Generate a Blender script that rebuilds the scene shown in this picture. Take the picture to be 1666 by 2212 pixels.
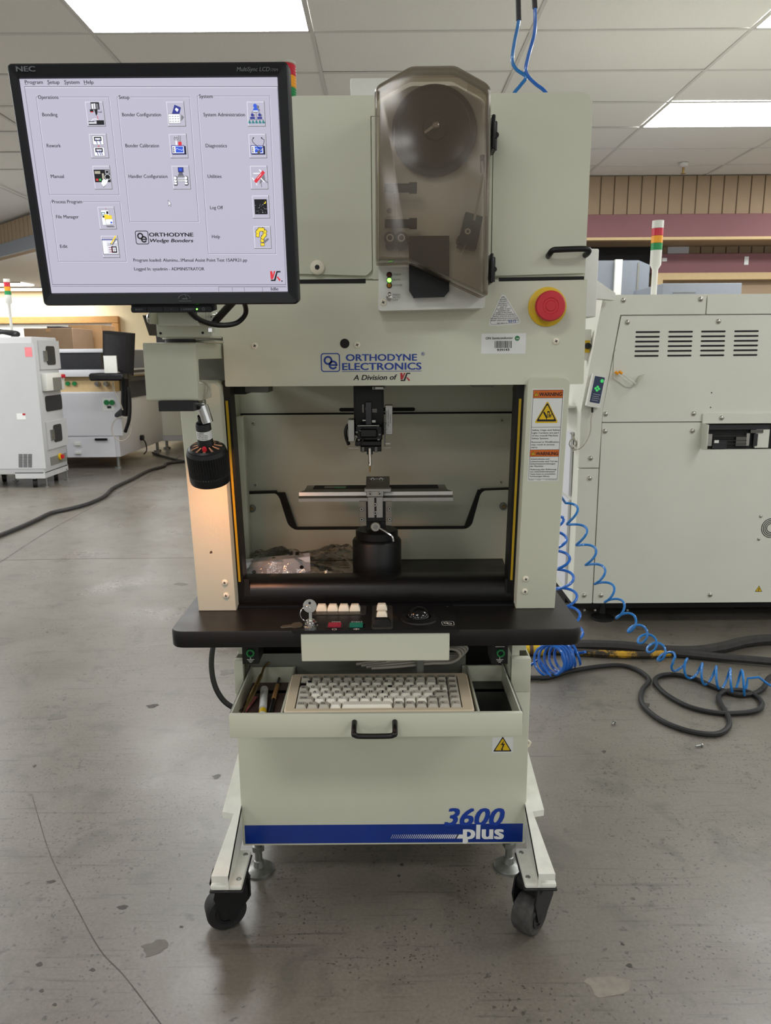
import bpy, bmesh, math, random
from mathutils import Vector, Matrix
random.seed(7)
for _o in list(bpy.data.objects): bpy.data.objects.remove(_o)
SC = bpy.context.scene
COL = SC.collection
R = math.radians
# ---------------------------------------------------------------- camera
F_PX, CAM_H, PITCH, ROLL = 1640.0, 1.30, math.atan(341/1640), R(0.4)
_f = Vector((0, math.cos(PITCH), -math.sin(PITCH))); _u0 = Vector((0, math.sin(PITCH), math.cos(PITCH))); _r0 = Vector((1, 0, 0))
_R = _r0*math.cos(ROLL) - _u0*math.sin(ROLL); _U = _r0*math.sin(ROLL) + _u0*math.cos(ROLL)
CAMP = Vector((0, 0, CAM_H))
cd = bpy.data.cameras.new('camera'); cam = bpy.data.objects.new('camera', cd); COL.objects.link(cam)
cam.matrix_world = Matrix(((_R.x, _U.x, -_f.x, 0), (_R.y, _U.y, -_f.y, 0), (_R.z, _U.z, -_f.z, CAM_H), (0, 0, 0, 1)))
cd.sensor_fit = 'HORIZONTAL'; cd.sensor_width = 36.0; cd.lens = F_PX/1666*36; cd.clip_start = 0.02; cd.clip_end = 100
cd.dof.use_dof = True; cd.dof.focus_distance = 1.35; cd.dof.aperture_fstop = 24.0
SC.camera = cam
# ---------------------------------------------------------------- world, exposure
LIGHT = 8.0          # ceiling panel emission
w = bpy.data.worlds.new('world'); SC.world = w; w.use_nodes = True
w.node_tree.nodes['Background'].inputs[0].default_value = (0.86, 0.88, 0.86, 1)
w.node_tree.nodes['Background'].inputs[1].default_value = 0.55
vs = SC.view_settings; vs.view_transform = 'Standard'; vs.look = 'None'; vs.gamma = 1.0; vs.use_curve_mapping = False
vs.exposure = 0.78

# ---------------------------------------------------------------- helpers
def ray(px, py):
    return _R*((px-833)/F_PX) + _U*(-(py-1106)/F_PX) + _f
def at(px, py, X=None, Y=None, Z=None):
    d = ray(px, py)
    t = (Y/d.y) if Y is not None else ((Z-CAM_H)/d.z if Z is not None else X/d.x)
    return CAMP + d*t
def lin(c):
    c /= 255.0
    return c/12.92 if c <= 0.04045 else ((c+0.055)/1.055)**2.4
def srgb(r, g, b): return (lin(r), lin(g), lin(b), 1)
MATS = {}
def M(name, rgb, rough=0.5, metal=0.0, var=0.06, scale=30.0, bump=0.0, emit=0.0, spec=0.5, coat=0.0, stretch=None, bscale=None):
    m = bpy.data.materials.new(name); m.use_nodes = True; nt = m.node_tree; b = nt.nodes['Principled BSDF']
    c = srgb(*rgb)
    tc = nt.nodes.new('ShaderNodeTexCoord'); src = tc.outputs['Object']
    if stretch:
        mp = nt.nodes.new('ShaderNodeMapping'); mp.inputs['Scale'].default_value = stretch
        nt.links.new(src, mp.inputs['Vector']); src = mp.outputs['Vector']
    nz = nt.nodes.new('ShaderNodeTexNoise'); nz.inputs['Scale'].default_value = scale; nz.inputs['Detail'].default_value = 4
    nt.links.new(src, nz.inputs['Vector'])
    rp = nt.nodes.new('ShaderNodeValToRGB'); rp.color_ramp.elements[0].position = 0.3; rp.color_ramp.elements[1].position = 0.7
    rp.color_ramp.elements[0].color = tuple(v*(1-var) for v in c[:3])+(1,); rp.color_ramp.elements[1].color = tuple(min(1, v*(1+var)) for v in c[:3])+(1,)
    nt.links.new(nz.outputs['Fac'], rp.inputs['Fac']); nt.links.new(rp.outputs['Color'], b.inputs['Base Color'])
    b.inputs['Roughness'].default_value = rough; b.inputs['Metallic'].default_value = metal; b.inputs['Specular IOR Level'].default_value = spec
    b.inputs['Coat Weight'].default_value = coat
    if bump:
        n2 = nz
        if bscale:
            n2 = nt.nodes.new('ShaderNodeTexNoise'); n2.inputs['Scale'].default_value = bscale; nt.links.new(src, n2.inputs['Vector'])
        bp = nt.nodes.new('ShaderNodeBump'); bp.inputs['Strength'].default_value = bump; bp.inputs['Distance'].default_value = 0.002
        nt.links.new(n2.outputs['Fac'], bp.inputs['Height']); nt.links.new(bp.outputs['Normal'], b.inputs['Normal'])
    if emit:
        nt.links.new(rp.outputs['Color'], b.inputs['Emission Color']); b.inputs['Emission Strength'].default_value = emit
        if name.startswith('sc'):
            nt.links.remove(b.inputs['Base Color'].links[0]); b.inputs['Base Color'].default_value = (0.03, 0.03, 0.035, 1)
    MATS[name] = m
    return m
def glassy(name, tint, rough=0.05, fac=0.08, bump=0.0, bscale=30, haze=0.0, hcol=(150, 140, 125)):
    m = bpy.data.materials.new(name); m.use_nodes = True; nt = m.node_tree; nt.nodes.clear()
    o = nt.nodes.new('ShaderNodeOutputMaterial'); t = nt.nodes.new('ShaderNodeBsdfTransparent'); g = nt.nodes.new('ShaderNodeBsdfGlossy')
    mx = nt.nodes.new('ShaderNodeMixShader'); fr = nt.nodes.new('ShaderNodeLayerWeight'); fr.inputs['Blend'].default_value = 0.25
    ma = nt.nodes.new('ShaderNodeMath'); ma.operation = 'MULTIPLY_ADD'; ma.inputs[1].default_value = 0.8; ma.inputs[2].default_value = fac
    t.inputs['Color'].default_value = tint+(1,); g.inputs['Roughness'].default_value = rough
    nt.links.new(fr.outputs['Fresnel'], ma.inputs[0]); nt.links.new(ma.outputs[0], mx.inputs['Fac'])
    tr = t
    if haze:
        tr = nt.nodes.new('ShaderNodeMixShader'); df = nt.nodes.new('ShaderNodeBsdfDiffuse'); df.inputs['Color'].default_value = srgb(*hcol); tr.inputs['Fac'].default_value = haze
        nt.links.new(t.outputs[0], tr.inputs[1]); nt.links.new(df.outputs[0], tr.inputs[2])
    nt.links.new(tr.outputs[0], mx.inputs[1]); nt.links.new(g.outputs[0], mx.inputs[2]); nt.links.new(mx.outputs[0], o.inputs['Surface'])
    if bump:
        nz = nt.nodes.new('ShaderNodeTexNoise'); nz.inputs['Scale'].default_value = bscale; nz.inputs['Detail'].default_value = 3
        bp = nt.nodes.new('ShaderNodeBump'); bp.inputs['Strength'].default_value = bump; bp.inputs['Distance'].default_value = 0.01
        tc = nt.nodes.new('ShaderNodeTexCoord'); nt.links.new(tc.outputs['Object'], nz.inputs['Vector'])
        nt.links.new(nz.outputs['Fac'], bp.inputs['Height']); nt.links.new(bp.outputs['Normal'], g.inputs['Normal']); nt.links.new(bp.outputs['Normal'], fr.inputs['Normal'])
    MATS[name] = m
    return m

class MB:
    """collects shapes into one mesh"""
    def __init__(s, mat=None):
        s.v = []; s.f = []; s.m = []; s.mats = []; s.cur = 0
        if mat: s.use(mat)
    def use(s, mat):
        if mat not in s.mats: s.mats.append(mat)
        s.cur = s.mats.index(mat); return s
    def add(s, vs, fs):
        k = len(s.v); s.v += [tuple(p) for p in vs]
        for f in fs: s.f.append(tuple(i+k for i in f)); s.m.append(s.cur)
        return s
    def box(s, x0, x1, y0, y1, z0, z1, b=0.0, seg=2):
        if b <= 0:
            vs = [(x, y, z) for x in (x0, x1) for y in (y0, y1) for z in (z0, z1)]
            return s.add(vs, [(0, 1, 3, 2), (4, 6, 7, 5), (0, 4, 5, 1), (2, 3, 7, 6), (0, 2, 6, 4), (1, 5, 7, 3)])
        bm = bmesh.new(); bmesh.ops.create_cube(bm, size=1.0)
        for q in bm.verts: q.co = Vector(((x0+x1)/2+q.co.x*(x1-x0), (y0+y1)/2+q.co.y*(y1-y0), (z0+z1)/2+q.co.z*(z1-z0)))
        bmesh.ops.bevel(bm, geom=list(bm.edges), offset=b, offset_type='OFFSET', segments=seg, profile=0.5, affect='EDGES')
        return s.bm(bm)
    def bm(s, bm):
        bm.verts.index_update()
        s.add([q.co for q in bm.verts], [[q.index for q in f.verts] for f in bm.faces]); bm.free(); return s
    def loft(s, rings, caps=True, closed=False):
        n = len(rings[0]); vs = [p for r in rings for p in r]; fs = []
        m = len(rings)
        for i in range(m if closed else m-1):
            for j in range(n):
                a = i*n+j; b_ = i*n+(j+1) % n; c = ((i+1) % m)*n+(j+1) % n; d = ((i+1) % m)*n+j
                fs.append((a, b_, c, d))
        if caps and not closed: fs += [tuple(range(n))[::-1], tuple((m-1)*n+j for j in range(n))]
        return s.add(vs, fs)
    def tube(s, pts, r, n=8, closed=False, caps=True):
        pts = [Vector(p) for p in pts]; m = len(pts); rings = []; up = None
        for i, p in enumerate(pts):
            if closed: t = pts[(i+1) % m]-pts[i-1]
            else: t = pts[min(i+1, m-1)]-pts[max(i-1, 0)]
            if t.length < 1e-9: t = Vector((0, 0, 1))
            t.normalize()
            if up is None: up = t.orthogonal().normalized()
            else:
                up = up-t*up.dot(t)
                up = up.normalized() if up.length > 1e-6 else t.orthogonal().normalized()
            sd = t.cross(up); rr = r[i] if isinstance(r, (list, tuple)) else r
            rings.append([p+(up*math.cos(2*math.pi*k/n)+sd*math.sin(2*math.pi*k/n))*rr for k in range(n)])
        return s.loft(rings, caps=caps, closed=closed)
    def lathe(s, prof, o, ax=(0, 0, 1), n=24, caps=True):
        o = Vector(o); ax = Vector(ax).normalized(); a = ax.orthogonal().normalized(); b = ax.cross(a)
        rings = [[o+ax*h+(a*math.cos(2*math.pi*k/n)+b*math.sin(2*math.pi*k/n))*max(r, 1e-5) for k in range(n)] for r, h in prof]
        return s.loft(rings, caps=caps)
    def prism(s, poly, p, t0, t1):
        """poly in uv of plane p, extruded along its normal from t0 to t1"""
        n = len(poly)
        return s.add([p.p(u, v, t0) for u, v in poly]+[p.p(u, v, t1) for u, v in poly],
                     [tuple(range(n)), tuple(range(2*n-1, n-1, -1))]+[(j, n+j, n+(j+1) % n, (j+1) % n) for j in range(n)])
    def flat(s, poly, p, t=0.0):
        return s.add([p.p(u, v, t) for u, v in poly], [tuple(range(len(poly)))])
    def line(s, pts, p, wd, t=0.0, closed=False):
        """flat line of width wd through uv points"""
        if closed: pts = list(pts)+[pts[0]]
        for i, ((a, b), (c, d)) in enumerate(zip(pts[:-1], pts[1:])):
            L = math.hypot(c-a, d-b)
            if L < 1e-9: continue
            ex, ey = (c-a)/L*wd/2, (d-b)/L*wd/2; nx, ny = -ey, ex
            s.flat([(a-ex-nx, b-ey-ny), (c+ex-nx, d+ey-ny), (c+ex+nx, d+ey+ny), (a-ex+nx, b-ey+ny)], p, t+(i % 3)*0.00003)
        return s
    def sphere(s, c, r, n=12, sc=(1, 1, 1)):
        bm = bmesh.new(); bmesh.ops.create_uvsphere(bm, u_segments=n, v_segments=max(6, n//2), radius=1)
        for q in bm.verts: q.co = Vector((c[0]+q.co.x*r*sc[0], c[1]+q.co.y*r*sc[1], c[2]+q.co.z*r*sc[2]))
        return s.bm(bm)
    def xf(s, mtx, k=0):
        s.v[k:] = [tuple(mtx @ Vector(q)) for q in s.v[k:]]; return s

class PL:
    """a plane in the place: origin, horizontal u, v up the plane, normal towards the viewer"""
    def __init__(s, o, n, u=None):
        s.o = Vector(o); s.n = Vector(n).normalized()
        s.u = Vector(u).normalized() if u else Vector((0, 0, 1)).cross(s.n).normalized()
        s.w = s.n.cross(s.u).normalized()
    def p(s, u, v, t=0.0): return s.o+s.u*u+s.w*v+s.n*t
    def px(s, x, y):
        d = ray(x, y); k = (s.o-CAMP).dot(s.n)/d.dot(s.n); q = CAMP+d*k-s.o
        return (q.dot(s.u), q.dot(s.w))
    def pxs(s, l): return [s.px(*q) for q in l]
def front(Y, t=0): return PL((0, Y, 0), (0, -1, 0))

W = {}
def link(o, parent=None, loc=None):
    COL.objects.link(o)
    if loc is not None: o.location = loc
    W[o] = Vector(loc) if loc is not None else Vector((0, 0, 0))
    if parent is not None:
        o.parent = parent; o.matrix_parent_inverse = Matrix.Translation(-W[parent])
    return o
def mesh(name, mb, smooth=40):
    me = bpy.data.meshes.new(name); me.from_pydata(mb.v, [], mb.f)
    for m in mb.mats: me.materials.append(MATS[m])
    me.polygons.foreach_set('material_index', mb.m)
    bm = bmesh.new(); bm.from_mesh(me); bmesh.ops.recalc_face_normals(bm, faces=bm.faces); bm.to_mesh(me); bm.free()
    if smooth:
        me.polygons.foreach_set('use_smooth', [True]*len(me.polygons)); me.set_sharp_from_angle(angle=R(smooth))
    return me
def obj(name, mb, parent=None, label=None, smooth=40, loc=None):
    o = link(bpy.data.objects.new(name, mesh(name, mb, smooth) if isinstance(mb, MB) else mb), parent, loc)
    if label: o['label'] = label
    return o
def thing(name, label, cat, loc, group=None):
    o = link(bpy.data.objects.new(name, None), None, loc); o.empty_display_size = 0.05
    o['label'] = label; o['category'] = cat
    if group: o['group'] = group
    return o
def tag(o, label, cat, group=None):
    o['label'] = label; o['category'] = cat
    if group: o['group'] = group
    return o
def struct(name, mb, smooth=40):
    o = obj(name, mb, smooth=smooth); o['kind'] = 'structure'; return o

def rect(u0, u1, v0, v1): return [(u0, v0), (u1, v0), (u1, v1), (u0, v1)]
def rrect(u0, u1, v0, v1, r, n=5):
    out = []
    for cx, cy, a in ((u1-r, v0+r, -90), (u1-r, v1-r, 0), (u0+r, v1-r, 90), (u0+r, v0+r, 180)):
        for k in range(n+1):
            t = R(a+90*k/n); out.append((cx+r*math.cos(t), cy+r*math.sin(t)))
    return out
def rounded(poly, r, n=4):
    out = []; m = len(poly)
    for i in range(m):
        p = Vector(poly[i]); a = Vector(poly[i-1])-p; b = Vector(poly[(i+1) % m])-p
        rr = r[i] if isinstance(r, (list, tuple)) else r
        k = min(rr, a.length*0.48, b.length*0.48)
        if k <= 0: out.append(tuple(p)); continue
        q0 = p+a.normalized()*k; q1 = p+b.normalized()*k
        for j in range(n+1):
            t = j/n; out.append(tuple(q0*(1-t)**2+p*2*t*(1-t)+q1*t*t))
    return out
def circ(cu, cv, r, n=20, a0=0, a1=360):
    full = abs(a1-a0) >= 360
    return [(cu+r*math.cos(R(a0+(a1-a0)*k/(n if full else n-1))), cv+r*math.sin(R(a0+(a1-a0)*k/(n if full else n-1)))) for k in range(n)]
def spline(pts, k=6, closed=False):
    P = [Vector(p) for p in pts]; m = len(P); out = []
    for i in range(m if closed else m-1):
        if closed: a, b, c, d = P[i-1], P[i], P[(i+1) % m], P[(i+2) % m]
        else: a, b, c, d = P[max(i-1, 0)], P[i], P[i+1], P[min(i+2, m-1)]
        for j in range(k):
            t = j/k; out.append(0.5*((2*b)+(c-a)*t+(2*a-5*b+4*c-d)*t*t+(3*b-a-3*c+d)*t**3))
    if not closed: out.append(P[-1])
    return out
_TX = {}
def glyphs(s, bold=0.0, shear=0.0):
    key = (s, bold, shear)
    if key not in _TX:
        cu = bpy.data.curves.new('t', 'FONT'); cu.body = s; cu.size = 1; cu.resolution_u = 3; cu.offset = bold; cu.shear = shear
        o = bpy.data.objects.new('t', cu); me = o.to_mesh()
        vs = [(q.co.x, q.co.y) for q in me.vertices]; fs = [tuple(p.vertices) for p in me.polygons]
        o.to_mesh_clear(); bpy.data.objects.remove(o); bpy.data.curves.remove(cu)
        _TX[key] = (vs, fs)
    return _TX[key]
def text(mb, s, p, a, b, h=None, t=0.0004, bold=0.0, shear=0.0):
    """print s on plane p with its baseline from uv a to uv b; h = cap height in metres (None: natural); bold = extra stroke in em"""
    vs, fs = glyphs(s, 0.0, shear)
    if not vs: return mb
    x0 = min(q[0] for q in vs); x1 = max(q[0] for q in vs)
    a = Vector(a); b = Vector(b); d = b-a; k = d.length/(x1-x0); d.normalize(); nrm = Vector((-d.y, d.x))
    kv = k if h is None else h/0.70
    offs = [(0, 0)] if not bold else ([(-bold, 0), (bold, 0)] if bold < 0.02 else [(-bold, -bold*.5), (bold, -bold*.5), (-bold, bold*.5), (bold, bold*.5), (0, 0)])
    for i, (ox, oy) in enumerate(offs):
        out = []
        for x, y in vs:
            q = a+d*((x-x0+ox)*k)+nrm*((y+oy)*kv); out.append(p.p(q.x, q.y, t+i*0.00004))
        mb.add(out, fs)
    return mb
def textpx(mb, s, p, x0, x1, y, hpx=None, y1=None, **kw):
    """the same, baseline given in photograph pixels"""
    a = p.px(x0, y); b = p.px(x1, y if y1 is None else y1)
    if hpx:
        c = p.px(x0, y-hpx); kw['h'] = math.hypot(c[0]-a[0], c[1]-a[1])
    return text(mb, s, p, a, b, **kw)
# ---------------------------------------------------------------- materials
M('paint', (204, 205, 186), 0.42, var=0.02, scale=6, bump=0.03, bscale=900)
M('paint_warm', (218, 219, 207), 0.45, var=0.025, scale=4, bump=0.03, bscale=500)
M('paint_cool', (214, 215, 221), 0.45, var=0.02, scale=4)
M('paint_cab', (188, 189, 190), 0.45, var=0.02, scale=4)
M('paint_leg', (222, 222, 212), 0.5, var=0.06, scale=40, bump=0.15)
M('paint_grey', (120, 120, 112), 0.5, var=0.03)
M('panel_white', (222, 222, 215), 0.45, var=0.02)
M('black', (15, 15, 17), 0.42, var=0.15, spec=0.4)
M('black_matte', (14, 14, 15), 0.75, var=0.2)
M('black_gloss', (10, 10, 11), 0.12, var=0.1)
M('bezel', (17, 19, 24), 0.5, spec=0.35, var=0.1, bump=0.05, bscale=1500)
M('rubber', (20, 20, 21), 0.6, var=0.2, scale=60)
M('rubber_hose', (44, 42, 41), 0.6, var=0.25, scale=30)
M('rubber_worn', (62, 60, 58), 0.75, var=0.4, scale=60, bump=0.2)
M('anodised', (26, 24, 24), 0.32, 0.4, var=0.35, scale=40, stretch=(1, 14, 30), bump=0.1)
M('alu', (170, 168, 162), 0.35, 0.9, var=0.08, scale=30, stretch=(1, 8, 20))
M('alu_dark', (105, 103, 98), 0.4, 0.85, var=0.08, scale=30, stretch=(1, 8, 20))
M('steel', (185, 183, 176), 0.28, 1.0, var=0.08)
M('zinc', (150, 152, 148), 0.4, 0.9, var=0.15, scale=50)
M('chrome', (225, 225, 225), 0.08, 1.0, var=0.02)
M('brass', (150, 128, 82), 0.4, 0.8, var=0.12)
M('cream', (232, 226, 206), 0.5, var=0.02)
M('key_grey', (186, 180, 165), 0.5, var=0.03)
M('key_white', (240, 235, 220), 0.5, var=0.03)
M('key_case', (221, 203, 174), 0.5, var=0.03)
M('cable_grey', (176, 171, 158), 0.5, var=0.05)
M('ink', (26, 28, 34), 0.6, var=0.05)
M('ink_grey', (128, 128, 126), 0.6, var=0.05)
M('ink_blue', (18, 58, 150), 0.45, var=0.05)
M('ink_red', (176, 34, 48), 0.45, var=0.05)
M('ink_white', (228, 228, 222), 0.5, var=0.02)
M('ink_silver', (98, 100, 104), 0.5, var=0.05)
M('stripe_blue', (16, 48, 128), 0.3, var=0.06, scale=15)
M('keypad_blue', (34, 50, 84), 0.4, var=0.05)
M('sticker', (226, 227, 224), 0.4, var=0.02)
M('orange', (206, 104, 36), 0.45, var=0.05)
M('yellow', (222, 184, 22), 0.45, var=0.05)
def dirty(name, ca, cb):
    m = M(name, ca, 0.6); nt = m.node_tree; r = [n for n in nt.nodes if n.type == 'VALTORGB'][0]; z = [n for n in nt.nodes if n.type == 'TEX_NOISE'][0]
    z.inputs['Scale'].default_value = 11; z.inputs['Detail'].default_value = 7; z.inputs['Roughness'].default_value = 0.7
    r.color_ramp.elements[0].position = 0.47; r.color_ramp.elements[1].position = 0.60; r.color_ramp.elements[0].color = srgb(*cb); r.color_ramp.elements[1].color = srgb(*ca)
dirty('yellow_dirty', (196, 150, 26), (46, 38, 26))
M('yellow_strip', (190, 156, 24), 0.5, var=0.05)
M('red', (196, 32, 46), 0.35, var=0.05)
M('red_key', (150, 32, 58), 0.4, var=0.05)
M('green_key', (18, 112, 92), 0.4, var=0.05)
M('green', (24, 120, 62), 0.4, var=0.05)
M('amber', (238, 160, 30), 0.35, var=0.05)
M('lens_red', (200, 34, 58), 0.3, var=0.05)
M('lens_green', (18, 140, 76), 0.3, var=0.05)
M('led_off', (84, 26, 24), 0.3); M('led_amber', (170, 112, 24), 0.3)
M('led_green', (90, 255, 60), 0.4, emit=4.0)
M('hose_blue', (22, 116, 190), 0.28, var=0.06, coat=0.3)
M('hose_blue_deep', (20, 100, 192), 0.28, var=0.06, coat=0.3)
M('mat_black', (20, 19, 20), 0.35, var=0.35, scale=9)
M('pink', (232, 132, 138), 0.5); M('wood_dark', (88, 66, 58), 0.5, var=0.2)
M('glass_clear', (205, 205, 196), 0.15, var=0.03)
M('carton', (150, 124, 98), 0.8, var=0.06, scale=8); M('carton_light', (178, 140, 98), 0.8, var=0.06, scale=8)
M('wood', (190, 140, 82), 0.5, var=0.15, scale=12, stretch=(1, 8, 8))
M('tan_panel', (205, 178, 132), 0.6, var=0.03)
M('booth', (122, 128, 136), 0.5, var=0.02)
M('mach_dark', (34, 35, 40), 0.4, var=0.2)
M('copper_glow', (210, 150, 110), 0.35, 0.7)
M('wall_tan', (158, 136, 110), 0.7, var=0.05, scale=5)
M('wall_cream', (238, 222, 186), 0.7, var=0.02)
M('wall_purple', (128, 84, 88), 0.65, var=0.05, scale=3)
M('wall_side', (206, 200, 186), 0.8, var=0.02)
M('grid_white', (218, 216, 212), 0.6, var=0.02)
M('frame_dark', (40, 40, 42), 0.5)
M('screen', (206, 203, 222), 0.35, var=0.015, scale=3, emit=0.47)
M('screen_hi', (238, 238, 248), 0.4, var=0.01, emit=0.55)
M('screen_lo', (120, 120, 140), 0.4, var=0.01, emit=0.35)
M('sc_white', (245, 246, 250), 0.4, var=0.01, emit=0.6)
M('sc_blue', (30, 86, 214), 0.4, var=0.03, emit=0.6); M('sc_navy', (28, 40, 140), 0.4, var=0.03, emit=0.6)
M('sc_red', (215, 36, 52), 0.4, var=0.03, emit=0.6); M('sc_teal', (20, 120, 124), 0.4, var=0.03, emit=0.6)
M('sc_yellow', (244, 216, 40), 0.4, var=0.03, emit=0.6); M('sc_grey', (128, 128, 134), 0.4, var=0.03, emit=0.5)
M('sc_green', (50, 190, 90), 0.4, var=0.03, emit=0.6)
M('lamp_bulb', (255, 168, 112), 0.4, emit=52.0, var=0.01)
M('diffuser', (251, 252, 252), 0.5, emit=LIGHT, var=0.005)
M('tile_front', (240, 238, 233), 0.85, var=0.05, scale=160, bump=0.25)
glassy('smoke', (0.84, 0.80, 0.75), 0.16, 0.02, haze=0.13, hcol=(150, 138, 120))
glassy('bag', (0.93, 0.93, 0.92), 0.08, 0.10, bump=0.35, bscale=60)
glassy('pane', (0.75, 0.8, 0.8), 0.05, 0.08)

def concrete():
    m = bpy.data.materials.new('concrete'); m.use_nodes = True; nt = m.node_tree; b = nt.nodes['Principled BSDF']
    N = lambda t: nt.nodes.new(t); L = nt.links.new
    tc = N('ShaderNodeTexCoord')
    def noise(sc, det=5, rough=0.55, vec=None, dist=0.0):
        n = N('ShaderNodeTexNoise'); n.inputs['Scale'].default_value = sc; n.inputs['Detail'].default_value = det; n.inputs['Roughness'].default_value = rough
        n.inputs['Distortion'].default_value = dist
        L(vec or tc.outputs['Object'], n.inputs['Vector']); return n.outputs['Fac']
    def ramp(f, stops):
        r = N('ShaderNodeValToRGB'); e = r.color_ramp.elements
        e[0].position, e[0].color = stops[0][0], stops[0][1]; e[1].position, e[1].color = stops[-1][0], stops[-1][1]
        for p_, c_ in stops[1:-1]:
            q = e.new(p_); q.color = c_
        L(f, r.inputs['Fac']); return r.outputs['Color']
    def mix(a, b_, f, mode='MULTIPLY'):
        x = N('ShaderNodeMix'); x.data_type = 'RGBA'; x.blend_type = mode; x.inputs['Factor'].default_value = 1.0
        if f is not None: L(f, x.inputs['Factor'])
        L(a, x.inputs['A']); L(b_, x.inputs['B']); return x.outputs['Result']
    base = ramp(noise(1.3, 6, 0.6), [(0.25, srgb(97, 91, 82)), (0.5, srgb(109, 104, 95)), (0.75, srgb(119, 114, 106))])
    fine = ramp(noise(120, 6, 0.75), [(0.3, (0.74, 0.74, 0.74, 1)), (0.62, (1.06, 1.06, 1.06, 1))])
    c = mix(base, fine, None)
    # dark spots: fine specks, drips and larger worn blotches, each gathered in patches
    dn = N('ShaderNodeTexNoise'); dn.inputs['Scale'].default_value = 22; dn.inputs['Detail'].default_value = 4; L(tc.outputs['Object'], dn.inputs['Vector'])
    for vsc, amt, r0, r1, dark, gsc, g0, g1 in ((75, 0.012, 0.12, 0.26, 0.38, 3.3, 0.46, 0.58), (30, 0.03, 0.07, 0.18, 0.40, 2.1, 0.46, 0.58), (8, 0.10, 0.06, 0.17, 0.55, 1.7, 0.47, 0.55)):
        vo = N('ShaderNodeTexVoronoi'); vo.inputs['Scale'].default_value = vsc; vo.inputs['Randomness'].default_value = 1
        av = N('ShaderNodeMix'); av.data_type = 'RGBA'; av.blend_type = 'LINEAR_LIGHT'; av.inputs['Factor'].default_value = amt
        L(tc.outputs['Object'], av.inputs['A']); L(dn.outputs['Color'], av.inputs['B']); L(av.outputs['Result'], vo.inputs['Vector'])
        spots = ramp(vo.outputs['Distance'], [(r0, (dark, dark, dark, 1)), (r1, (1, 1, 1, 1))])
        gate = ramp(noise(gsc, 3), [(g0, (1, 1, 1, 1)), (g1, (0, 0, 0, 1))])
        c = mix(c, mix(spots, gate, None, 'LIGHTEN'), None)
    # grey-green stains
    st = ramp(noise(7, 4, 0.6, dist=0.6), [(0.54, (1, 1, 1, 1)), (0.68, (0.74, 0.75, 0.75, 1))]); c = mix(c, st, None)
    # scratches: stretched noise in two directions
    for rz, sc in ((0.5, 5), (2.3, 3)):
        mp = N('ShaderNodeMapping'); mp.inputs['Rotation'].default_value = (0, 0, rz); mp.inputs['Scale'].default_value = (3, 60, 1); L(tc.outputs['Object'], mp.inputs['Vector'])
        s_ = ramp(noise(sc*0.35, 3, 0.5, mp.outputs['Vector'], 0.3), [(0.62, (1, 1, 1, 1)), (0.70, (0.72, 0.72, 0.73, 1))]); c = mix(c, s_, None)
    L(c, b.inputs['Base Color'])
    rr = ramp(noise(2.2, 5), [(0.3, (0.24, 0.24, 0.24, 1)), (0.7, (0.42, 0.42, 0.42, 1))]); L(rr, b.inputs['Roughness'])
    bp = N('ShaderNodeBump'); bp.inputs['Strength'].default_value = 0.12; bp.inputs['Distance'].default_value = 0.004; L(noise(45, 5), bp.inputs['Height']); L(bp.outputs['Normal'], b.inputs['Normal'])
    b.inputs['Specular IOR Level'].default_value = 0.8
    MATS['concrete'] = m
concrete()
def tabletop_mat():
    m = M('table_black', (22, 19, 18), 0.33, spec=0.35, var=0.25, scale=14, bump=0.05, bscale=800)
    nt = m.node_tree; b = nt.nodes['Principled BSDF']
    n = nt.nodes.new('ShaderNodeTexNoise'); n.inputs['Scale'].default_value = 9; n.inputs['Detail'].default_value = 6
    r = nt.nodes.new('ShaderNodeMapRange'); r.inputs['To Min'].default_value = 0.24; r.inputs['To Max'].default_value = 0.5
    nt.links.new(n.outputs['Fac'], r.inputs['Value']); nt.links.new(r.outputs['Result'], b.inputs['Roughness'])
tabletop_mat()

# ---------------------------------------------------------------- setting
CZ = 3.03
struct('floor', MB('concrete').add([(-16, -12, 0), (14, -12, 0), (14, 17, 0), (-16, 17, 0)], [(0, 1, 2, 3)]))
fl = bpy.data.objects['floor']
def floorline(pts, wd, name):
    p = PL((0, 0, 0), (0, 0, 1), (1, 0, 0)); mb = MB('joint')
    q = [at(x, y, Z=0.0) for x, y in pts]
    mb.line([(v.x, v.y) for v in spline(q, 5)], p, wd, 0.0006); obj(name, mb, fl)
M('joint', (84, 80, 75), 0.7, var=0.4, scale=25)
floorline([(-400, 1214), (0, 1210), (200, 1207), (420, 1205), (800, 1198)], 0.010, 'floor_joint')
floorline([(-20, 1228), (100, 1150), (200, 1095), (300, 1040), (390, 985)], 0.012, 'floor_joint')
floorline([(70, 1720), (82, 1762), (110, 1850), (160, 1950), (215, 2050), (270, 2110), (350, 2215)], 0.0022, 'floor_crack')
M('stain_dark', (62, 58, 53), 0.6, var=0.3, scale=60); M('stain_grey', (97, 95, 87), 0.55, var=0.15, scale=40); M('stain_pale', (128, 122, 112), 0.6, var=0.15, scale=40)
rs0 = random.Random(11)
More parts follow.
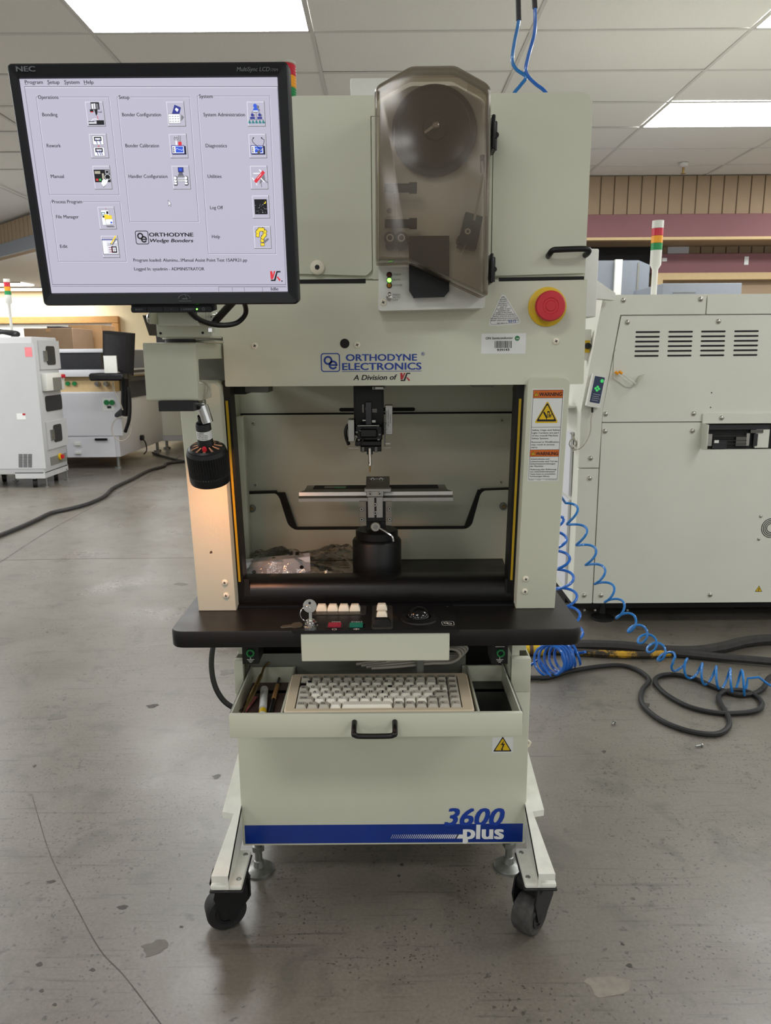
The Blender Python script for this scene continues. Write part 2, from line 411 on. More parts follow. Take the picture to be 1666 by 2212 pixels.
for x, y, rx, ry, m_ in ((390, 1262, 15, 3.5, 'stain_grey'), (335, 2048, 26, 17, 'stain_grey'), (490, 1452, 17, 7, 'stain_grey'), (120, 1549, 18, 8, 'stain_grey'), (330, 1525, 12, 4, 'stain_dark'), (85, 2083, 7, 4, 'stain_dark'), (75, 1655, 4, 3, 'stain_dark'), (392, 2002, 4, 2.5, 'stain_dark'), (868, 1868, 5, 2.5, 'stain_dark'),
                         (1345, 2040, 4, 3, 'stain_dark'), (1360, 2086, 7, 4, 'stain_dark'), (862, 1892, 4, 2.5, 'stain_dark'), (1310, 2130, 45, 26, 'stain_pale'), (1395, 1523, 10, 4, 'stain_dark'), (1305, 1624, 5, 3, 'stain_dark'), (110, 1905, 9, 3.5, 'stain_dark'), (468, 1678, 8, 5, 'stain_grey'), (265, 1960, 12, 4, 'stain_dark'), (1240, 1500, 22, 8, 'stain_grey'), (90, 2140, 5, 3, 'stain_dark'), (200, 2095, 6, 4, 'stain_dark'), (118, 2170, 5, 3, 'stain_dark')):
    c0 = at(x, y, Z=0); ex = at(x+rx, y, Z=0).x-c0.x; ey = abs(at(x, y-ry, Z=0).y-c0.y); ph = rs0.uniform(0, 6)
    pts_ = [(c0.x+math.cos(R(k*20))*ex*(1+.25*math.sin(3*R(k*20)+ph)+rs0.uniform(-.15, .15)), c0.y+math.sin(R(k*20))*ey*(1+.25*math.sin(2*R(k*20)+ph)+rs0.uniform(-.15, .15))) for k in range(18)]
    obj('floor_stain', MB(m_).flat(pts_, PL((0, 0, 0), (0, 0, 1), (1, 0, 0)), 0.0004), fl)
# ceiling: backing, T-bar grid, tiles
ROWS = [4.607+0.617*k for k in range(-27, 11)]; COLS = [0.82+1.205*k for k in range(-10, 10)]
struct('ceiling', MB('tile_front').add([(-16, -12, CZ+0.03), (14, -12, CZ+0.03), (14, 13, CZ+0.03), (-16, 13, CZ+0.03)], [(0, 1, 2, 3)]))
ce = bpy.data.objects['ceiling']
LIGHTS = {}   # (row, col) cells with lamps; most are unseen and added to brighten the room
def cell(x, y):
    c = max(i for i, v in enumerate(COLS) if v <= x); r = max(i for i, v in enumerate(ROWS) if v <= y); return (r, c)
for ly, lxs in ((4.3, (-8.2, -7.0, -5.8, -4.6, -3.4, -1.0, 2.6, 3.8, 5.0, 6.2, 8.6)), (6.2, (-8.2, -7.0, -5.8, -4.6, -1.0, 0.2, 2.6, 3.8, 5.0, 6.2, 8.6)), (7.4, (-7.0, -4.6, -2.2, 0.2, 5.0, 7.4)),
                (1.8, (-8.2, -4.6, 2.6, 6.2)), (-0.6, (-4.6, -1.0, 2.6, 6.2)), (-3.1, (-4.6, -1.0, 2.6, 6.2)), (-5.5, (-4.6, -1.0, 2.6, 6.2))):
    for lx in lxs: LIGHTS[cell(lx, ly)] = 1
tile_me = mesh('ceiling_tile', MB('tile_front').box(-0.592, 0.592, -0.298, 0.298, 0, 0.014))
stuffmb = MB('tile_front')
for r in range(len(ROWS)-1):
    for c in range(len(COLS)-1):
        if (r, c) in LIGHTS: continue
        xm = (COLS[c]+COLS[c+1])/2; ym = (ROWS[r]+ROWS[r+1])/2
        if ym > 8.05 and xm > -2.0: continue
        if ym > 8.05 and xm < -ym+5.9: continue
        if xm < -12 or xm > 11: continue
        if 3.9 < ym < 8.4 and -4.6 < xm < 5.2:
            o = obj('ceiling_tile', tile_me, ce, loc=(xm, ym, CZ+0.002+random.uniform(0, 0.004)))
            o.rotation_euler = (random.uniform(-.004, .004), random.uniform(-.002, .002), 0)
        else: stuffmb.box(xm-0.592, xm+0.592, ym-0.298, ym+0.298, CZ+0.003, CZ+0.014)
o = obj('ceiling_tiles', stuffmb, ce); o['kind'] = 'stuff'
g = MB('grid_white')
for x in COLS: g.box(x-0.010, x+0.010, -12, 8.1 if x > -2.1 else 5.4-x, CZ-0.003, CZ+0.002)
for y in ROWS:
    if y < 8.1: g.box(-12 if y < 8 else -2, 11, y-0.010, y+0.010, CZ-0.0025, CZ+0.002)
obj('grid_bar', g, ce)
nview = {cell(-1.0, 4.3): 'long glowing fluorescent ceiling panel above the monitor', cell(2.6, 6.2): 'glowing ceiling panel right of the wire bonder, above the plank wall',
         cell(2.6, 4.3): 'ceiling panel of which a corner shows in the top right'}
for (r, c) in LIGHTS:
    x0, x1, y0, y1 = COLS[c]+0.010, COLS[c+1]-0.010, ROWS[r]+0.010, ROWS[r+1]-0.010
    t = thing('ceiling_light', nview.get((r, c), 'unseen fluorescent ceiling panel, added to the grid for room brightness'), 'ceiling light', ((x0+x1)/2, (y0+y1)/2, CZ), 'fluorescent panels in the ceiling grid')
    f_ = MB('grid_white')
    for q in ((x0, x1, y0, y0+.008), (x0, x1, y1-.008, y1), (x0, x0+.008, y0, y1), (x1-.008, x1, y0, y1)): f_.box(*q, CZ-.002, CZ+.003)
    obj('frame', f_, t)
    obj('diffuser', MB('diffuser').add([(x0+.006, y0+.006, CZ-.001), (x1-.006, y0+.006, CZ-.001), (x1-.006, y1-.006, CZ-.001), (x0+.006, y1-.006, CZ-.001)], [(0, 3, 2, 1)]), t)
# sprinkler
t = thing('sprinkler_head', 'small sprinkler head hanging from the ceiling before the plank wall', 'sprinkler', at(1476, 375, Y=7.6))
c_ = at(1476, 375, Y=7.6)
obj('escutcheon', MB('grid_white').lathe([(0.045, CZ-c_.z-0.003), (0.04, CZ-c_.z-0.03), (0.02, CZ-c_.z-0.04)], c_, (0, 0, 1), 16), t)
obj('nozzle', MB('brass').lathe([(0.012, CZ-c_.z-0.04), (0.01, CZ-c_.z-0.09), (0.022, CZ-c_.z-0.092), (0.022, CZ-c_.z-0.096)], c_, (0, 0, 1), 12), t)

# back wall right of the machine
YB = 8.1
def zz(y, Y=YB, x=1450): return at(x, y, Y=Y).z
wb = MB('wall_tan').box(-2.1, 9, YB+0.5, YB+0.6, 0, CZ).box(-2.1, -2.0, YB, YB+0.5, 0, CZ).use('wall_tan').box(-2.1, 9, YB+0.02, YB+0.5, zz(520), CZ)
struct('wall_back', wb)
wbo = bpy.data.objects['wall_back']
zt0 = zz(464); pw = 0.137
pm = mesh('plank', MB('wall_tan').box(-pw/2+0.005, pw/2-0.005, 0, 0.018, zt0, CZ-0.004, 0.003, 1))
for k in range(-2, 26): obj('plank', pm, wbo, loc=(1.7+pw*k, YB, 0))
zl1, zl0 = zz(520, YB+0.45)+0.02, zz(549, YB+0.45)
pm2 = mesh('plank', MB('wall_tan').box(-pw/2+0.005, pw/2-0.005, 0, 0.018, zl0, zl1, 0.003, 1))
for k in range(8, 26): obj('plank', pm2, wbo, loc=(1.7+pw*k, YB+0.47, 0))
obj('purple_band', MB('wall_purple').box(-2.1, 9, YB-0.05, YB+0.02, zz(514), zt0, 0.006, 1), wbo)
obj('ledge', MB('tan_panel').box(-2.1, 9, YB-0.07, YB+0.02, zz(520), zz(514)), wbo)
xd = at(1408, 520, Y=YB+0.45).x
obj('lower_purple_band', MB('wall_purple').box(xd, 9, YB+0.40, YB+0.5, zz(591, YB+.45), zl0, 0.004, 1), wbo)
obj('dark_opening', MB('black_matte').box(-2.0, xd, YB+0.44, YB+0.5, 0.0, zz(519, YB+.45)), wbo)
zf = zz(591, YB+.45)
fr = MB('tan_panel'); x0 = at(1428, 600, Y=YB+.45).x
fr.box(x0-0.1, 9, YB+0.38, YB+0.5, zf-0.07, zf).box(x0-0.1, x0-0.0, YB+0.38, YB+0.5, 0, zf-0.07)
obj('opening_frame', fr, wbo)
q = at(1463, 548, Y=YB+0.4)
tp = MB('sticker')
for px_, py_, w_, h_ in ((1436, 561, .05, .035), (1613, 563, .045, .085)):
    q = at(px_, py_, Y=YB+0.395); tp.box(q.x-w_/2, q.x+w_/2, YB+0.393, YB+0.3999, q.z-h_/2, q.z+h_/2)
obj('tape', tp, wbo)
q0 = at(1444, 524, Y=YB+.46); q1 = at(1488, 549, Y=YB+.46)
obj('switch_plate', MB('paint_cool').box(q0.x, q1.x, YB+0.458, YB+0.47, q1.z, q0.z, .002, 1), wbo)
# left: slanting soffit, lower ceiling, far wall
A = Vector((-2.1, 7.7, 0)); Dd = Vector((-1, 1, 0)).normalized()
sp_ = PL((-2.1, 7.75, 0), (-1, -1, 0))
ZS = 2.62
so = MB('wall_tan')
B = A+Dd*12.0; nrm = Vector((1, 1, 0)).normalized()*0.12
so.add([A+Vector((0, 0, ZS)), B+Vector((0, 0, ZS)), B+nrm+Vector((0, 0, ZS)), A+nrm+Vector((0, 0, ZS)), A+Vector((0, 0, CZ)), B+Vector((0, 0, CZ)), B+nrm+Vector((0, 0, CZ)), A+nrm+Vector((0, 0, CZ))],
       [(0, 1, 2, 3), (4, 5, 6, 7), (0, 1, 5, 4), (2, 3, 7, 6), (0, 3, 7, 4), (1, 2, 6, 5)])
struct('wall_soffit', so); sw = bpy.data.objects['wall_soffit']
mtx = Matrix.Rotation(R(135), 4, 'Z')
pm3 = mesh('plank', MB('wall_tan').box(-0.062, 0.062, 0.0, 0.02, ZS+0.16, CZ-0.01, 0.003, 1).xf(mtx))
for k in range(8, 60):
    obj('plank', pm3, sw, loc=A+Dd*(0.07+0.137*k)+Vector((-1, -1, 0))*0.0)
band = MB('booth').box(0, 12.0, 0.0, 0.05, ZS-0.005, ZS+0.15).xf(Matrix.Translation(A) @ mtx)
obj('soffit_band', band, sw)
struct('ceiling_low', MB('tile_front').add([A+Vector((0, 0.1, ZS+0.002)), (-2.1, 16.3, ZS+0.002), (-13, 16.3, ZS+0.002), B+Vector((0, .1, ZS+0.002))], [(0, 1, 2, 3)]))
struct('wall_far', MB('wall_cream').box(-13, -1.9, 16.2, 16.3, 0, ZS+0.1).box(-2.0, -1.9, 8.6, 16.2, 0, ZS+0.1))
for i, (xa, xb, ya, lab) in enumerate(((-8.2, -6.6, 14.3, 'distant ceiling panel further left under the low ceiling'), (-9.4, -5.9, 15.35, 'long distant ceiling panel close to the cream far wall'), (-4.7, -3.4, 11.0, 'unseen panel added under the low ceiling for brightness'), (-4.7, -3.4, 13.0, 'further unseen panel added under the low ceiling for brightness'))):  # the hidden panels are unseen extras added to brighten the far left
    t = thing('ceiling_light', lab, 'ceiling light', ((xa+xb)/2, ya, ZS), 'distant panels under the low ceiling')
    obj('frame', MB('grid_white').box(xa-.02, xb+.02, ya-.02, ya+.02, ZS-.02, ZS+.002).box(xa-.02, xb+.02, ya+.56, ya+.6, ZS-.02, ZS+.002), t)
    obj('diffuser', MB('diffuser').add([(xa, ya, ZS-.012), (xb, ya, ZS-.012), (xb, ya+.58, ZS-.012), (xa, ya+.58, ZS-.012)], [(0, 3, 2, 1)]), t)
# wide wooden-framed opening in the far wall
q0 = at(-60, 683, Y=16.15); q1 = at(257, 683, Y=16.15); zb = 0.6
wf = MB('wood').box(q0.x-1, q1.x, 16.08, 16.2, q1.z-0.14, q1.z, .01, 1).box(q1.x-0.14, q1.x, 16.08, 16.2, zb, q1.z-.14, .01, 1)
struct('window_1', wf); w1 = bpy.data.objects['window_1']
obj('pane', MB('wall_side').box(q0.x-1, q1.x-.14, 16.17, 16.2, zb, q1.z-.14), w1)
obj('blind', MB('ink_white').box(q0.x-1, q1.x-.14, 16.15, 16.165, q1.z-.42, q1.z-.14), w1)
# ---------------------------------------------------------------- wire bonder
WB = thing('wire_bonder', 'tall off-white wire bonding machine on casters in the middle of the floor', 'machine', (-0.01, 1.9, 0))
def screw_mesh(r, m1='cream', m2='ink'):
    mb = MB(m1).lathe([(r, 0), (r*0.95, r*0.35), (r*0.6, r*0.6), (0, r*0.66)], (0, 0, 0), (0, -1, 0), 16)
    mb.use(m2)
    p = PL((0, 0, 0), (0, -1, 0))
    for a in (20, 110):
        c, s = math.cos(R(a)), math.sin(R(a)); L_, w_ = r*0.45, r*0.11
        mb.prism([(c*L_-s*w_, s*L_+c*w_), (-c*L_-s*w_, -s*L_+c*w_), (-c*L_+s*w_, -s*L_-c*w_), (c*L_+s*w_, s*L_-c*w_)], p, r*0.3, r*0.7)
    return mesh('screw', mb)
SCR = screw_mesh(0.0065); SCR_S = screw_mesh(0.0048, 'zinc'); SCR_IN = screw_mesh(0.0055, 'paint', 'black')
def hexbolt(r, depth):
    mb = MB('steel').lathe([(r, 0), (r, depth*.8), (r*.85, depth)], (0, 0, 0), (0, -1, 0), 16, True)
    mb.use('black').lathe([(r*.5, depth), (r*.5, depth*1.06)], (0, 0, 0), (0, -1, 0), 6)
    return mesh('bolt', mb)
BOLT = hexbolt(0.006, 0.006)
# --- base cabinet
BX0, BX1, BY, BZ0 = -0.352, 0.333, 1.64, 0.134
b = MB('paint')
b.box(BX0, BX1, BY, BY+0.02, BZ0, 0.53, 0.0025)
b.box(BX0, -0.331, BY, BY+0.02, 0.53, 0.612, 0.002).box(0.288, BX1, BY, BY+0.02, 0.53, 0.612, 0.002)
b.box(BX0, BX0+0.003, BY+0.02, 2.18, BZ0, 0.612).box(BX1-0.003, BX1, BY+0.02, 2.18, BZ0, 0.612).box(BX0, BX1, 2.17, 2.18, BZ0, 0.72).box(BX0, BX1, BY+0.02, 2.18, BZ0, BZ0+0.004)
b.use('black_matte').box(-0.33, 0.287, 1.80, 1.82, 0.53, 0.735)
base = obj('base_cabinet', b, WB)
for ua in ((BX0+0.004, -0.334, 1.68, 2.1, 0.612, 0.7335), (0.292, 0.309, 1.66, 2.1, 0.612, 0.7335), (0.311, BX1-0.003, 1.69, 2.1, 0.612, 0.7335)): obj('upper_post', MB('paint').box(*ua), WB)
pB = front(BY)
P3 = lambda x, y: pB.px(420+x*0.4922, 1560+y*0.4922)   # crop coordinates of the base front
st = MB('stripe_blue'); a0 = P3(220, 453); a1 = P3(1440, 525); a2 = P3(1180, 490)
st.prism([(a0[0], a1[1]), (a1[0], a1[1]), (a1[0], a0[1]), (a0[0], a0[1])], pB, 0, 0.0004)
obj('stripe', st, base, 'blue stripe')
lt = MB('ink_blue'); ya = P3(1100, 452)
text(lt, '3600', pB, P3(1100, 452), P3(1357, 452), h=abs(P3(1100, 377)[1]-ya[1]), t=0.0009, bold=0.03, shear=0.25)
obj('lettering', lt, base)
lt = MB('sticker'); text(lt, 'plus', pB, P3(1182, 510), P3(1354, 510), h=abs(P3(1182, 455)[1]-P3(1182, 510)[1])*1.12, t=0.0012, bold=0.035)
for k in range(34):
    x = 862+k*8.6; wd = 1.2+k*0.12
    lt.flat([P3(x, 510), P3(x+wd, 510), P3(x+wd+10, 492), P3(x+10, 492)], pB, 0.0008)
lt.flat([P3(1145, 510), P3(1190, 510), P3(1190, 492), P3(1155, 492)], pB, 0.0008)
lt.flat([P3(1183, 526), P3(1201, 526), P3(1201, 505), P3(1183, 505)], pB, 0.0008)
obj('lettering', lt, base)
def warn_tri(mb, p, cx, cy, w_, t, bolt=True):
    """yellow warning triangle of base width w_ centred on uv (cx, cy)"""
    h_ = w_*0.88
    T = lambda k: rounded([(cx-w_/2*k, cy-h_*0.40*k), (cx+w_/2*k, cy-h_*0.40*k), (cx, cy+h_*0.60*k)], w_*0.06)
    mb.use('ink').flat(T(1.0), p, t); mb.use('yellow').flat(T(0.80), p, t+0.0002)
    if bolt:
        s_ = w_*0.16
        mb.use('ink').flat([(cx+s_*.5, cy+s_*2.0), (cx-s_*.7, cy+s_*.2), (cx+s_*.05, cy+s_*.25), (cx-s_*.35, cy-s_*1.2), (cx-s_*.6, cy-s_*1.0), (cx-s_*.3, cy-s_*1.9), (cx+s_*.35, cy-s_*1.4), (cx, cy-s_*1.3), (cx+s_*.75, cy+s_*.7), (cx+s_*.1, cy+s_*.65)], p, t+0.0004)
    return mb
s = MB('sticker'); c0 = P3(1306, 134); c1 = P3(1400, 66)
s.prism(rect(c0[0], c1[0], c0[1], c1[1]), pB, 0, 0.0004); warn_tri(s, pB, (c0[0]+c1[0])/2, (c0[1]+c1[1])/2-0.001, 0.044, 0.0006)
obj('warning_sticker', s, base, 'yellow shock warning triangle on a white sticker')
# --- legs, casters, feet
for sx in (-1, 1):
    X = lambda v: (-0.0105)+sx*(v-0.0) if False else ((-v) if sx < 0 else v-0.021)
    def yz(Y): return 0.182+(Y-1.467)*0.36
    fl_ = MB('paint_leg'); top = []
    poly = [(0.388, 1.467), (0.365, 1.617), (0.393, 1.622), (0.384, 1.78), (0.375, 1.90), (0.351, 1.90), (0.351, 1.467)]
    n = len(poly)
    fl_.add([(X(a), Y, yz(Y)) for a, Y in poly]+[(X(a), Y, yz(Y)-0.016) for a, Y in poly], [tuple(range(n)), tuple(range(2*n-1, n-1, -1))]+[(j, n+j, n+(j+1) % n, (j+1) % n) for j in range(n)])
    leg = obj('leg', fl_, WB, smooth=20)
    wbm = MB('paint_leg'); poly = [(1.468, 0.148), (1.60, 0.148), (1.90, 0.18), (1.90, yz(1.90)-0.004), (1.468, yz(1.468)-0.004)]; n = 5
    xa, xb = X(0.351), X(0.357)
    wbm.add([(xa, y, z) for y, z in poly]+[(xb, y, z) for y, z in poly], [tuple(range(n)), tuple(range(2*n-1, n-1, -1))]+[(j, n+j, n+(j+1) % n, (j+1) % n) for j in range(n)])
    obj('web', wbm, leg, smooth=20)
    x0, x1 = sorted((X(0.394), X(0.324)))
    cp = obj('caster_plate', MB('paint_leg').box(x0, x1, 1.475, 1.60, 0.139, 0.152, 0.004), WB)
    obj('plate_liner', MB('black').box(x0-0.002, x1+0.002, 1.473, 1.602, 0.133, 0.139, 0.002, 1), cp)
    for Y in (1.497, 1.582):
        obj('bolt', MB('zinc').lathe([(0.006, 0.152), (0.005, 0.1535), (0, 0.154)], (X(0.334), Y, 0), (0, 0, 1), 10).lathe([(0.006, 0.125), (0.007, 0.133)], (X(0.334), Y, 0), (0, 0, 1), 10).lathe([(0.006, 0.125), (0.007, 0.133)], (X(0.384), Y, 0), (0, 0, 1), 10), cp)
    # swivel caster
    yaw = R(22) if sx < 0 else R(49)
    cx, cy = (X(0.378), 1.540) if sx < 0 else (X(0.345), 1.518)
    r_ = 0.046; wd = 0.022 if sx < 0 else 0.024
    mt = Matrix.Translation((cx, cy, r_)) @ Matrix.Rotation(yaw, 4, 'Z')
    wheel = MB('rubber_worn' if sx > 0 else 'rubber').lathe([(r_*.55, -wd), (r_*.9, -wd), (r_, -wd*.75), (r_, wd*.75), (r_*.9, wd), (r_*.55, wd)], (0, 0, 0), (0, 1, 0), 32)
    wheel.use('black').lathe([(r_*.62, -wd*.8), (r_*.58, -wd*1.12), (r_*.42, -wd*1.12), (r_*.40, -wd*.95), (r_*.22, -wd*.95), (r_*.20, -wd*1.3), (0, -wd*1.32)], (0, 0, 0), (0, 1, 0), 24).lathe([(r_*.62, wd*.8), (r_*.58, wd*1.1), (0, wd*1.12)], (0, 0, 0), (0, 1, 0), 24)
    wheel.xf(mt)
    wo = obj('wheel', wheel, WB)
    hood = MB('black')
    # hooded fork: side cheeks and a curved cover, offset towards the swivel axis
    for sy in (-1, 1):
        pts = [(-0.012, -0.008), (0.012, -0.016), (0.052, 0.03), (0.056, 0.087), (-0.02, 0.087), (-0.03, 0.05)]
        yy0, yy1 = sorted((sy*(wd+0.003), sy*(wd+0.007)))
        hood.add([(a, yy0, c) for a, c in pts]+[(a, yy1, c) for a, c in pts], [tuple(range(6)), tuple(range(11, 5, -1))]+[(j, 6+j, 6+(j+1) % 6, (j+1) % 6) for j in range(6)])
    hood.box(-0.02, 0.056, -wd-0.007, wd+0.007, 0.060, 0.087, 0.006)
    hood.box(0.044, 0.056, -wd-0.007, wd+0.007, 0.03, 0.085, 0.004)
    hood.xf(mt); obj('fork', hood, wo)
    # levelling foot
    fx, fy = (-0.332, 1.728) if sx < 0 else (0.312, 1.735)
    f = MB('zinc').lathe([(0.038, 0), (0.038, 0.005), (0.034, 0.008), (0.014, 0.014), (0.012, 0.03), (0.0095, 0.032), (0.0095, 0.06)], (fx, fy, 0), (0, 0, 1), 28)
    f.lathe([(0.017, 0.06), (0.017, 0.074)], (fx, fy, 0), (0, 0, 1), 6).lathe([(0.0095, 0.074), (0.0095, 0.09), (0.013, 0.09), (0.013, 0.14)], (fx, fy, 0), (0, 0, 1), 14)
    f.use('steel').tube([(fx+0.0098*math.cos(k*.9), fy+0.0098*math.sin(k*.9), 0.076+k*0.0011) for k in range(14)], 0.0009, 5)
    obj('levelling_foot', f, WB)
# rear casters hidden behind the base
for x in (-0.33, 0.31):
    obj('rear_caster', MB('rubber').lathe([(0.046, -0.02), (0.046, 0.02)], (x, 2.1, 0.046), (1, 0, 0), 20).use('zinc').box(x-0.03, x+0.03, 2.06, 2.14, 0.09, 0.1345), WB)
obj('tie_loop', MB('cream').tube(spline([(0.335, 1.75, 0.335), (0.350, 1.75, 0.348), (0.362, 1.76, 0.335), (0.352, 1.76, 0.322), (0.335, 1.76, 0.325)], 5), 0.003, 6), WB)
# --- table top
TZ = 0.766
tt = MB('table_black'); pT = PL((0, 0, TZ), (0, 0, 1), (1, 0, 0))
outl = rounded([(-0.43, 1.42), (0.39, 1.42), (0.394, 2.04), (-0.43, 2.04)], [0.03, 0.03, 0.01, 0.01], 6)
shr = [((u+0.02)*0.996-0.02, (v-1.73)*0.996+1.73) for u, v in outl]
n = len(outl)
rings = [[pT.p(u, v, -0.034) for u, v in shr], [pT.p(u, v, -0.031) for u, v in outl], [pT.p(u, v, -0.003) for u, v in outl], [pT.p(u, v, 0) for u, v in shr]]
tt.loft(rings); tab = obj('table_top', tt, WB, 'black laminate table top', smooth=50)
fp = MB('paint'); q0 = at(650, 1373, Y=1.408); q1 = at(971, 1427, Y=1.408)
fp.box(q0.x, q1.x, 1.408, 1.42, q1.z, q0.z+0.003, 0.0015, 1).box(q0.x+.004, q1.x-.004, 1.42, 1.52, q1.z+.01, 0.7325)
obj('front_flap', fp, WB, 'off-white panel under the control console')
# ground jacks
for x in (541, 1080):
    q = at(x, 1413, Y=1.50)
    g = MB('black').box(q.x-0.017, q.x+0.017, 1.50, 1.56, q.z-0.022, 0.733)
    g.use('green').lathe([(0.0085, 0), (0.0085, 0.007), (0.0055, 0.007), (0.0055, 0.0)], (q.x+0.001, 1.50, q.z+0.004), (0, -1, 0), 18, False)
    p = front(1.50); g.use('ink_white')
    for k, (l_, zz_) in enumerate(((0.007, 0.0), (0.0045, -0.003), (0.002, -0.006))): g.line([(q.x-l_, q.z-0.012+zz_), (q.x+l_, q.z-0.012+zz_)], p, 0.0011, 0.0006)
    g.line([(q.x, q.z-0.012), (q.x, q.z-0.006)], p, 0.0011, 0.0006); g.line([(q.x-.009, q.z+.0165), (q.x+.009, q.z+.0165)], p, 0.0012, 0.0006)
    obj('ground_jack', g, WB, 'green earth jack on a black block')
# --- control console on the table
pC = PL((0, 0, TZ+0.006), (0, 0, 1), (1, 0, 0))
C7 = lambda x, y, p=None: (p or pC).px(600+x*0.2461, 1290+y*0.2461)
cq = [C7(118, 322), C7(1587, 302), C7(1545, 66), C7(190, 72)]
x0 = (cq[0][0]+cq[3][0])/2; x1 = (cq[1][0]+cq[2][0])/2; y0 = 1.405; y1 = (cq[2][1]+cq[3][1])/2
cc = MB('black'); cc.prism(rrect(x0, x1, y0, y1, 0.006), pC, -0.006, 0)
con = obj('control_console', cc, WB, 'black control panel with push buttons and a trackball')
for (u, v) in ((x0+.012, y1-.012), (x1-.012, y1-.012), (x0+.012, y0+.02), (x1-.012, y0+.02)):
    obj('screw', MB('black_gloss').lathe([(0.0035, 0), (0.003, 0.001), (0, 0.0012)], pC.p(u, v), (0, 0, 1), 10), con)
def plate(ax, ay, bx, by, r, mat, h):
    a = C7(ax, by); c = C7(bx, ay); return MB(mat).prism(rrect(min(a[0], c[0]), max(a[0], c[0]), min(a[1], c[1]), max(a[1], c[1]), r), pC, 0, h)
bz = obj('button_bezel', plate(300, 78, 780, 158, 0.006, 'alu_dark', 0.0015).use('paint_warm'), con)
obj('button_bezel', plate(822, 76, 1008, 280, 0.008, 'alu_dark', 0.0015), con)
def cap(w_, d_, h_, mat, tw=0.7, td=0.62):
    mb = MB(mat); r0 = rrect(-w_/2, w_/2, -d_/2, d_/2, 0.001, 2); r1 = [(u*0.98, v*0.98) for u, v in r0]; r2 = [(u*tw, v*td+d_*0.08) for u, v in r0]; r3 = [(u*tw*.94, v*td*.92+d_*0.08) for u, v in r0]
    return mb.loft([[Vector((u, v, z)) for u, v in r] for r, z in ((r0, 0), (r1, h_*.35), (r2, h_*.93), (r3, h_))])
CAPM = mesh('button', cap(0.0225, 0.019, 0.012, 'cream'))
for k in range(4):
    q = C7(386+k*97.5, 126); obj('button', CAPM, con, loc=pC.p(q[0], q[1]+0.004, 0.002))
q = C7(915, 118); obj('button', CAPM, con, loc=pC.p(q[0], q[1]+0.003, 0.002))
q = C7(915, 182); obj('button', CAPM, con, loc=pC.p(q[0], q[1]+0.003, 0.002))
q = C7(914, 250); obj('button', mesh('button', cap(0.036, 0.026, 0.011, 'black', 0.8)), con, 'black push button', loc=pC.p(q[0], q[1]+0.004, 0.002))
for cx_, mt_ in ((501, 'red_key'), (690, 'green_key')):
    a = C7(cx_-75, 272); c = C7(cx_+75, 236)
    obj('button', MB('black_gloss').prism(rect(a[0], c[0], a[1], c[1]), pC, 0, 0.001).use(mt_).prism(rect(a[0]+.0035, c[0]-.0035, a[1]+.001, c[1]-.001), pC, .001, 0.004), con, 'red stop button' if mt_ == 'red_key' else 'green start button')
lt = MB('ink_white')
def cprint(s_, xa, xb, y, h_): text(lt, s_, pC, C7(xa, y), C7(xb, y), h=h_, t=0.0004, bold=0.01)
cprint('STOP', 474, 552, 221, 0.0045); cprint('START', 646, 744, 221, 0.0045)
cprint('KEY', 325, 350, 219, 0.003)
lt.line(circ(*C7(498, 284), 0.0045, 12), pC, 0.0008, 0.0005, True)
c_ = C7(690, 282); lt.line([(c_[0]-.006, c_[1]), (c_[0], c_[1]+.004), (c_[0]+.006, c_[1]), (c_[0], c_[1]-.004)], pC, 0.0008, 0.0005, True); lt.line([(c_[0], c_[1]+.004), (c_[0], c_[1]-.004)], pC, 0.0008, .0005)
q0 = C7(1446, 248); q1 = C7(1543, 214); lt.line(rrect(q0[0], q1[0], q0[1], q1[1], 0.004, 3), pC, 0.0007, 0.0005, True)
cm = ((q0[0]+q1[0])/2, (q0[1]+q1[1])/2); lt.line(circ(cm[0]-.004, cm[1]+.002, 0.004, 14), pC, .0012, .0005, True); lt.line(circ(cm[0]+.003, cm[1]-.002, 0.004, 14), pC, .0012, .0005, True)
obj('lettering', lt, con)
lt = MB('ink')
for s_, xa, xb in (('F2', 360, 388), ('PREV', 442, 508), ('ENTER', 534, 615), ('NEXT', 640, 708)): text(lt, s_, pC, C7(xa, 151), C7(xb, 151), h=0.0035, t=0.0019, bold=0.01)
obj('lettering', lt, bz)
c_ = C7(1240, 190); cp_ = pC.p(c_[0], c_[1])
tb = obj('trackball', MB('black_gloss').sphere(cp_+Vector((0, 0, 0.002)), 0.024, 24), con)
obj('trackball_ring', MB('black').lathe([(0.038, 0), (0.037, 0.003), (0.027, 0.007), (0.0245, 0.006), (0.0245, 0)], cp_, (0, 0, 1), 32, False), con)
c_ = C7(290, 258); lk = pC.p(c_[0], c_[1])
obj('key_switch', MB('chrome').lathe([(0.0145, 0), (0.0145, 0.002), (0.012, 0.004), (0.012, 0.009), (0.0085, 0.010), (0.0085, 0.014), (0, 0.014)], lk, (0, 0, 1), 24), con, 'chrome key switch')
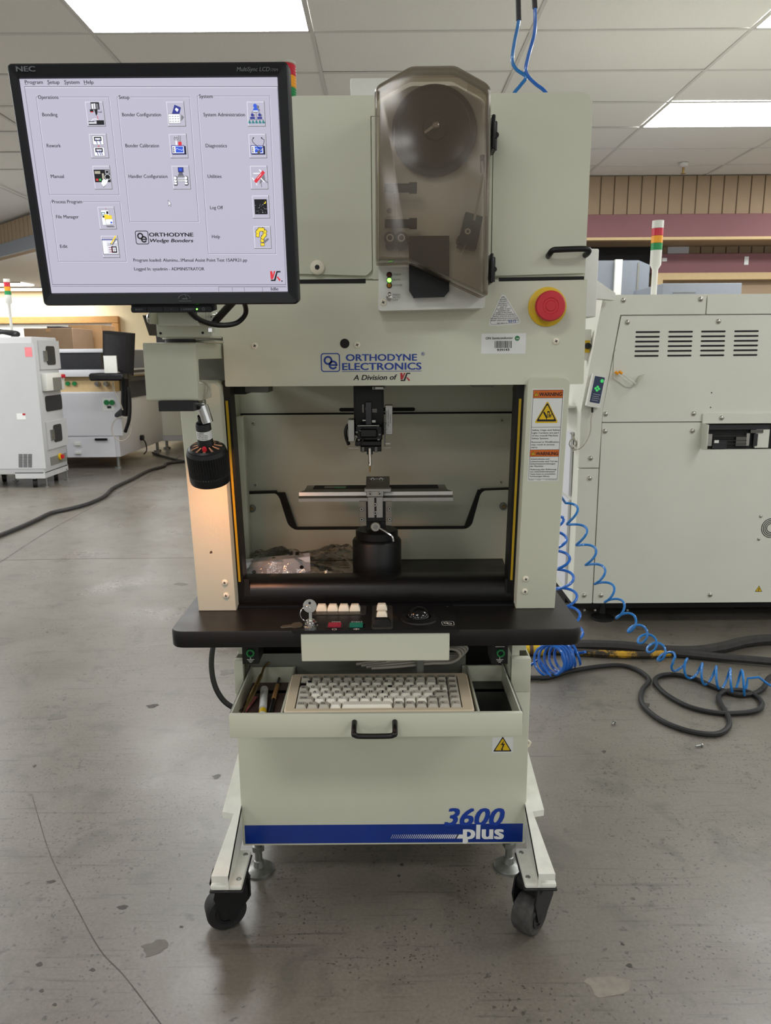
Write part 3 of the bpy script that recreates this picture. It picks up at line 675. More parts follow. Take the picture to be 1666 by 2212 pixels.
# --- drawer
DX0, DX1, DY0, DY1, DZ0, DZ1 = -0.327, 0.281, 1.45, 1.705, 0.5205, 0.573
d = MB('paint').box(DX0, DX1, DY0, DY0+0.010, DZ0, DZ1, 0.0015).box(DX0+.002, DX0+.005, DY0+.01, DY1, .524, DZ1-.001).box(DX1-.005, DX1-.002, DY0+.01, DY1, .524, DZ1-.001)
d.box(DX0+.002, DX1-.002, DY0+.01, DY1, .524, .527).box(DX0+.002, DX0+0.109, DY1-.003, DY1, .524, DZ1-.004).box(DX1-0.10, DX1-.002, DY1-.003, DY1, .524, DZ1-.004)
xl = -0.222; xr = 0.190
d.box(xl, xl+.004, DY0+.01, DY1, .527, DZ1-.003).box(xr, xr+.004, DY0+.01, DY1, .527, DZ1-.003)
drw = obj('drawer', d, WB, 'open sheet-metal drawer')
obj('mat', MB('wood_dark').box(DX0+.006, xl-.001, DY0+.011, DY1-.004, .527, .530), drw, 'dark brown mat')
obj('mat', MB('mat_black').box(xr+.005, DX1-.006, DY0+.011, DY1-.004, .527, .530), drw, 'black mat')
hq0 = at(766, 1560, Y=1.45); hq1 = at(853, 1560, Y=1.45); hz = 0.556; hb = at(810, 1590, Y=1.412).z
hp = spline([(hq0.x, 1.449, hz), (hq0.x, 1.425, hz-0.003), (hq0.x, 1.414, hz-0.010), (hq0.x+.003, 1.412, hb+.004), (hq0.x+.011, 1.412, hb), (hq1.x-.011, 1.412, hb), (hq1.x-.003, 1.412, hb+.004), (hq1.x, 1.414, hz-0.010), (hq1.x, 1.425, hz-0.003), (hq1.x, 1.449, hz)], 5)
obj('handle', MB('black').tube(hp, 0.0055, 12), drw, 'black bow handle')
for xa in (DX0-.006, DX1-.001): obj('slide_rail', MB('zinc').box(xa, xa+.007, DY0+.03, 1.79, .535, .560), WB)
obj('back_sheet', MB('paint').box(-0.128, 0.10, 1.72, 1.722, 0.575, 0.665).use('paint_grey').box(-0.33, 0.19, 1.71, 1.713, .53, .60), WB)
# --- pillars (lean a little towards the operator at the top)
PB, PT_ = Vector((0, 1.545, TZ)), Vector((0, 1.490, 1.253))
vdir = (PT_-PB).normalized(); pn = Vector((1, 0, 0)).cross(vdir); pn = pn if pn.y < 0 else -pn
pP = PL(PB, pn, (1, 0, 0)); PH = (PT_-PB).length
def pillar(x0, x1, ytop):
    poly = [(x0, 0.0)]+[(x1, 0.0)]+circ(x1-.012, ytop-.012, .012, 6, 0, 90)+circ(x0+.012, ytop-.012, .012, 6, 90, 180)
    n = len(poly); s_ = [((u-(x0+x1)/2)*0.97+(x0+x1)/2, (v-ytop/2)*0.997+ytop/2) for u, v in poly]
    rings = [[pP.p(u, v, -0.045) for u, v in poly], [pP.p(u, v, -0.002) for u, v in poly], [pP.p(u, v, 0) for u, v in s_]]
    return obj('pillar', MB('paint').loft(rings), WB)
pl_ = pillar(-0.401, -0.320, PH-0.006); pr_ = pillar(0.277, 0.360, PH)
for po, pts in ((pl_, ((486, 1258), (489, 1286))), (pr_, ((1136, 1250), (1134, 1277)))):
    for q in pts:
        uv = pP.px(*q); obj('screw', SCR, po, loc=pP.p(*uv))
m_ = MB('wood_dark'); uv = pP.px(456, 1193); m_.flat(rounded([(uv[0]-.003, uv[1]-.003), (uv[0]+.003, uv[1]-.002), (uv[0]+.002, uv[1]+.004), (uv[0]-.002, uv[1]+.002)], .001), pP, .0003); obj('scuff', m_, pl_)
# warning label on the right pillar (crop coordinates)
CW = lambda x, y: pP.px(1120+x*0.1085, 820+y*0.1085)
lb = MB('sticker')
lu0 = min(CW(315, 190)[0], CW(180, 2010)[0]); lu1 = max(CW(915, 190)[0], CW(790, 2010)[0]); lv0, lv1 = CW(300, 2020)[1], CW(600, 183)[1]
LW, LH = lu1-lu0, lv1-lv0
lb.prism(rrect(lu0, lu1, lv0, lv1, .001, 2), pP, 0, .0003)
fu0, fu1 = lu0+LW*.035, lu1-LW*.035
def vy(y): return lv1-(y-183)/(2020-183)*LH
lb.use('orange').flat(rect(fu0, fu1, vy(358), vy(205)), pP, .0005); lb.flat(rect(fu0, fu1, vy(1517), vy(1380)), pP, .0005)
lb.use('ink'); lb.line([(fu0, vy(205)), (fu1, vy(205)), (fu1, vy(1975)), (fu0, vy(1975))], pP, .0006, .0007, True)
for y in (358, 930, 1380, 1517): lb.line([(fu0, vy(y)), (fu1, vy(y))], pP, .0006, .0007)
mu = (fu0+fu1)/2
text(lb, 'WARNING', pP, (fu0+LW*.19, vy(320)), (fu1-LW*.03, vy(320)), h=abs(vy(250)-vy(320)), t=.0008, bold=.025)
text(lb, 'WARNUNG', pP, (fu0+LW*.19, vy(1488)), (fu1-LW*.03, vy(1488)), h=abs(vy(1423)-vy(1488)), t=.0008, bold=.025)
for y in (285, 1450):
    lb.use('yellow').flat([(fu0+LW*.03, vy(y+35)), (fu0+LW*.17, vy(y+35)), (fu0+LW*.10, vy(y-42))], pP, .0009)
    lb.use('ink').line([(fu0+LW*.03, vy(y+35)), (fu0+LW*.17, vy(y+35)), (fu0+LW*.10, vy(y-42))], pP, .0006, .001, True); lb.line([(fu0+LW*.10, vy(y+22)), (fu0+LW*.10, vy(y-12))], pP, .0009, .001)
T = lambda k: rounded([(mu-LW*.38*k, vy(640)-LH*.112*k+LH*-.0), (mu+LW*.38*k, vy(640)-LH*.112*k), (mu, vy(640)+LH*.125*k)], LW*.07*k)
lb.use('yellow').flat(T(1.0), pP, .0006); lb.use('ink').flat(T(.86), pP, .0008); lb.use('yellow').flat(T(.66), pP, .0010)
lb.use('ink')
HX = lambda x, y: (mu+(x-575)/600*LW*.98, vy(y))
lb.flat([HX(500, 640), HX(520, 615), HX(585, 715), HX(580, 785), HX(568, 760)], pP, .0012); lb.flat([HX(580, 612), HX(628, 612), HX(628, 700), HX(580, 700)], pP, .0012)
lb.line([HX(575, 730), HX(625, 725), HX(632, 700), HX(665, 672)], pP, .0014, .0012); lb.line([HX(628, 725), HX(655, 730), HX(655, 700), HX(635, 705)], pP, .0010, .0012)
lb.use('yellow').flat([HX(592, 640), HX(612, 640), HX(612, 688), HX(592, 688)], pP, .0014); lb.use('ink')
for s_, y, f_ in (('Safety Cage and Safety', 1000, 1), ('Light Curtains are part', 1055, .97), ('of the overall Machine', 1110, .94), ('Safety System.', 1165, .62), ('Removal or Modification', 1238, .99), ('may result in serious', 1290, .84), ('injury.', 1342, .24),
                  ('Schutzrahmen und', 1580, .68), ('Lichtschranke sind Teil der', 1629, 1), ('Sicherheitsvorrichtungen', 1678, .91), ('der Maschine.', 1726, .49), ('\u00c4nderung oder Entfernung', 1792, .96), ('von sicherheitsrelevanten', 1839, .92), ('Teilen kann zu ernsthaften', 1887, .94), ('Verletzungen f\u00fchren.', 1934, .74)):
    text(lb, s_, pP, (fu0+LW*.03, vy(y)), (fu0+LW*.03+(fu1-fu0-LW*.05)*f_, vy(y)), h=abs(vy(0)-vy(30)), t=.0008, bold=.012)
for s_, a, c in (('RC34P24', 0, .18), ('12/05', .3, .42), ('No. 6343-0103-072', .6, 1)):
    text(lb, s_, pP, (fu0+(fu1-fu0)*a, vy(2003)), (fu0+(fu1-fu0)*c, vy(2003)), h=abs(vy(0)-vy(14)), t=.0008)
obj('warning_label', lb, pr_, 'white warning label with orange headers and a crushed-hand triangle')
# yellow light curtains inside the pillars
for x0, x1, u_ in ((-0.3195, -0.309, -1), (0.264, 0.2745, 1)):
    lc = MB('black').prism(rect(x0-.002, x1+.002, 0.0, PH-.008), pP, -0.075, -0.03); lc.use('yellow_strip').prism(rect(x0+.003, x1-.003, 0.055, PH-.045), pP, -0.03, -0.026)
    obj('light_curtain', lc, WB, 'yellow strip of the light curtain')
# --- chamber
ch = MB('paint').box(-0.385, -0.378, 1.62, 2.02, TZ, 1.26).box(0.338, 0.345, 1.62, 2.02, TZ, 1.26).box(-0.385, 0.345, 2.005, 2.012, TZ, 1.26)
obj('chamber', ch, WB)
pK = front(1.985)
bp_ = MB('paint').prism(rounded(pK.pxs([(522, 897), (1113, 893), (1109, 1198), (528, 1199)]), .004), pK, -0.004, 0)
bpo = obj('back_panel', bp_, WB)
for q in ((547, 914), (1084, 908), (553, 1047), (1082, 1041)): obj('screw', SCR_IN, bpo, loc=pK.p(*pK.px(*q)))
pU = front(2.004); a = pU.px(733, 889); c = pU.px(897, 880)
obj('slot', MB('black_matte').prism(rrect(a[0], c[0], a[1], c[1], .005), pU, 0, 0.001), WB)
obj('gap_strip', MB('black_matte').prism(rect(-0.378, 0.338, pU.px(800, 897)[1], pU.px(800, 891)[1]), pU, 0, .004), WB)
pQ = front(1.945)
tub = [(524, 1200), (525, 1078), (532, 1068), (596, 1066), (604, 1076), (622, 1134), (636, 1145), (1008, 1143), (1020, 1134), (1038, 1068), (1046, 1060), (1102, 1058), (1108, 1068), (1110, 1199)]
tq = pQ.pxs(tub); tq[0] = (tq[0][0], TZ+.001); tq[-1] = (tq[-1][0], TZ+.001)
tubo = obj('front_tub', MB('paint').prism(rounded(tq, [.0, .006, .008, .006, .008, .012, .012, .012, .012, .008, .006, .008, .006, 0]), pQ, -0.025, 0), WB)
tr = MB('black_matte')  # black strips along the edges of the tub cutout
for pts in (((594, 1066), (614, 1066), (640, 1143), (622, 1140)), ((1020, 1140), (1004, 1142), (1034, 1060), (1048, 1060)), ((622, 1141.5), (622, 1145), (1020, 1143), (1020, 1139.5))):
    tr.prism(pQ.pxs(pts), pQ, -0.02, -0.004)
tr.prism(pQ.pxs([(526, 1064), (596, 1062), (598, 1067), (526, 1070)]), pQ, -.02, -.003).prism(pQ.pxs([(1040, 1058), (1104, 1055), (1104, 1060), (1040, 1062)]), pQ, -.02, -.003)
obj('edging', tr, tubo, 'black gasket')
for q in ((545, 1098), (1087, 1093)):
    obj('knob', MB('paint_grey').lathe([(0.010, 0), (0.010, 0.005), (0.007, 0.007)], pQ.p(*pQ.px(*q)), (0, -1, 0), 16).use('brass').lathe([(.005, .007), (.004, .009)], pQ.p(*pQ.px(*q)), (0, -1, 0), 6), tubo, 'dark knob screw')
# left inner guide and right cable with clips
obj('inner_post', MB('paint').box(-0.372, -0.352, 1.90, 1.935, TZ, 1.15, .004), WB)
cb = MB('black_matte').tube([at(1113, 836, Y=1.80), at(1116, 900, Y=1.80), at(1112, 1000, Y=1.80), at(1113, 1100, Y=1.80), at(1108, 1190, Y=1.80)], .006, 8)
cbo = obj('chamber_cable', cb, WB)
for y in (945, 1060, 1188):
    q = at(1112, y, Y=1.80); obj('clip', MB('cream').box(q.x-.010, q.x+.010, 1.791, 1.80, q.z-.004, q.z+.004, .001, 1), cbo)
obj('floor_plate', MB('paint').add([at(1083, 1199, Z=TZ+.001), at(1112, 1196, Z=TZ+.001), at(1114, 1245, Z=TZ+.001), at(1100, 1245, Z=TZ+.001)], [(0, 1, 2, 3)]), WB)
# front bar
prof = [(1.575, .770), (1.572, .776), (1.574, .800), (1.580, .813), (1.592, .820), (1.61, .822), (1.64, .820), (1.645, .812), (1.645, .770)]
bar = MB('anodised').loft([[Vector((x, y, z)) for y, z in prof] for x in (-0.326, -0.325, 0.2835, 0.2845)])
baro = obj('front_bar', bar, WB, 'brushed black guard bar', smooth=35)
for x in (524, 1091):
    pF = front(1.5735); a = pF.px(x, 1287); c = pF.px(x+14, 1251)
    obj('slot_hole', MB('black_matte').prism(rounded([(a[0], a[1]), (c[0], a[1]), (c[0], c[1]), (a[0], c[1])], .004), pF, -.004, .0012), baro)
obj('bar_foot', MB('black').box(-.326, .2845, 1.56, 1.65, TZ+.0005, .771), baro)
# --- bond head
hx = -0.036
h = MB('black').box(hx-.034, hx+.034, 1.72, 1.80, 1.12, 1.245, .003).box(hx-.030, hx+.030, 1.70, 1.74, 1.145, 1.245, .002)
bh = obj('bond_head', h, WB, 'black bond head with a needle-like wedge')
YH = 1.70; pH = front(YH)
CH = lambda x, y, p=None: (p or pH).px(700+x*0.18, 820+y*0.18)
def hbox(name, mat, x0, x1, y0, y1, Ya, Yb, bv=.0008):
    p = front(Ya); a = CH(x0, y1, p); c = CH(x1, y0, p); return obj(name, MB(mat).box(min(a[0], c[0]), max(a[0], c[0]), Ya, Yb, a[1], c[1], bv, 1), bh)
hbox('coil_block', 'black', 390, 700, 550, 735, 1.685, 1.73, .003); hbox('coil', 'black_gloss', 430, 640, 590, 700, 1.678, 1.69, .003)
hbox('lower_block', 'black', 375, 690, 735, 800, 1.683, 1.74, .002); hbox('side_plate', 'alu', 292, 364, 482, 745, 1.70, 1.75); hbox('side_plate', 'alu', 738, 824, 308, 660, 1.72, 1.75)
hbox('rod', 'black_gloss', 500, 572, 270, 545, 1.69, 1.71); hbox('bracket', 'alu_dark', 455, 485, 290, 400, 1.697, 1.70); hbox('bracket', 'alu_dark', 575, 640, 345, 400, 1.697, 1.70)
hbox('bracket', 'alu', 580, 742, 85, 122, 1.66, 1.69); hbox('pin', 'alu', 700, 805, 812, 823, 1.70, 1.704, .0002); hbox('pin', 'alu', 735, 795, 757, 778, 1.70, 1.704, .0002); hbox('pin', 'alu', 295, 425, 814, 828, 1.70, 1.704, .0002)
hbox('clamp', 'alu_dark', 450, 488, 805, 872, 1.69, 1.70); hbox('clamp', 'alu_dark', 606, 645, 805, 872, 1.69, 1.70); hbox('tip_block', 'black', 440, 690, 800, 865, 1.695, 1.72); hbox('tip_block', 'black', 515, 585, 860, 900, 1.69, 1.71)
hbox('bar', 'steel', 400, 665, 547, 560, 1.68, 1.684, .0003); hbox('guide', 'alu_dark', 722, 738, 520, 800, 1.70, 1.712, .0003); hbox('cable_tie', 'ink_white', 462, 500, 483, 497, 1.688, 1.692, .0003); hbox('cable_tie', 'ink_white', 578, 620, 487, 515, 1.688, 1.692, .0003)
for x, y in ((418, 556), (650, 553), (418, 725), (655, 720), (393, 632), (668, 660), (390, 690), (742, 595), (605, 100), (725, 97)):
    uv = CH(x, y, front(1.677)); obj('screw', SCR_S, bh, loc=(uv[0], 1.677 if y > 200 else 1.659, uv[1])).scale = (.55, .55, .55)
tp0 = CH(550, 820, front(1.69)); tp1 = CH(552, 1115, front(1.69))
obj('wedge', MB('steel').lathe([(.0038, 0), (.0038, (tp0[1]-tp1[1])*.62), (.0045, (tp0[1]-tp1[1])*.64), (.0045, (tp0[1]-tp1[1])*.72), (.0022, (tp0[1]-tp1[1])*.74)], (tp0[0], 1.69, tp0[1]), (0, 0, -1), 12).use('brass').lathe([(.0020, (tp0[1]-tp1[1])*.74), (.0016, (tp0[1]-tp1[1])*.98)], (tp0[0], 1.69, tp0[1]), (0, 0, -1), 8), bh, 'steel wedge tool')
lt = MB('ink'); pS = front(1.7195)
for s_, xx, y0_, y1_ in (('ORTHODYNE', 755, 545, 375), ('ELECTRONICS', 778, 555, 362), ('A Division of', 802, 525, 420)):
    text(lt, s_, pS, CH(xx, y0_, pS), CH(xx, y1_, pS), h=.0022, t=.0006, bold=.015)
obj('lettering', lt, bh)
obj('head_cable', MB('black').tube(spline([(hx-.034, 1.72, 1.155), (hx-.05, 1.71, 1.14), (hx-.052, 1.71, 1.12), (hx-.046, 1.715, 1.10)], 5), .004, 8).tube(spline([(hx-.02, 1.69, 1.15), (hx-.008, 1.685, 1.13), (hx-.02, 1.685, 1.10)], 5), .003, 8), bh)
for q, m_ in (((528, 838, 580, 848), 'alu_dark'), ((505, 836, 530, 852), 'black'), ((1022, 832, 1068, 836), 'paint_grey')):
    p = front(1.60); a = p.px(q[0], q[3]); c = p.px(q[2], q[1]-14); obj('connector', MB(m_).box(a[0], c[0], 1.60, 1.66, a[1], c[1], .001, 1), WB)
# --- work holder
wx = -0.021
wh = MB('black').lathe([(.058, TZ), (.058, .868), (.054, .874), (.050, .876), (.050, .892), (.047, .895), (0, .895)], (wx, 1.75, 0), (0, 0, 1), 40)
wo = obj('work_pedestal', wh, WB, 'round black pedestal of the work holder')
obj('base_disc', MB('alu_dark').lathe([(.073, TZ+.0003), (.072, TZ+.003), (.06, TZ+.004)], (wx+.012, 1.762, 0), (0, 0, 1), 40), wo)
pW = front(1.69)
CV = lambda x, y, p=None: (p or pW).px(600+x*0.2401, 1020+y*0.2401)
def wbox(name, mat, x0, x1, y0, y1, Ya, Yb, bv=.0008, par=None):
    p = front(Ya); a = CV(x0, y1, p); c = CV(x1, y0, p); return obj(name, MB(mat).box(a[0], c[0], Ya, Yb, a[1], c[1], bv, 1), par or wo)
# long rail with sloping ends
pr1 = front(1.69); za, zb_, zc = CV(900, 262, pr1)[1], CV(900, 232, pr1)[1], CV(900, 140, front(1.76))[1]
xa0, xa1 = CV(188, 250, pr1)[0], CV(1578, 240, pr1)[0]
rl = MB('alu'); prof = [(1.69, za), (1.69, zb_), (1.70, zb_+.004), (1.702, zb_+.012), (1.712, zb_+.015), (1.775, zb_+.0155), (1.775, za)]
n = len(prof); rl.loft([[Vector((xa0+(.0 if y < 1.705 else .012), y, z)) for y, z in prof], [Vector((xa1-(.0 if y < 1.705 else .012), y, z)) for y, z in prof]])
ro = obj('work_rail', rl, wo, 'long aluminium work rail', smooth=25)
rt = MB('black_matte').box(xa0+.03, xa1-.03, 1.722, 1.77, zb_+.0152, zb_+.0162); rt.use('paint_grey').box(xa0+.055, xa0+.105, 1.735, 1.755, zb_+.016, zb_+.0166); rt.use('green').box(xa0+.08, xa0+.105, 1.73, 1.745, zb_+.0161, zb_+.0168)
obj('rail_inlay', rt, ro)
z0 = zb_+.010
cl = MB('alu').box(wx+.004-.030, wx+.004+.030, 1.675, 1.69, z0+.006, z0+.014, .001, 1)
cl.add([(wx+.004-.027, 1.68, z0+.012), (wx+.004+.027, 1.68, z0+.012), (wx+.004+.027, 1.75, z0+.030), (wx+.004-.027, 1.75, z0+.030), (wx+.004-.027, 1.68, z0+.006), (wx+.004+.027, 1.68, z0+.006), (wx+.004+.027, 1.75, z0+.006), (wx+.004-.027, 1.75, z0+.006)], [(0, 1, 2, 3), (4, 5, 1, 0), (5, 6, 2, 1), (6, 7, 3, 2), (7, 4, 0, 3), (4, 7, 6, 5)])
co = obj('clamp_block', cl, wo, 'steel clamp block', smooth=20)
wbox('clamp_tongue', 'alu', 800, 952, 170, 222, 1.674, 1.69); wbox('centre_plate', 'alu', 812, 946, 222, 412, 1.680, 1.70); wbox('slide', 'black', 790, 975, 262, 445, 1.69, 1.76)
wbox('cheek', 'paint_grey', 736, 797, 262, 484, 1.685, 1.74); wbox('cheek', 'paint_grey', 972, 1030, 262, 480, 1.685, 1.74); wbox('centre_slot', 'black_matte', 871, 888, 230, 412, 1.6795, 1.6802, 0); wbox('neck', 'black', 790, 975, 440, 520, 1.70, 1.78)
wbox('clamp_ear', 'alu', 825, 962, 55, 85, 1.735, 1.75)
for x, y, Y in ((755, 330, 1.685), (1007, 326, 1.685), (757, 422, 1.685), (1008, 420, 1.685), (877, 290, 1.6795), (879, 365, 1.6795), (832, 193, 1.674), (917, 192, 1.674), (855, 62, 1.735), (930, 62, 1.735)):
    uv = CV(x, y, front(Y)); o = obj('bolt', BOLT, wo, loc=(uv[0], Y, uv[1])); o.scale = (.75, .75, .75)
kq = CV(880, 493, front(1.675)); kv = front(1.675)
lev = MB('steel').lathe([(.0115, 0), (.0115, .008), (.010, .010)], (kq[0], 1.685, kq[1]), (0, -1, 0), 20).use('zinc').lathe([(.006, .010), (.006, .0103)], (kq[0], 1.685, kq[1]), (0, -1, 0), 6)
lev.use('chrome').tube(spline([(kq[0]+.008, 1.677, kq[1]-.003), (kq[0]+.032, 1.676, kq[1]-.018), (kq[0]+.038, 1.676, kq[1]-.024), (kq[0]+.040, 1.676, kq[1]-.034)], 5), .003, 8)
obj('clamp_lever', lev, wo, 'chrome clamp lever'); obj('lever_shaft', MB('black').box(kq[0]-.006, kq[0]+.006, 1.684, 1.71, kq[1]-.006, kq[1]+.006), wo)
# --- hood
YH0 = 1.50; pHd = front(YH0)
hz0, hz1 = 1.240, 1.437
hp_ = [(-0.311, hz0), (0.388, hz0), (0.386, hz1), (-0.36, hz1), (-0.36, 1.335), (-0.311, 1.335)]
hm = MB('paint').prism(rounded(hp_, [.003, .003, .003, .003, .002, .002], 3), pHd, -0.025, 0)
hm.box(-0.311, 0.386, 1.52, 2.1, hz0+.016, hz0+.02).box(0.383, 0.386, 1.52, 2.12, hz0+.01, 1.75).box(-0.36, 0.386, 1.525, 1.53, hz1, 1.47)
hood = obj('hood', hm, WB)
obj('rear_body', MB('paint').box(-0.33, 0.37, 1.56, 2.14, 1.262, 1.742, .006), WB)
obj('recess_panel', MB('paint_grey').box(-0.372, -0.3115, 1.545, 1.60, 1.24, 1.335), WB)  # grey side panel set deeper behind the arm cutout
upz1 = 1.766
upo = rounded([(-0.178, 1.441), (0.386, 1.444), (0.385, upz1), (-0.178, upz1-.003)], [.0, .0, .026, .02], 6)
pUp = front(1.512)
up = MB('paint').prism(upo, pUp, -0.045, -.006)
obj('upper_cover', up, WB)
# doors stand proud of the cover around the feeder bay
dl = [(-0.178, 1.452), (-0.033, 1.447), (-0.0225, 1.457), (-0.0225, 1.728), (-0.012, 1.728), (-0.012, upz1-.003), (-0.178, upz1-.003)]
ldoor = obj('left_door', MB('paint').prism(rounded(dl, [0, .004, .003, .001, .001, 0, .02], 4), pUp, -.006, 0), WB)
dr = [(0.206, 1.445), (0.3845, 1.449), (0.385, upz1), (-0.010, upz1-.002), (-0.010, 1.728), (0.204, 1.728)]
rdoor = obj('right_door', MB('paint').prism(rounded(dr, [.003, .003, .026, 0, 0, 0], 5), pUp, -.006, 0), WB)
obj('feeder_bay', MB('paint').prism(rect(-0.021, 0.2035, 1.44, 1.7275), pUp, -.0055, -.001), WB)
gp = MB('black_matte').prism(pHd.pxs([(638, 604), (790, 602), (790, 612), (638, 613)]), pHd, -.002, .0006).prism(pHd.pxs([(1078, 600), (1262, 597), (1262, 604), (1078, 608)]), pHd, -.002, .0006)
obj('door_gap', gp, hood)
bq = pUp.px(686, 578)
obj('lock_bolt', MB('cream').lathe([(.0135, 0), (.0135, .004), (.011, .006), (0, .006)], pUp.p(*bq), (0, -1, 0), 24).use('ink').lathe([(.005, .0055), (.005, .0064)], pUp.p(*bq), (0, -1, 0), 6), ldoor, 'round cream lock bolt')
a = pUp.px(1180, 556); c = pUp.px(1269, 552); hz_ = pUp.px(1225, 548)[1]
obj('handle', MB('black').tube(spline([pUp.p(a[0]+.004, hz_-.004, 0), pUp.p(a[0]+.003, hz_-.002, .018), pUp.p(a[0]+.007, hz_+.003, .026), pUp.p(a[0]+.02, hz_+.004, .028), pUp.p(c[0]-.02, hz_+.005, .028), pUp.p(c[0]-.006, hz_+.004, .026), pUp.p(c[0]-.003, hz_, .018), pUp.p(c[0]-.004, hz_-.003, 0)], 5), .0055, 10), rdoor, 'black bow handle')
for q in ((551, 747), (772, 745), (1201, 737)): obj('screw', SCR, hood, loc=pHd.p(*pHd.px(*q)))
q = pHd.px(745, 742); obj('hole', MB('black_matte').lathe([(.009, 0), (.009, .0012), (.0075, .0014), (0, .0008)], pHd.p(*q), (0, -1, 0), 24), hood, 'round black hole')
# hood print
C3 = lambda x, y: pHd.px(660+x*0.3962, 560+y*0.3962)
def oe_logo(mb, p, u0, u1, v0, v1, wd, t):
    w_, h_ = u1-u0, v1-v0
    mb.line(rrect(u0, u1, v0, v1, w_*.14, 4), p, wd*.55, t, True)
    mb.line(circ(u0+w_*.37, v0+h_*.62, w_*.19, 22), p, wd, t, True)
    e = circ(u0+w_*.64, v0+h_*.36, w_*.19, 22, 0, 318); mb.line(e, p, wd, t); mb.line([(u0+w_*.46, v0+h_*.36), (u0+w_*.83, v0+h_*.36)], p, wd*.9, t)
def ks_logo(mb, p, u0, u1, v0, v1, t, red='ink_red', blk='ink'):
    f = lambda x, y: (u0+(u1-u0)*x, v0+(v1-v0)*y)
    mb.use(red).flat([f(0, 1), f(.20, 1), f(.27, .62), f(.36, 1), f(.52, 1), f(.32, .42), f(.24, .2), f(.03, .2)], p, t)
    mb.use(blk).flat([f(.62, 1), f(1, 1), f(1, .86), f(.72, .86), f(.47, .02), f(.04, .02), f(.04, .16), f(.34, .16)], p, t+.0001)
    mb.use(red).flat([f(.60, .42), f(.72, .48), f(.98, .12), f(.86, 0)], p, t)
lt = MB('ink_blue'); a = C3(88, 612); c = C3(185, 514); oe_logo(lt, pHd, a[0], c[0], a[1], c[1], .0034, .0004)
text(lt, 'ORTHODYNE', pHd, C3(222, 554), C3(607, 552), h=abs(C3(222, 517)[1]-C3(222, 553)[1]), bold=.025)
text(lt, 'ELECTRONICS', pHd, C3(202, 604), C3(631, 601), h=abs(C3(222, 564)[1]-C3(222, 602)[1]), bold=.025)
lt.line([C3(200, 612), C3(632, 609)], pHd, .0009, .0004); lt.line(circ(*C3(641, 516), .0032, 16), pHd, .0006, .0004, True); text(lt, 'R', pHd, C3(637, 521), C3(645, 521), bold=.02)
obj('lettering', lt, hood, 'blue maker lettering')
lt = MB('ink'); text(lt, 'A Division of', pHd, C3(262, 659), C3(500, 656), h=abs(C3(262, 631)[1]-C3(262, 659)[1]), bold=.02, shear=.22)
a = C3(517, 665); c = C3(572, 619); ks_logo(lt, pHd, a[0], c[0], a[1], c[1], .0004); obj('lettering', lt, hood)
s = MB('sticker'); pts = [C3(958, 515), C3(1200, 515), C3(1203, 403), C3(960, 406)]; s.prism(rounded(pts, .001), pHd, 0, .0003)
s.use('ink'); text(s, 'ON Semiconductor', pHd, C3(983, 437), C3(1131, 434), h=abs(C3(0, 0)[1]-C3(0, 13)[1]), t=.0006, bold=.02); text(s, '939143', pHd, C3(1045, 501), C3(1111, 499), h=abs(C3(0, 0)[1]-C3(0, 13)[1]), t=.0006, bold=.025)
x = 1031
while x < 1125:
    wv = random.choice((1, 1.6, 2.4)); s.flat([C3(x, 484), C3(x+wv, 484), C3(x+wv, 445), C3(x, 445)], pHd, .0006); x += wv+random.choice((1.2, 1.6, 2.4))
s.use('green').flat(circ(*C3(1155, 431), .0048), pHd, .0006); s.use('ink_white'); text(s, 'ON', pHd, C3(1148, 436), C3(1163, 436), t=.0008, bold=.03)
obj('barcode_sticker', s, hood, 'white barcode sticker with a green dot')
s = MB('sticker'); tri = [C3(990, 366), C3(1186, 352), C3(1076, 176)]; s.prism(rounded(tri, .012, 6), pHd, 0, .0003)
cx_, cy_ = sum(p[0] for p in tri)/3, sum(p[1] for p in tri)/3
s.use('ink').line(rounded([((u-cx_)*.88+cx_, (v-cy_)*.88+cy_) for u, v in tri], .009, 5), pHd, .0004, .0005, True)
for s_, xa, xb, y in (('THIS', 1069, 1086, 211), ('EQUIPMENT', 1062, 1096, 222), ('HAS BEEN', 1062, 1096, 233), ('MECHANICALLY', 1055, 1104, 244), ('& ELECTRICALLY', 1053, 1106, 254), ('SIGNED - OFF', 1062, 1098, 264), ('ACCORDING TO SAFETY', 1042, 1120, 274), ('REQUIREMENTS AND', 1050, 1114, 284), ('SIGNING-OFF PROCEDURES', 1038, 1126, 294), ('AT ON SEMICONDUCTOR SEREMBAN', 1026, 1140, 304), ('REMOVAL, ALTERATION, RELOCATION', 1024, 1146, 314), ('DISCONNECTION OR PROCESS CHANGE INVOLVING', 1010, 1158, 325), ('THIS EQPT. CANCELS SAFETY SIGN-OFF APPROVAL', 1008, 1162, 336), ('SR NO C', 1045, 1102, 351)):
    text(s, s_, pHd, C3(xa, y+2), C3(xb, y-1), h=abs(C3(0, 0)[1]-C3(0, 7)[1]), t=.0005, bold=.01)
s.use('ink_blue'); text(s, '0312', pHd, C3(1108, 347), C3(1148, 344), h=abs(C3(0, 0)[1]-C3(0, 15)[1]), t=.0006, bold=.02)
obj('approval_sticker', s, hood, 'white triangular approval sticker')
# emergency stop
e = pHd.px(1182, 663)
es = obj('emergency_stop', MB('yellow').lathe([(.0365, 0), (.0365, .003), (.034, .004), (0, .004)], pHd.p(*e), (0, -1, 0), 40), hood, 'yellow disc')
es2 = MB('black').lathe([(.020, .004), (.020, .016)], pHd.p(*e), (0, -1, 0), 28)
es2.use('red').lathe([(.022, .014), (.027, .018), (.028, .024), (.028, .032), (.026, .0345), (.015, .035), (.014, .034), (.010, .034), (.009, .035), (0, .035)], pHd.p(*e), (0, -1, 0), 36)
obj('stop_button', es2, es, 'red mushroom button')
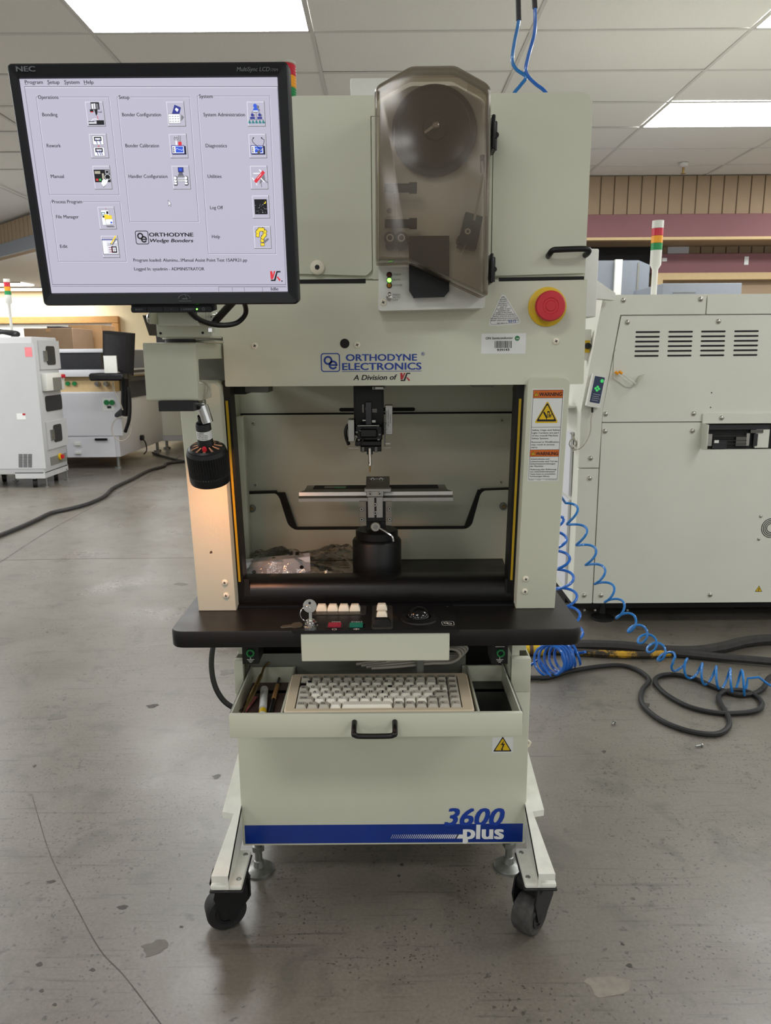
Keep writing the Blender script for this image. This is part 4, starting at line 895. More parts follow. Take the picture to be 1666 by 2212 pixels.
# --- wire feeder with smoked cover
YF = 1.45; pFd = front(YF)
C2 = lambda x, y, p=None: (p or pFd).px(600+x*0.4322, 120+y*0.4322)
fb = obj('wire_feeder', MB('panel_white').prism(rounded([C2(503, 1276), C2(1037, 1262), C2(1045, 480), C2(1050, 240), C2(890, 150), C2(665, 152), C2(508, 240)], .006), pFd, -.052, 0), WB, 'wire feeder behind a smoked cover')
pc = front(1.375)
co_ = [C2(x, y, pc) for x, y in ((487, 170), (505, 145), (665, 55), (890, 52), (1045, 138), (1066, 165), (1050, 1196), (1034, 1196), (655, 1022), (492, 1026))]
co_ = rounded(co_, [.004, .006, .006, .006, .006, .004, .003, .004, .003, .003], 3)
cu_, cv_ = sum(p[0] for p in co_)/len(co_), sum(p[1] for p in co_)/len(co_)
inn = [((u-cu_)*.935+cu_, (v-cv_)*.968+cv_) for u, v in co_]; mid = [((u-cu_)*.975+cu_, (v-cv_)*.988+cv_) for u, v in co_]
cvm = MB('smoke'); rg = [[pc.p(u, v, -.070) for u, v in co_], [pc.p(u, v, -.002) for u, v in co_], [pc.p(u, v, .004) for u, v in mid], [pc.p(u, v, .006) for u, v in inn]]
cvm.loft(rg, caps=False); k = len(cvm.v)-len(inn); cvm.f.append(tuple(k+j for j in range(len(inn)))); cvm.m.append(0)
cvo = obj('cover', cvm, fb, 'smoked clear plastic cover', smooth=30)
md = cvo.modifiers.new('s', 'SOLIDIFY'); md.thickness = .0015; md.offset = 0
sc_ = C2(782, 385); sp = pFd.p(*sc_)
spo = obj('spool', MB('rubber').lathe([(.073, .004), (.075, .006), (.075, .012), (.073, .014), (.064, .014), (.062, .026), (.060, .028), (.022, .028), (.020, .034), (.012, .034)], sp, (0, -1, 0), 56), fb, 'dark grey wire spool')
obj('spool_pin', MB('steel').lathe([(.006, .03), (.006, .044), (.004, .046)], sp, (0, -1, 0), 14).add([sp+Vector((.003, -.045, .006)), sp+Vector((-.020, -.045, -.010)), sp+Vector((-.018, -.045, -.0135)), sp+Vector((.006, -.045, .002)), sp+Vector((.003, -.043, .006)), sp+Vector((-.020, -.043, -.010)), sp+Vector((-.018, -.043, -.0135)), sp+Vector((.006, -.043, .002))], [(0, 1, 2, 3), (4, 7, 6, 5), (0, 4, 5, 1), (1, 5, 6, 2), (2, 6, 7, 3), (3, 7, 4, 0)]), spo)
for y0_, y1_ in ((662, 698), (840, 868)):
    a = C2(535, (y0_+y1_)/2); c = C2(655, (y0_+y1_)/2); e_ = C2(692, (y0_+y1_)/2)
    obj('roller', MB('black').tube([pFd.p(*a, .03), pFd.p(*c, .03)], .0075, 14).tube([pFd.p(*c, .03), pFd.p(*e_, .03)], .0095, 14).box(a[0]+.01, a[0]+.02, YF-.03, YF, a[1]-.003, a[1]+.003), fb)
for x in (561, 617):
    q = C2(x, 920); obj('pulley', MB('black').lathe([(.011, 0), (.011, .02), (.009, .022)], pFd.p(*q), (0, -1, 0), 20).use('ink_white').lathe([(.0065, .022), (.0065, .0225), (.0045, .0225), (.0045, .022)], pFd.p(*q), (0, -1, 0), 18, False), fb)
    q = C2(x+2, 950); obj('pulley', MB('black').lathe([(.009, 0), (.009, .012)], pFd.p(*q), (0, -1, 0), 16), fb)
blk = obj('tension_block', MB('black').prism(rounded([C2(x, y) for x, y in ((893, 960), (985, 980), (1020, 815), (935, 790))], .002), pFd, 0, .02), fb)
q = C2(943, 890); obj('bolt', BOLT, blk, loc=pFd.p(*q, .02)); q = C2(918, 930); obj('post', MB('black').lathe([(.010, 0), (.010, .026)], pFd.p(*q), (0, -1, 0), 14), blk)
obj('guide_tube', MB('key_grey').tube(spline([pFd.p(*C2(975, 835), .022), pFd.p(*C2(1005, 690), .02), pFd.p(*C2(1018, 600), .018), pFd.p(*C2(1016, 540), .015)], 5), .0022, 8).use('black').tube([pFd.p(*C2(1020, 590), .01), pFd.p(*C2(1020, 505), .01)], .004, 8), fb)
obj('wire', MB('alu').tube([pFd.p(*C2(582, 385), .03), pFd.p(*C2(580, 660), .039), pFd.p(*C2(590, 905), .03), pFd.p(*C2(605, 1005), .01)], .0004, 5).tube([pFd.p(*C2(945, 930), .022), pFd.p(*C2(890, 1050), .022)], .0004, 5), fb)
obj('small_plate', MB('panel_white').prism(rect(*[v for p in zip(C2(540, 806), C2(597, 764)) for v in p]), pFd, 0, .003), fb); obj('screw', SCR_S, fb, loc=pFd.p(*C2(559, 777), .003))
obj('wire_bin', MB('black').prism(rounded([C2(x, y) for x, y in ((680, 1213), (832, 1206), (855, 1180), (855, 905), (655, 907), (657, 1178))], .001), pFd, 0, .012).prism([C2(675, 1215), C2(830, 1210), C2(830, 1203), C2(675, 1207)], pFd, .012, .020), fb, 'black wire waste bin')
for y, m_ in ((1096, 'led_off'), (1123, 'led_green'), (1149, 'led_amber')):
    q = C2(558, y); obj('led', MB('black').lathe([(.0052, 0), (.0052, .0016), (.004, .0016)], pFd.p(*q), (0, -1, 0), 14, False).use(m_).lathe([(.0042, .0005), (.0036, .0025), (.002, .0035), (0, .0038)], pFd.p(*q), (0, -1, 0), 14), fb, {'led_off': 'unlit dark red lamp', 'led_green': 'lit green lamp', 'led_amber': 'unlit amber lamp'}[m_])
lt = MB('ink_grey')
for s_, xa, xb, y in (('TIGHT', 578, 617, 1099), ('AUTO', 578, 613, 1125), ('LOOSE', 577, 622, 1152), ('FEED', 577, 612, 1200), ('AUTO', 577, 613, 1213), ('OFF', 577, 603, 1226)): text(lt, s_, pFd, C2(xa, y), C2(xb, y), h=abs(C2(0, 0)[1]-C2(0, 10)[1]), bold=.012)
obj('lettering', lt, fb)
q = C2(558, 1210); obj('toggle_switch', MB('steel').lathe([(.0062, 0), (.0062, .003), (.0045, .0035), (.0045, .008), (.002, .009)], pFd.p(*q), (0, -1, 0), 6).lathe([(.0018, .008), (.003, .018), (0, .0195)], pFd.p(*q), (0, -1, .35), 10), fb, 'chrome toggle switch')
obj('screw', SCR, fb, loc=pFd.p(*C2(528, 1234)))
for (x0_, y0_, x1_, y1_) in ((1064, 318, 1092, 486), (1056, 998, 1082, 1143)):
    p = front(1.46); a = C2(x0_, y1_, p); c = C2(x1_+8, y0_, p); mz = (a[1]+c[1])/2
    obj('hinge', MB('black').box(a[0]-.002, a[0]+.004, 1.43, 1.505, a[1], c[1], .0015, 1).box(a[0]+.004, c[0], 1.46, 1.505, a[1]+.006, c[1]-.002, .002, 1).tube([(c[0]-.004, 1.46, a[1]+.004), (c[0]-.004, 1.46, c[1]-.006)], .004, 10).lathe([(.005, 0), (.005, .006)], (c[0]-.003, 1.458, mz), (0, -1, 0), 10), fb, 'black hinge')
# --- things on top of the hood
tq0 = at(757, 168, Y=1.85); tl = at(617, 135, Y=1.9); tzz = lambda y: at(632, y, Y=1.9).z
obj('top_box', MB('panel_white').box(tq0.x, tq0.x+.26, 1.85, 2.08, 1.743, tq0.z, .003), WB)
tw = MB('panel_white').lathe([(.008, 1.742), (.008, 1.80)], (tl.x, 1.9, 0), (0, 0, 1), 14); two = obj('signal_tower', tw, WB, 'red and amber signal tower')
for a_, c_, m_ in ((tzz(215), tzz(192.5), 'lens_green'), (tzz(192), tzz(166.5), 'amber'), (tzz(166), tzz(142), 'lens_red'), (tzz(141.5), tl.z, 'panel_white')):
    prof = []
    nn = 8
    for k in range(nn+1): prof += [(.0235 if k % 2 else .022, a_+(c_-a_)*k/nn)]
    obj('lens', MB(m_).lathe(prof, (tl.x, 1.9, 0), (0, 0, 1), 24), two)
# --- monitor arm block, pivot and bracket
ax0, ax1, ay0, ay1, az0, az1 = -0.404, -0.316, 1.30, 1.52, 1.2245, 1.3215
pA = PL((ax1, 0, 0), (1, 0, 0), (0, 1, 0))     # right side of the block, u = Y, v = Z
side = [(ay0, az0), (ay0+.09, az0), (1.36+.03, az0+.001)]
cut = [(ay0, az0), (1.40, az0), (1.40, az0+.026), (1.314, az0+.026), (1.314, 1.294), (ay1, 1.294), (ay1, az1), (ay0, az1)]
arm = MB('paint').prism(rounded(cut, [.006, .004, .002, .004, .004, .002, .002, .006], 4), pA, -.088, 0)
armo = obj('monitor_arm', arm, WB, 'off-white C-shaped monitor arm', smooth=35)
obj('arm_plate', MB('black').box(-0.383, -0.324, 1.295, 1.38, 1.2075, 1.2245), armo)
pz = at(385, 736, Y=1.33)
obj('pivot', MB('black').lathe([(.026, 1.3215), (.026, 1.3275)], (pz.x, 1.345, 0), (0, 0, 1), 28).use('paint').lathe([(.030, 1.3275), (.030, 1.330)], (pz.x, 1.345, 0), (0, 0, 1), 28).box(-.335, -.30, 1.36, 1.46, 1.3216, 1.3265, .002, 1), armo)
q0 = at(341, 728, Y=1.29); q1 = at(457, 676, Y=1.29)
br = MB('paint').box(q0.x, q1.x, 1.285, 1.288, q0.z, q1.z+.02, .001, 1).box(q0.x+.004, q1.x-.004, 1.288, 1.38, q0.z-.001, q0.z+.002).box(q0.x, q0.x+.003, 1.25, 1.288, q0.z+.02, q1.z+.03).box(q1.x-.003, q1.x, 1.25, 1.288, q0.z+.02, q1.z+.03)
bro = obj('tilt_bracket', br, armo)
for x, y in ((347, 720), (438, 719)):
    q = at(x, y, Y=1.285); obj('rivet', MB('ink').lathe([(.0022, 0), (.0022, .0006)], (q.x, 1.285, q.z), (0, -1, 0), 10), bro)
q = at(335, 688, Y=1.27); obj('tilt_bolt', MB('steel').lathe([(.009, 0), (.009, .006), (.006, .009)], (q0.x, 1.27, q.z), (-1, 0, 0), 12), bro); obj('tilt_bolt', MB('chrome').lathe([(.010, 0), (.010, .005), (.006, .005), (.006, .012), (.008, .012), (.008, .016)], (q1.x, 1.27, q.z), (1, 0, 0), 12).box(q1.x, q1.x+.006, 1.26, 1.28, q.z-.022, q.z), bro)
# ---------------------------------------------------------------- monitor
mB, mT = Vector((0, 1.133, 1.387)), Vector((0, 1.094, 1.6577))
mv = (mT-mB).normalized(); pM = PL(mB, (0, -mv.z, mv.y), (1, 0, 0))
C1 = lambda x, y: pM.px(x*0.39616, 110+y*0.39616)
MO = thing('computer_monitor', 'black flat-panel monitor showing a menu screen, left of the wire bonder head', 'monitor', (-0.31, 1.2, 1.35))
ou0, ou1 = C1(52, 68)[0], C1(1628, 1384)[0]; ov0, ov1 = C1(900, 1384)[1], C1(800, 68)[1]
su0, su1, sv0, sv1 = C1(283, 1314)[0], C1(1567, 1314)[0], C1(900, 1314)[1], C1(800, 151)[1]
ou0 = (C1(52, 68)[0]+C1(240, 1384)[0])/2; ou1 = (C1(1580, 68)[0]+C1(1626, 1384)[0])/2
bz = MB('bezel'); oo = rrect(ou0, ou1, ov0, ov1, .006, 4); ii = rrect(su0-.002, su1+.002, sv0-.002, sv1+.002, .0005, 4); i2 = rrect(su0, su1, sv0, sv1, .0003, 4)
sh = rrect(ou0+.002, ou1-.002, ov0+.002, ov1-.002, .005, 4); back = rrect(ou0+.008, ou1-.008, ov0+.008, ov1-.008, .02, 4)
bz.loft([[pM.p(u, v, -.002) for u, v in i2], [pM.p(u, v, .004) for u, v in ii], [pM.p(u, v, .007) for u, v in sh], [pM.p(u, v, .004) for u, v in oo], [pM.p(u, v, -.022) for u, v in oo], [pM.p(u, v, -.034) for u, v in back]], caps=False)
k = len(bz.v)-len(back); bz.f.append(tuple(k+j for j in range(len(back)))); bz.m.append(0)
cu0 = (ou0+ou1)/2
bz.prism(rrect(cu0-.11, cu0+.11, ov0+.03, ov1-.05, .02, 4), pM, -.055, -.033)
obj('housing', bz, MO, 'black bezel and housing', smooth=30)
obj('mount', MB('paint').prism(rect(cu0-.05, cu0+.05, ov0+.05, ov0+.15), pM, -.075, -.055), MO)
mk = Vector((cu0, 0, 0))
obj('mount_neck', MB('paint').box(-.345, -.285, 1.195, 1.255, 1.345, 1.43), MO)
scr = obj('screen', MB('screen').flat(rect(su0-.001, su1+.001, sv0-.001, sv1+.001), pM, 0), MO, 'lit menu screen')
lt = MB('ink_silver'); text(lt, 'NEC', pM, C1(104, 118), C1(206, 118), h=abs(C1(0, 90)[1]-C1(0, 118)[1]), t=.0074, bold=.03); text(lt, 'MultiSync LCD', pM, C1(1297, 117), C1(1476, 117), t=.0074, bold=.008, shear=.22); text(lt, '175M', pM, C1(1480, 117), C1(1521, 117), t=.0074, shear=.22)
q = C1(985, 1362); q2 = C1(1050, 1362); lt.line([(q[0], q[1]), (q2[0], q[1])], pM, .0008, .0074); e = circ((q[0]*.55+q2[0]*.45), q[1]+.002, .009, 10, 15, 165); lt.line([(u, q[1]+.002+(v-q[1]-.002)*.8) for u, v in e], pM, .0006, .0074); lt.line([(q[0]+.005, q[1]+.003), (q[0]+.011, q[1]+.003)], pM, .0012, .0074); lt.line([(q[0]+.012, q[1]+.002), (q[0]+.009, q[1]+.009)], pM, .0006, .0074)
obj('brand_print', lt, MO)
# control strip below
c0 = C1(718, 1430)[0]; c1 = C1(1160, 1430)[0]; cv0 = C1(940, 1430)[1]
os_ = obj('control_strip', MB('bezel').prism(rect(c0, c1+.003, cv0+.003, ov0+.004), pM, -.018, -.002).prism(rrect(c0, c1, cv0+.001, cv0+.0095, .003, 3), pM, -.014, .001), MO, 'row of black setting keys')
for k in range(5):
    a = c0+(c1-c0)*(k*.2)+.0008; b_ = c0+(c1-c0)*(k*.2+.2)-.0008
    obj('key', MB('bezel').prism(rrect(a, b_, cv0+.002, cv0+.0092, .002, 3), pM, .001, .0022), os_)
lt = MB('ink_silver')
for s_, a, b_ in (('SELECT', .055, .145), ('-', .285, .30), ('+', .49, .51), ('1-2/RESET', .62, .78)): text(lt, s_, pM, (c0+(c1-c0)*a, cv0+.0045), (c0+(c1-c0)*b_, cv0+.0045), h=.0022, t=.0026)
q = (c0+(c1-c0)*.895, cv0+.0056); lt.line(circ(q[0], q[1], .0018, 12), pM, .0005, .0026, True); obj('power_led', MB('led_green').prism(circ(c0+(c1-c0)*.815, cv0+.0056, .0012, 10), pM, .001, .0027), os_, 'green power lamp')
obj('legend_print', lt, os_)
# screen contents
def S(name, mb): return obj(name, mb, scr)
def L1(mb, pts, wd=.0005, t=.0004, closed=False): return mb.line([C1(*p) for p in pts], pM, wd, t, closed)
ln = MB('screen_lo'); hl = MB('screen_hi')
for TLx, TRx, ty, BRx, BLx, by, gap in ((198, 594, 252, 651, 270, 784, (205, 325)), (639, 1033, 252, 1084, 709, 932, (646, 712)), (1076, 1470, 246, 1506, 1137, 1106, (1083, 1166)), (277, 655, 823, 690, 320, 1148, (283, 453))):
    for m_, o_ in ((hl, 3), (ln, 0)):
        L1(m_, [(gap[0]+o_, ty+o_), (TLx+o_, ty+o_), (BLx+o_, by+o_), (BRx+o_, by+o_), (TRx+o_, ty+o_), (gap[1]+o_, ty+o_)], .00045, .0003+(.0001 if o_ == 0 else 0))
L1(ln, [(134, 195), (1514, 195)], .0007); L1(hl, [(134, 199), (1514, 199)], .0006, .0003); L1(ln, [(134, 195), (287, 1274)], .0005); L1(ln, [(1514, 195), (1559, 1274)], .0005); L1(ln, [(287, 1274), (1559, 1274)], .0007); L1(ln, [(287, 1283), (1559, 1283)], .0004)
for x0_, x1_ in ((1194, 1262), (1268, 1328), (1334, 1428), (1433, 1562)): L1(ln, [(x0_, 1310), (x0_-2, 1287), (x1_, 1287)], .0005)
S('lines', ln); S('highlights', hl)
def cap1(s_, xa, xb, y, **kw):
    mb = MB(kw.pop('mat', 'ink')); text(mb, s_, pM, C1(xa, y), C1(xb, y), t=.0005, **kw); return S('caption', mb)
for s_, xa, xb, y in (('Program', 138, 235, 180), ('Setup', 261, 326, 180), ('System', 353, 435, 180), ('Help', 460, 512, 180), ('Operations', 209, 320, 262), ('Setup', 650, 707, 262), ('System', 1087, 1161, 257), ('Process Program', 286, 449, 831),
                      ('Bonding', 233, 315, 357), ('Rework', 257, 333, 526), ('Manual', 279, 350, 693), ('File Manager', 308, 431, 913), ('Edit', 330, 370, 1074), ('Bonder Configuration', 668, 879, 357), ('Bonder Calibration', 686, 868, 526), ('Handler Configuration', 703, 914, 693),
                      ('System Administration', 1111, 1337, 357), ('Diagnostics', 1123, 1238, 526), ('Utilities', 1134, 1209, 693), ('Log Off', 1147, 1217, 863), ('Help', 1157, 1200, 1021), ('Program loaded: Aluminu...\\Manual Assist Point Test 15APR21.pp', 729, 1348, 1149), ('Logged In: sysadmin - ADMINISTRATOR', 734, 1115, 1197), ('Idle', 1479, 1519, 1306)):
    cap1(s_, xa, xb, y, bold=.016, h=abs(C1(0, 0)[1]-C1(0, 21)[1]))
ul = MB('ink')
for a, b_ in ((138, 149), (261, 271), (353, 363), (460, 472)): L1(ul, [(a, 184), (b_, 184)], .0004, .0005)
S('underline', ul)
cap1('ORTHODYNE', 815, 1055, 1012, bold=.03, h=abs(C1(0, 0)[1]-C1(0, 24)[1])); cap1('Wedge Bonders', 820, 1055, 1043, bold=.025, shear=.22, h=abs(C1(0, 0)[1]-C1(0, 22)[1]))
lg = MB('ink'); a = C1(745, 1053); b_ = C1(806, 982); oe_logo(lg, pM, a[0], b_[0], a[1], b_[1], .0018, .0005); S('logo', lg)
lg = MB('ink'); a = C1(1476, 1256); b_ = C1(1530, 1200); ks_logo(lg, pM, a[0], b_[0], a[1], b_[1], .0005, 'sc_red', 'ink'); q = C1(1538, 1255); lg.use('ink').flat(circ(q[0], q[1], .001, 10), pM, .0005); S('logo', lg)
cu_ = MB('sc_white'); cp_ = [(918, 814), (920, 846), (926, 838), (931, 848), (934, 846), (929, 836), (935, 836)]; cu_.flat([C1(*p) for p in cp_], pM, .0005); L1(cu_.use('ink'), cp_, .0004, .0006, True); S('pointer', cu_)
def icon(bl, br_, by, ty):
    """button frame; returns mesh builder and a map from 0..1 to uv"""
    a = C1(bl, by); b_ = C1(br_, by); t_ = C1((bl+br_)/2, ty); u0, u1, v0, v1 = a[0], b_[0], a[1], t_[1]
    mb = MB('screen_hi'); w_ = .0007
    mb.flat(rect(u0, u1, v0, v1), pM, .0004); mb.use('screen').flat(rect(u0+w_, u1-w_, v0+w_, v1-w_), pM, .0005)
    mb.use('ink_grey').line([(u0, v0), (u1, v0), (u1, v1)], pM, .0008, .0006)
    f = lambda x, y: (u0+(u1-u0)*x, v0+(v1-v0)*y)
    def P(mat, *pts): mb.use(mat).flat([f(*p) for p in pts], pM, P.t); P.t += .00003
    def Lw(mat, pts, wd=.0006, closed=False): mb.use(mat).line([f(*p) for p in pts], pM, wd, P.t, closed); P.t += .00003
    def Ci(mat, x, y, r, n=14): mb.use(mat).flat(circ(*f(x, y), r*(u1-u0), n), pM, P.t); P.t += .00003
    P.t = .0007
    return mb, P, Lw, Ci
def R4(x0, x1, y0, y1): return ((x0, y0), (x1, y0), (x1, y1), (x0, y1))
mb, P, Lw, Ci = icon(481, 577, 411, 277)   # bonding head
P('ink', *R4(.30, .78, .68, .98)); P('sc_white', *R4(.34, .44, .70, .92)); P('screen_hi', *R4(.47, .56, .70, .93)); P('sc_grey', *R4(.59, .72, .70, .92)); P('ink', *R4(.22, .42, .58, .69)); P('sc_red', *R4(.26, .38, .56, .60)); P('ink', (.46, .70), (.66, .70), (.62, .50), (.54, .42)); Lw('ink', [(.66, .58), (.86, .56), (.86, .62)]); Lw('sc_red', [(.60, .42), (.62, .28)], .0007)
Lw('sc_white', [(.2, .18), (.3, .27), (.45, .30), (.6, .27)], .0008); P('ink', *R4(.52, .95, .10, .24)); P('ink', *R4(.06, .95, .05, .10)); P('ink', *R4(.06, .40, .17, .20)); P('sc_white', *R4(.10, .5, .11, .15)); S('icon', mb)
mb, P, Lw, Ci = icon(501, 595, 584, 453)   # rework
for yy in (.55, .08):
    P('sc_white', *R4(.18, .80, yy, yy+.37)); Lw('ink', R4(.18, .80, yy, yy+.37), .0004, True); P('ink', *R4(.27, .70, yy+.16, yy+.33)); P('screen_hi', *R4(.33, .64, yy+.20, yy+.28))
    for q in ((.36, .50, .60) if yy < .3 else (.38, .58)): Lw('sc_navy', [(q, yy+.22), (q+.02, yy+.14), (q+.05, yy+.04)], .0009)
Lw('sc_red', [(.5, .455), (.5, .52)], .0006); Lw('sc_red', [(.45, .49), (.55, .49)], .0006); S('icon', mb)
mb, P, Lw, Ci = icon(520, 613, 754, 627)   # manual panel and hand
P('ink', *R4(.05, .97, .30, .84)); P('cream', *R4(.10, .42, .66, .78)); P('sc_red', *R4(.12, .26, .36, .45)); P('sc_green', *R4(.30, .42, .36, .45)); P('cream', *R4(.50, .62, .42, .68)); Lw('screen_hi', R4(.72, .92, .68, .80), .0005, True); Lw('screen_hi', [(.82+.16*math.cos(k*.52), .52+.12*math.sin(k*.52)) for k in range(12)], .0006, True)
P('sc_grey', (.40, .22), (.50, .06), (.66, .16), (.62, .3)); P('sc_white', (.84, .46), (.80, .34), (.74, .26), (.62, .16), (.50, .10), (.40, .24), (.48, .38), (.60, .44), (.70, .40)); S('icon', mb)
mb, P, Lw, Ci = icon(547, 637, 972, 850)   # file manager
P('sc_grey', (.36, .16), (.82, .16), (.92, .08), (.46, .08)); P('sc_white', *R4(.18, .66, .18, .86)); Lw('sc_grey', R4(.18, .66, .18, .86), .0004, True); P('sc_teal', *R4(.20, .42, .62, .76)); P('screen_hi', *R4(.23, .39, .65, .73)); P('ink', *R4(.50, .62, .68, .80)); P('ink', *R4(.24, .38, .52, .60)); P('sc_yellow', (.36, .40), (.80, .40), (.80, .62), (.60, .62), (.56, .66), (.36, .66)); P('sc_white', *R4(.40, .84, .22, .45)); Lw('sc_grey', R4(.40, .84, .22, .45), .0003, True); P('sc_blue', *R4(.68, .80, .26, .33)); Lw('sc_red', [(.5, .9), (.5, .95)], .0005); S('icon', mb)
mb, P, Lw, Ci = icon(565, 655, 1127, 1008)  # edit
P('sc_grey', *R4(.02, .97, .14, .82)); P('screen_hi', *R4(.05, .95, .17, .80)); P('sc_navy', *R4(.02, .97, .80, .84)); P('sc_white', *R4(.06, .30, .20, .76)); P('sc_grey', *R4(.34, .93, .62, .64)); P('sc_grey', *R4(.34, .93, .56, .58)); P('ink', *R4(.55, .88, .22, .52)); P('screen_hi', *R4(.63, .82, .28, .47)); Lw('ink', [(.72, .28), (.72, .47)], .0004); Lw('ink', [(.63, .37), (.82, .37)], .0004)
for k in range(3): Lw('ink_red', [(.42, .26+k*.1), (.62, .26+k*.1)], .0008)
P('sc_grey', (.60, .60), (.66, .56), (.94, .84), (.90, .90)); P('sc_yellow', (.55, .66), (.60, .62), (.95, .98), (.86, 1.0)); P('ink', (.50, .60), (.55, .67), (.60, .62)); S('icon', mb)
mb, P, Lw, Ci = icon(919, 1014, 411, 277)   # bonder configuration
P('sc_grey', (.75, .20), (.95, .36), (.80, .48)); P('sc_navy', (.26, .48), (.46, .88), (.82, .76), (.66, .42)); P('sc_white', (.46, .68), (.54, .76), (.68, .68), (.58, .58)); P('sc_white', *R4(.05, .72, .12, .50)); Lw('ink_grey', R4(.05, .72, .12, .50), .0004, True)
for i in range(4):
    for j in range(3): P('ink_grey', *R4(.10+i*.155, .19+i*.155, .19+j*.10, .21+j*.10))
S('icon', mb)
def scope(P, Lw, Ci):
    P('ink', *R4(.12, .92, .14, .50)); P('sc_navy', *R4(.08, .84, .17, .53)); P('sc_white', *R4(.12, .80, .20, .50)); P('sc_blue', *R4(.32, .76, .23, .48))
    for j in range(3): P('ink', *R4(.15, .25, .24+j*.08, .28+j*.08))
    Lw('screen_hi', [(.34, .36), (.42, .41), (.50, .35), (.6, .35), (.66, .31), (.74, .36)], .0005)
mb, P, Lw, Ci = icon(933, 1027, 584, 454); P('sc_white', (.34, .54), (.44, .54), (.42, .74), (.36, .74)); Lw('ink_grey', [(.34, .74), (.28, .80), (.32, .88), (.40, .82), (.46, .88), (.50, .80), (.44, .74)], .0006); Lw('ink_grey', [(.56, .66), (.56, .94)], .0007); Lw('ink_grey', [(.64, .66), (.66, .92)], .0007); P('sc_red', *R4(.50, .70, .52, .68)); scope(P, Lw, Ci); S('icon', mb)
mb, P, Lw, Ci = icon(947, 1041, 754, 627)   # handler configuration
P('ink', *R4(.36, .68, .72, .94)); P('sc_navy', *R4(.38, .66, .74, .93)); P('sc_blue', *R4(.42, .58, .79, .90)); P('screen_lo', (.34, .60), (.66, .60), (.60, .72), (.42, .72)); P('sc_grey', (.26, .52), (.72, .52), (.66, .60), (.34, .60)); P('sc_white', *R4(.26, .72, .32, .44)); Lw('ink', [(.30, .40), (.70, .40)], .0008); Lw('ink', [(.30, .33), (.70, .33)], .0005)
for x in (.16, .78):
    for y in (.24, .36, .48): Ci('ink', x+.02, y, .11); Ci('sc_white', x, y, .085)
    P('ink', *R4(x-.1, x+.1, .16, .20))
S('icon', mb)
mb, P, Lw, Ci = icon(1354, 1448, 411, 277)  # people tree
Ci('sc_grey', .62, .78, .09); P('sc_grey', *R4(.5, .74, .62, .70)); Ci('sc_blue', .47, .83, .11); P('sc_blue', (.30, .60), (.66, .60), (.62, .72), (.52, .76), (.38, .74)); P('sc_white', *R4(.34, .62, .60, .64))
Lw('ink', [(.26, .50), (.26, .57), (.72, .57), (.72, .50)], .0004); Lw('ink', [(.5, .57), (.5, .27)], .0004); Lw('ink', [(.10, .24), (.10, .27), (.90, .27), (.90, .24)], .0004)
for x in (.28, .70): Ci('sc_grey', x+.07, .44, .07); Ci('sc_navy', x, .46, .085); P('sc_navy', *R4(x-.14, x+.14, .29, .38))
for k in range(5): Ci('sc_teal', .10+k*.2, .20, .05); P('sc_teal', *R4(.03+k*.2, .19+k*.2, .11, .17))
S('icon', mb)
mb, P, Lw, Ci = icon(1363, 1456, 584, 454); scope(P, Lw, Ci); Lw('ink', [(.28, .82), (.20, .76), (.24, .66), (.40, .54), (.62, .40), (.56, .26)], .0007); Lw('ink', [(.76, .82), (.90, .76), (.88, .64), (.80, .46), (.60, .28)], .0007); Ci('ink', .28, .84, .04); Ci('ink', .76, .84, .04); Ci('ink_grey', .55, .24, .09); S('icon', mb)
mb, P, Lw, Ci = icon(1371, 1463, 754, 627)  # pocket knife
P('sc_grey', (.50, .22), (.86, .42), (.82, .66), (.58, .44)); Lw('sc_grey', [(.8, .4), (.98, .28)], .0012); Lw('sc_grey', [(.6, .30), (.62, .10)], .001); Lw('sc_white', [(.2, .68), (.62, .68)], .0012); Lw('sc_white', [(.62, .80), (.54, .84), (.60, .78), (.72, .68)], .001); Lw('sc_white', [(.12, .48), (.24, .34)], .0014); Lw('sc_white', [(.32, .30), (.34, .18)], .001); Lw('sc_white', [(.62, .46), (.78, .32)], .0014); Lw('sc_red', [(.32, .36), (.74, .70)], .0044); Ci('sc_red', .31, .355, .095); Ci('sc_red', .745, .705, .095); Lw('sc_white', [(.40, .46), (.64, .65)], .0005); S('icon', mb)
mb, P, Lw, Ci = icon(1382, 1472, 912, 789); P('ink', *R4(.12, .88, .17, .84)); Ci('sc_yellow', .74, .70, .08); Ci('ink', .70, .73, .075)
rs = random.Random(3)
for k in range(24): Ci('sc_white', rs.uniform(.17, .83), rs.uniform(.22, .64), .012, 5)
S('icon', mb)
mb, P, Lw, Ci = icon(1390, 1481, 1077, 957); P('sc_grey', (.60, .22), (.88, .40), (.84, .48), (.58, .36))
for o_, m_, wd in ((0, 'ink', .0052), (0, 'sc_yellow', .0040)): Lw(m_, [(.22, .60), (.24, .76), (.36, .86), (.54, .86), (.66, .76), (.64, .62), (.52, .50), (.48, .36)], wd)
for g_, m_ in ((.0, 'ink'), (.02, 'sc_yellow')): P(m_, *R4(.36+g_, .60-g_, .10+g_, .26-g_))
S('icon', mb)
# monitor cables
o = obj('video_cable', MB('black').tube(spline([at(400, 662, Y=1.17), at(430, 690, Y=1.20), at(470, 702, Y=1.24), at(510, 698, Y=1.27), at(530, 678, Y=1.27), at(528, 655, Y=1.25), at(515, 640, Y=1.22)], 6), .0042, 10).tube(spline([at(465, 694, Y=1.27), at(485, 672, Y=1.25), at(505, 650, Y=1.22)], 4), .0060, 10), MO, 'black cables')

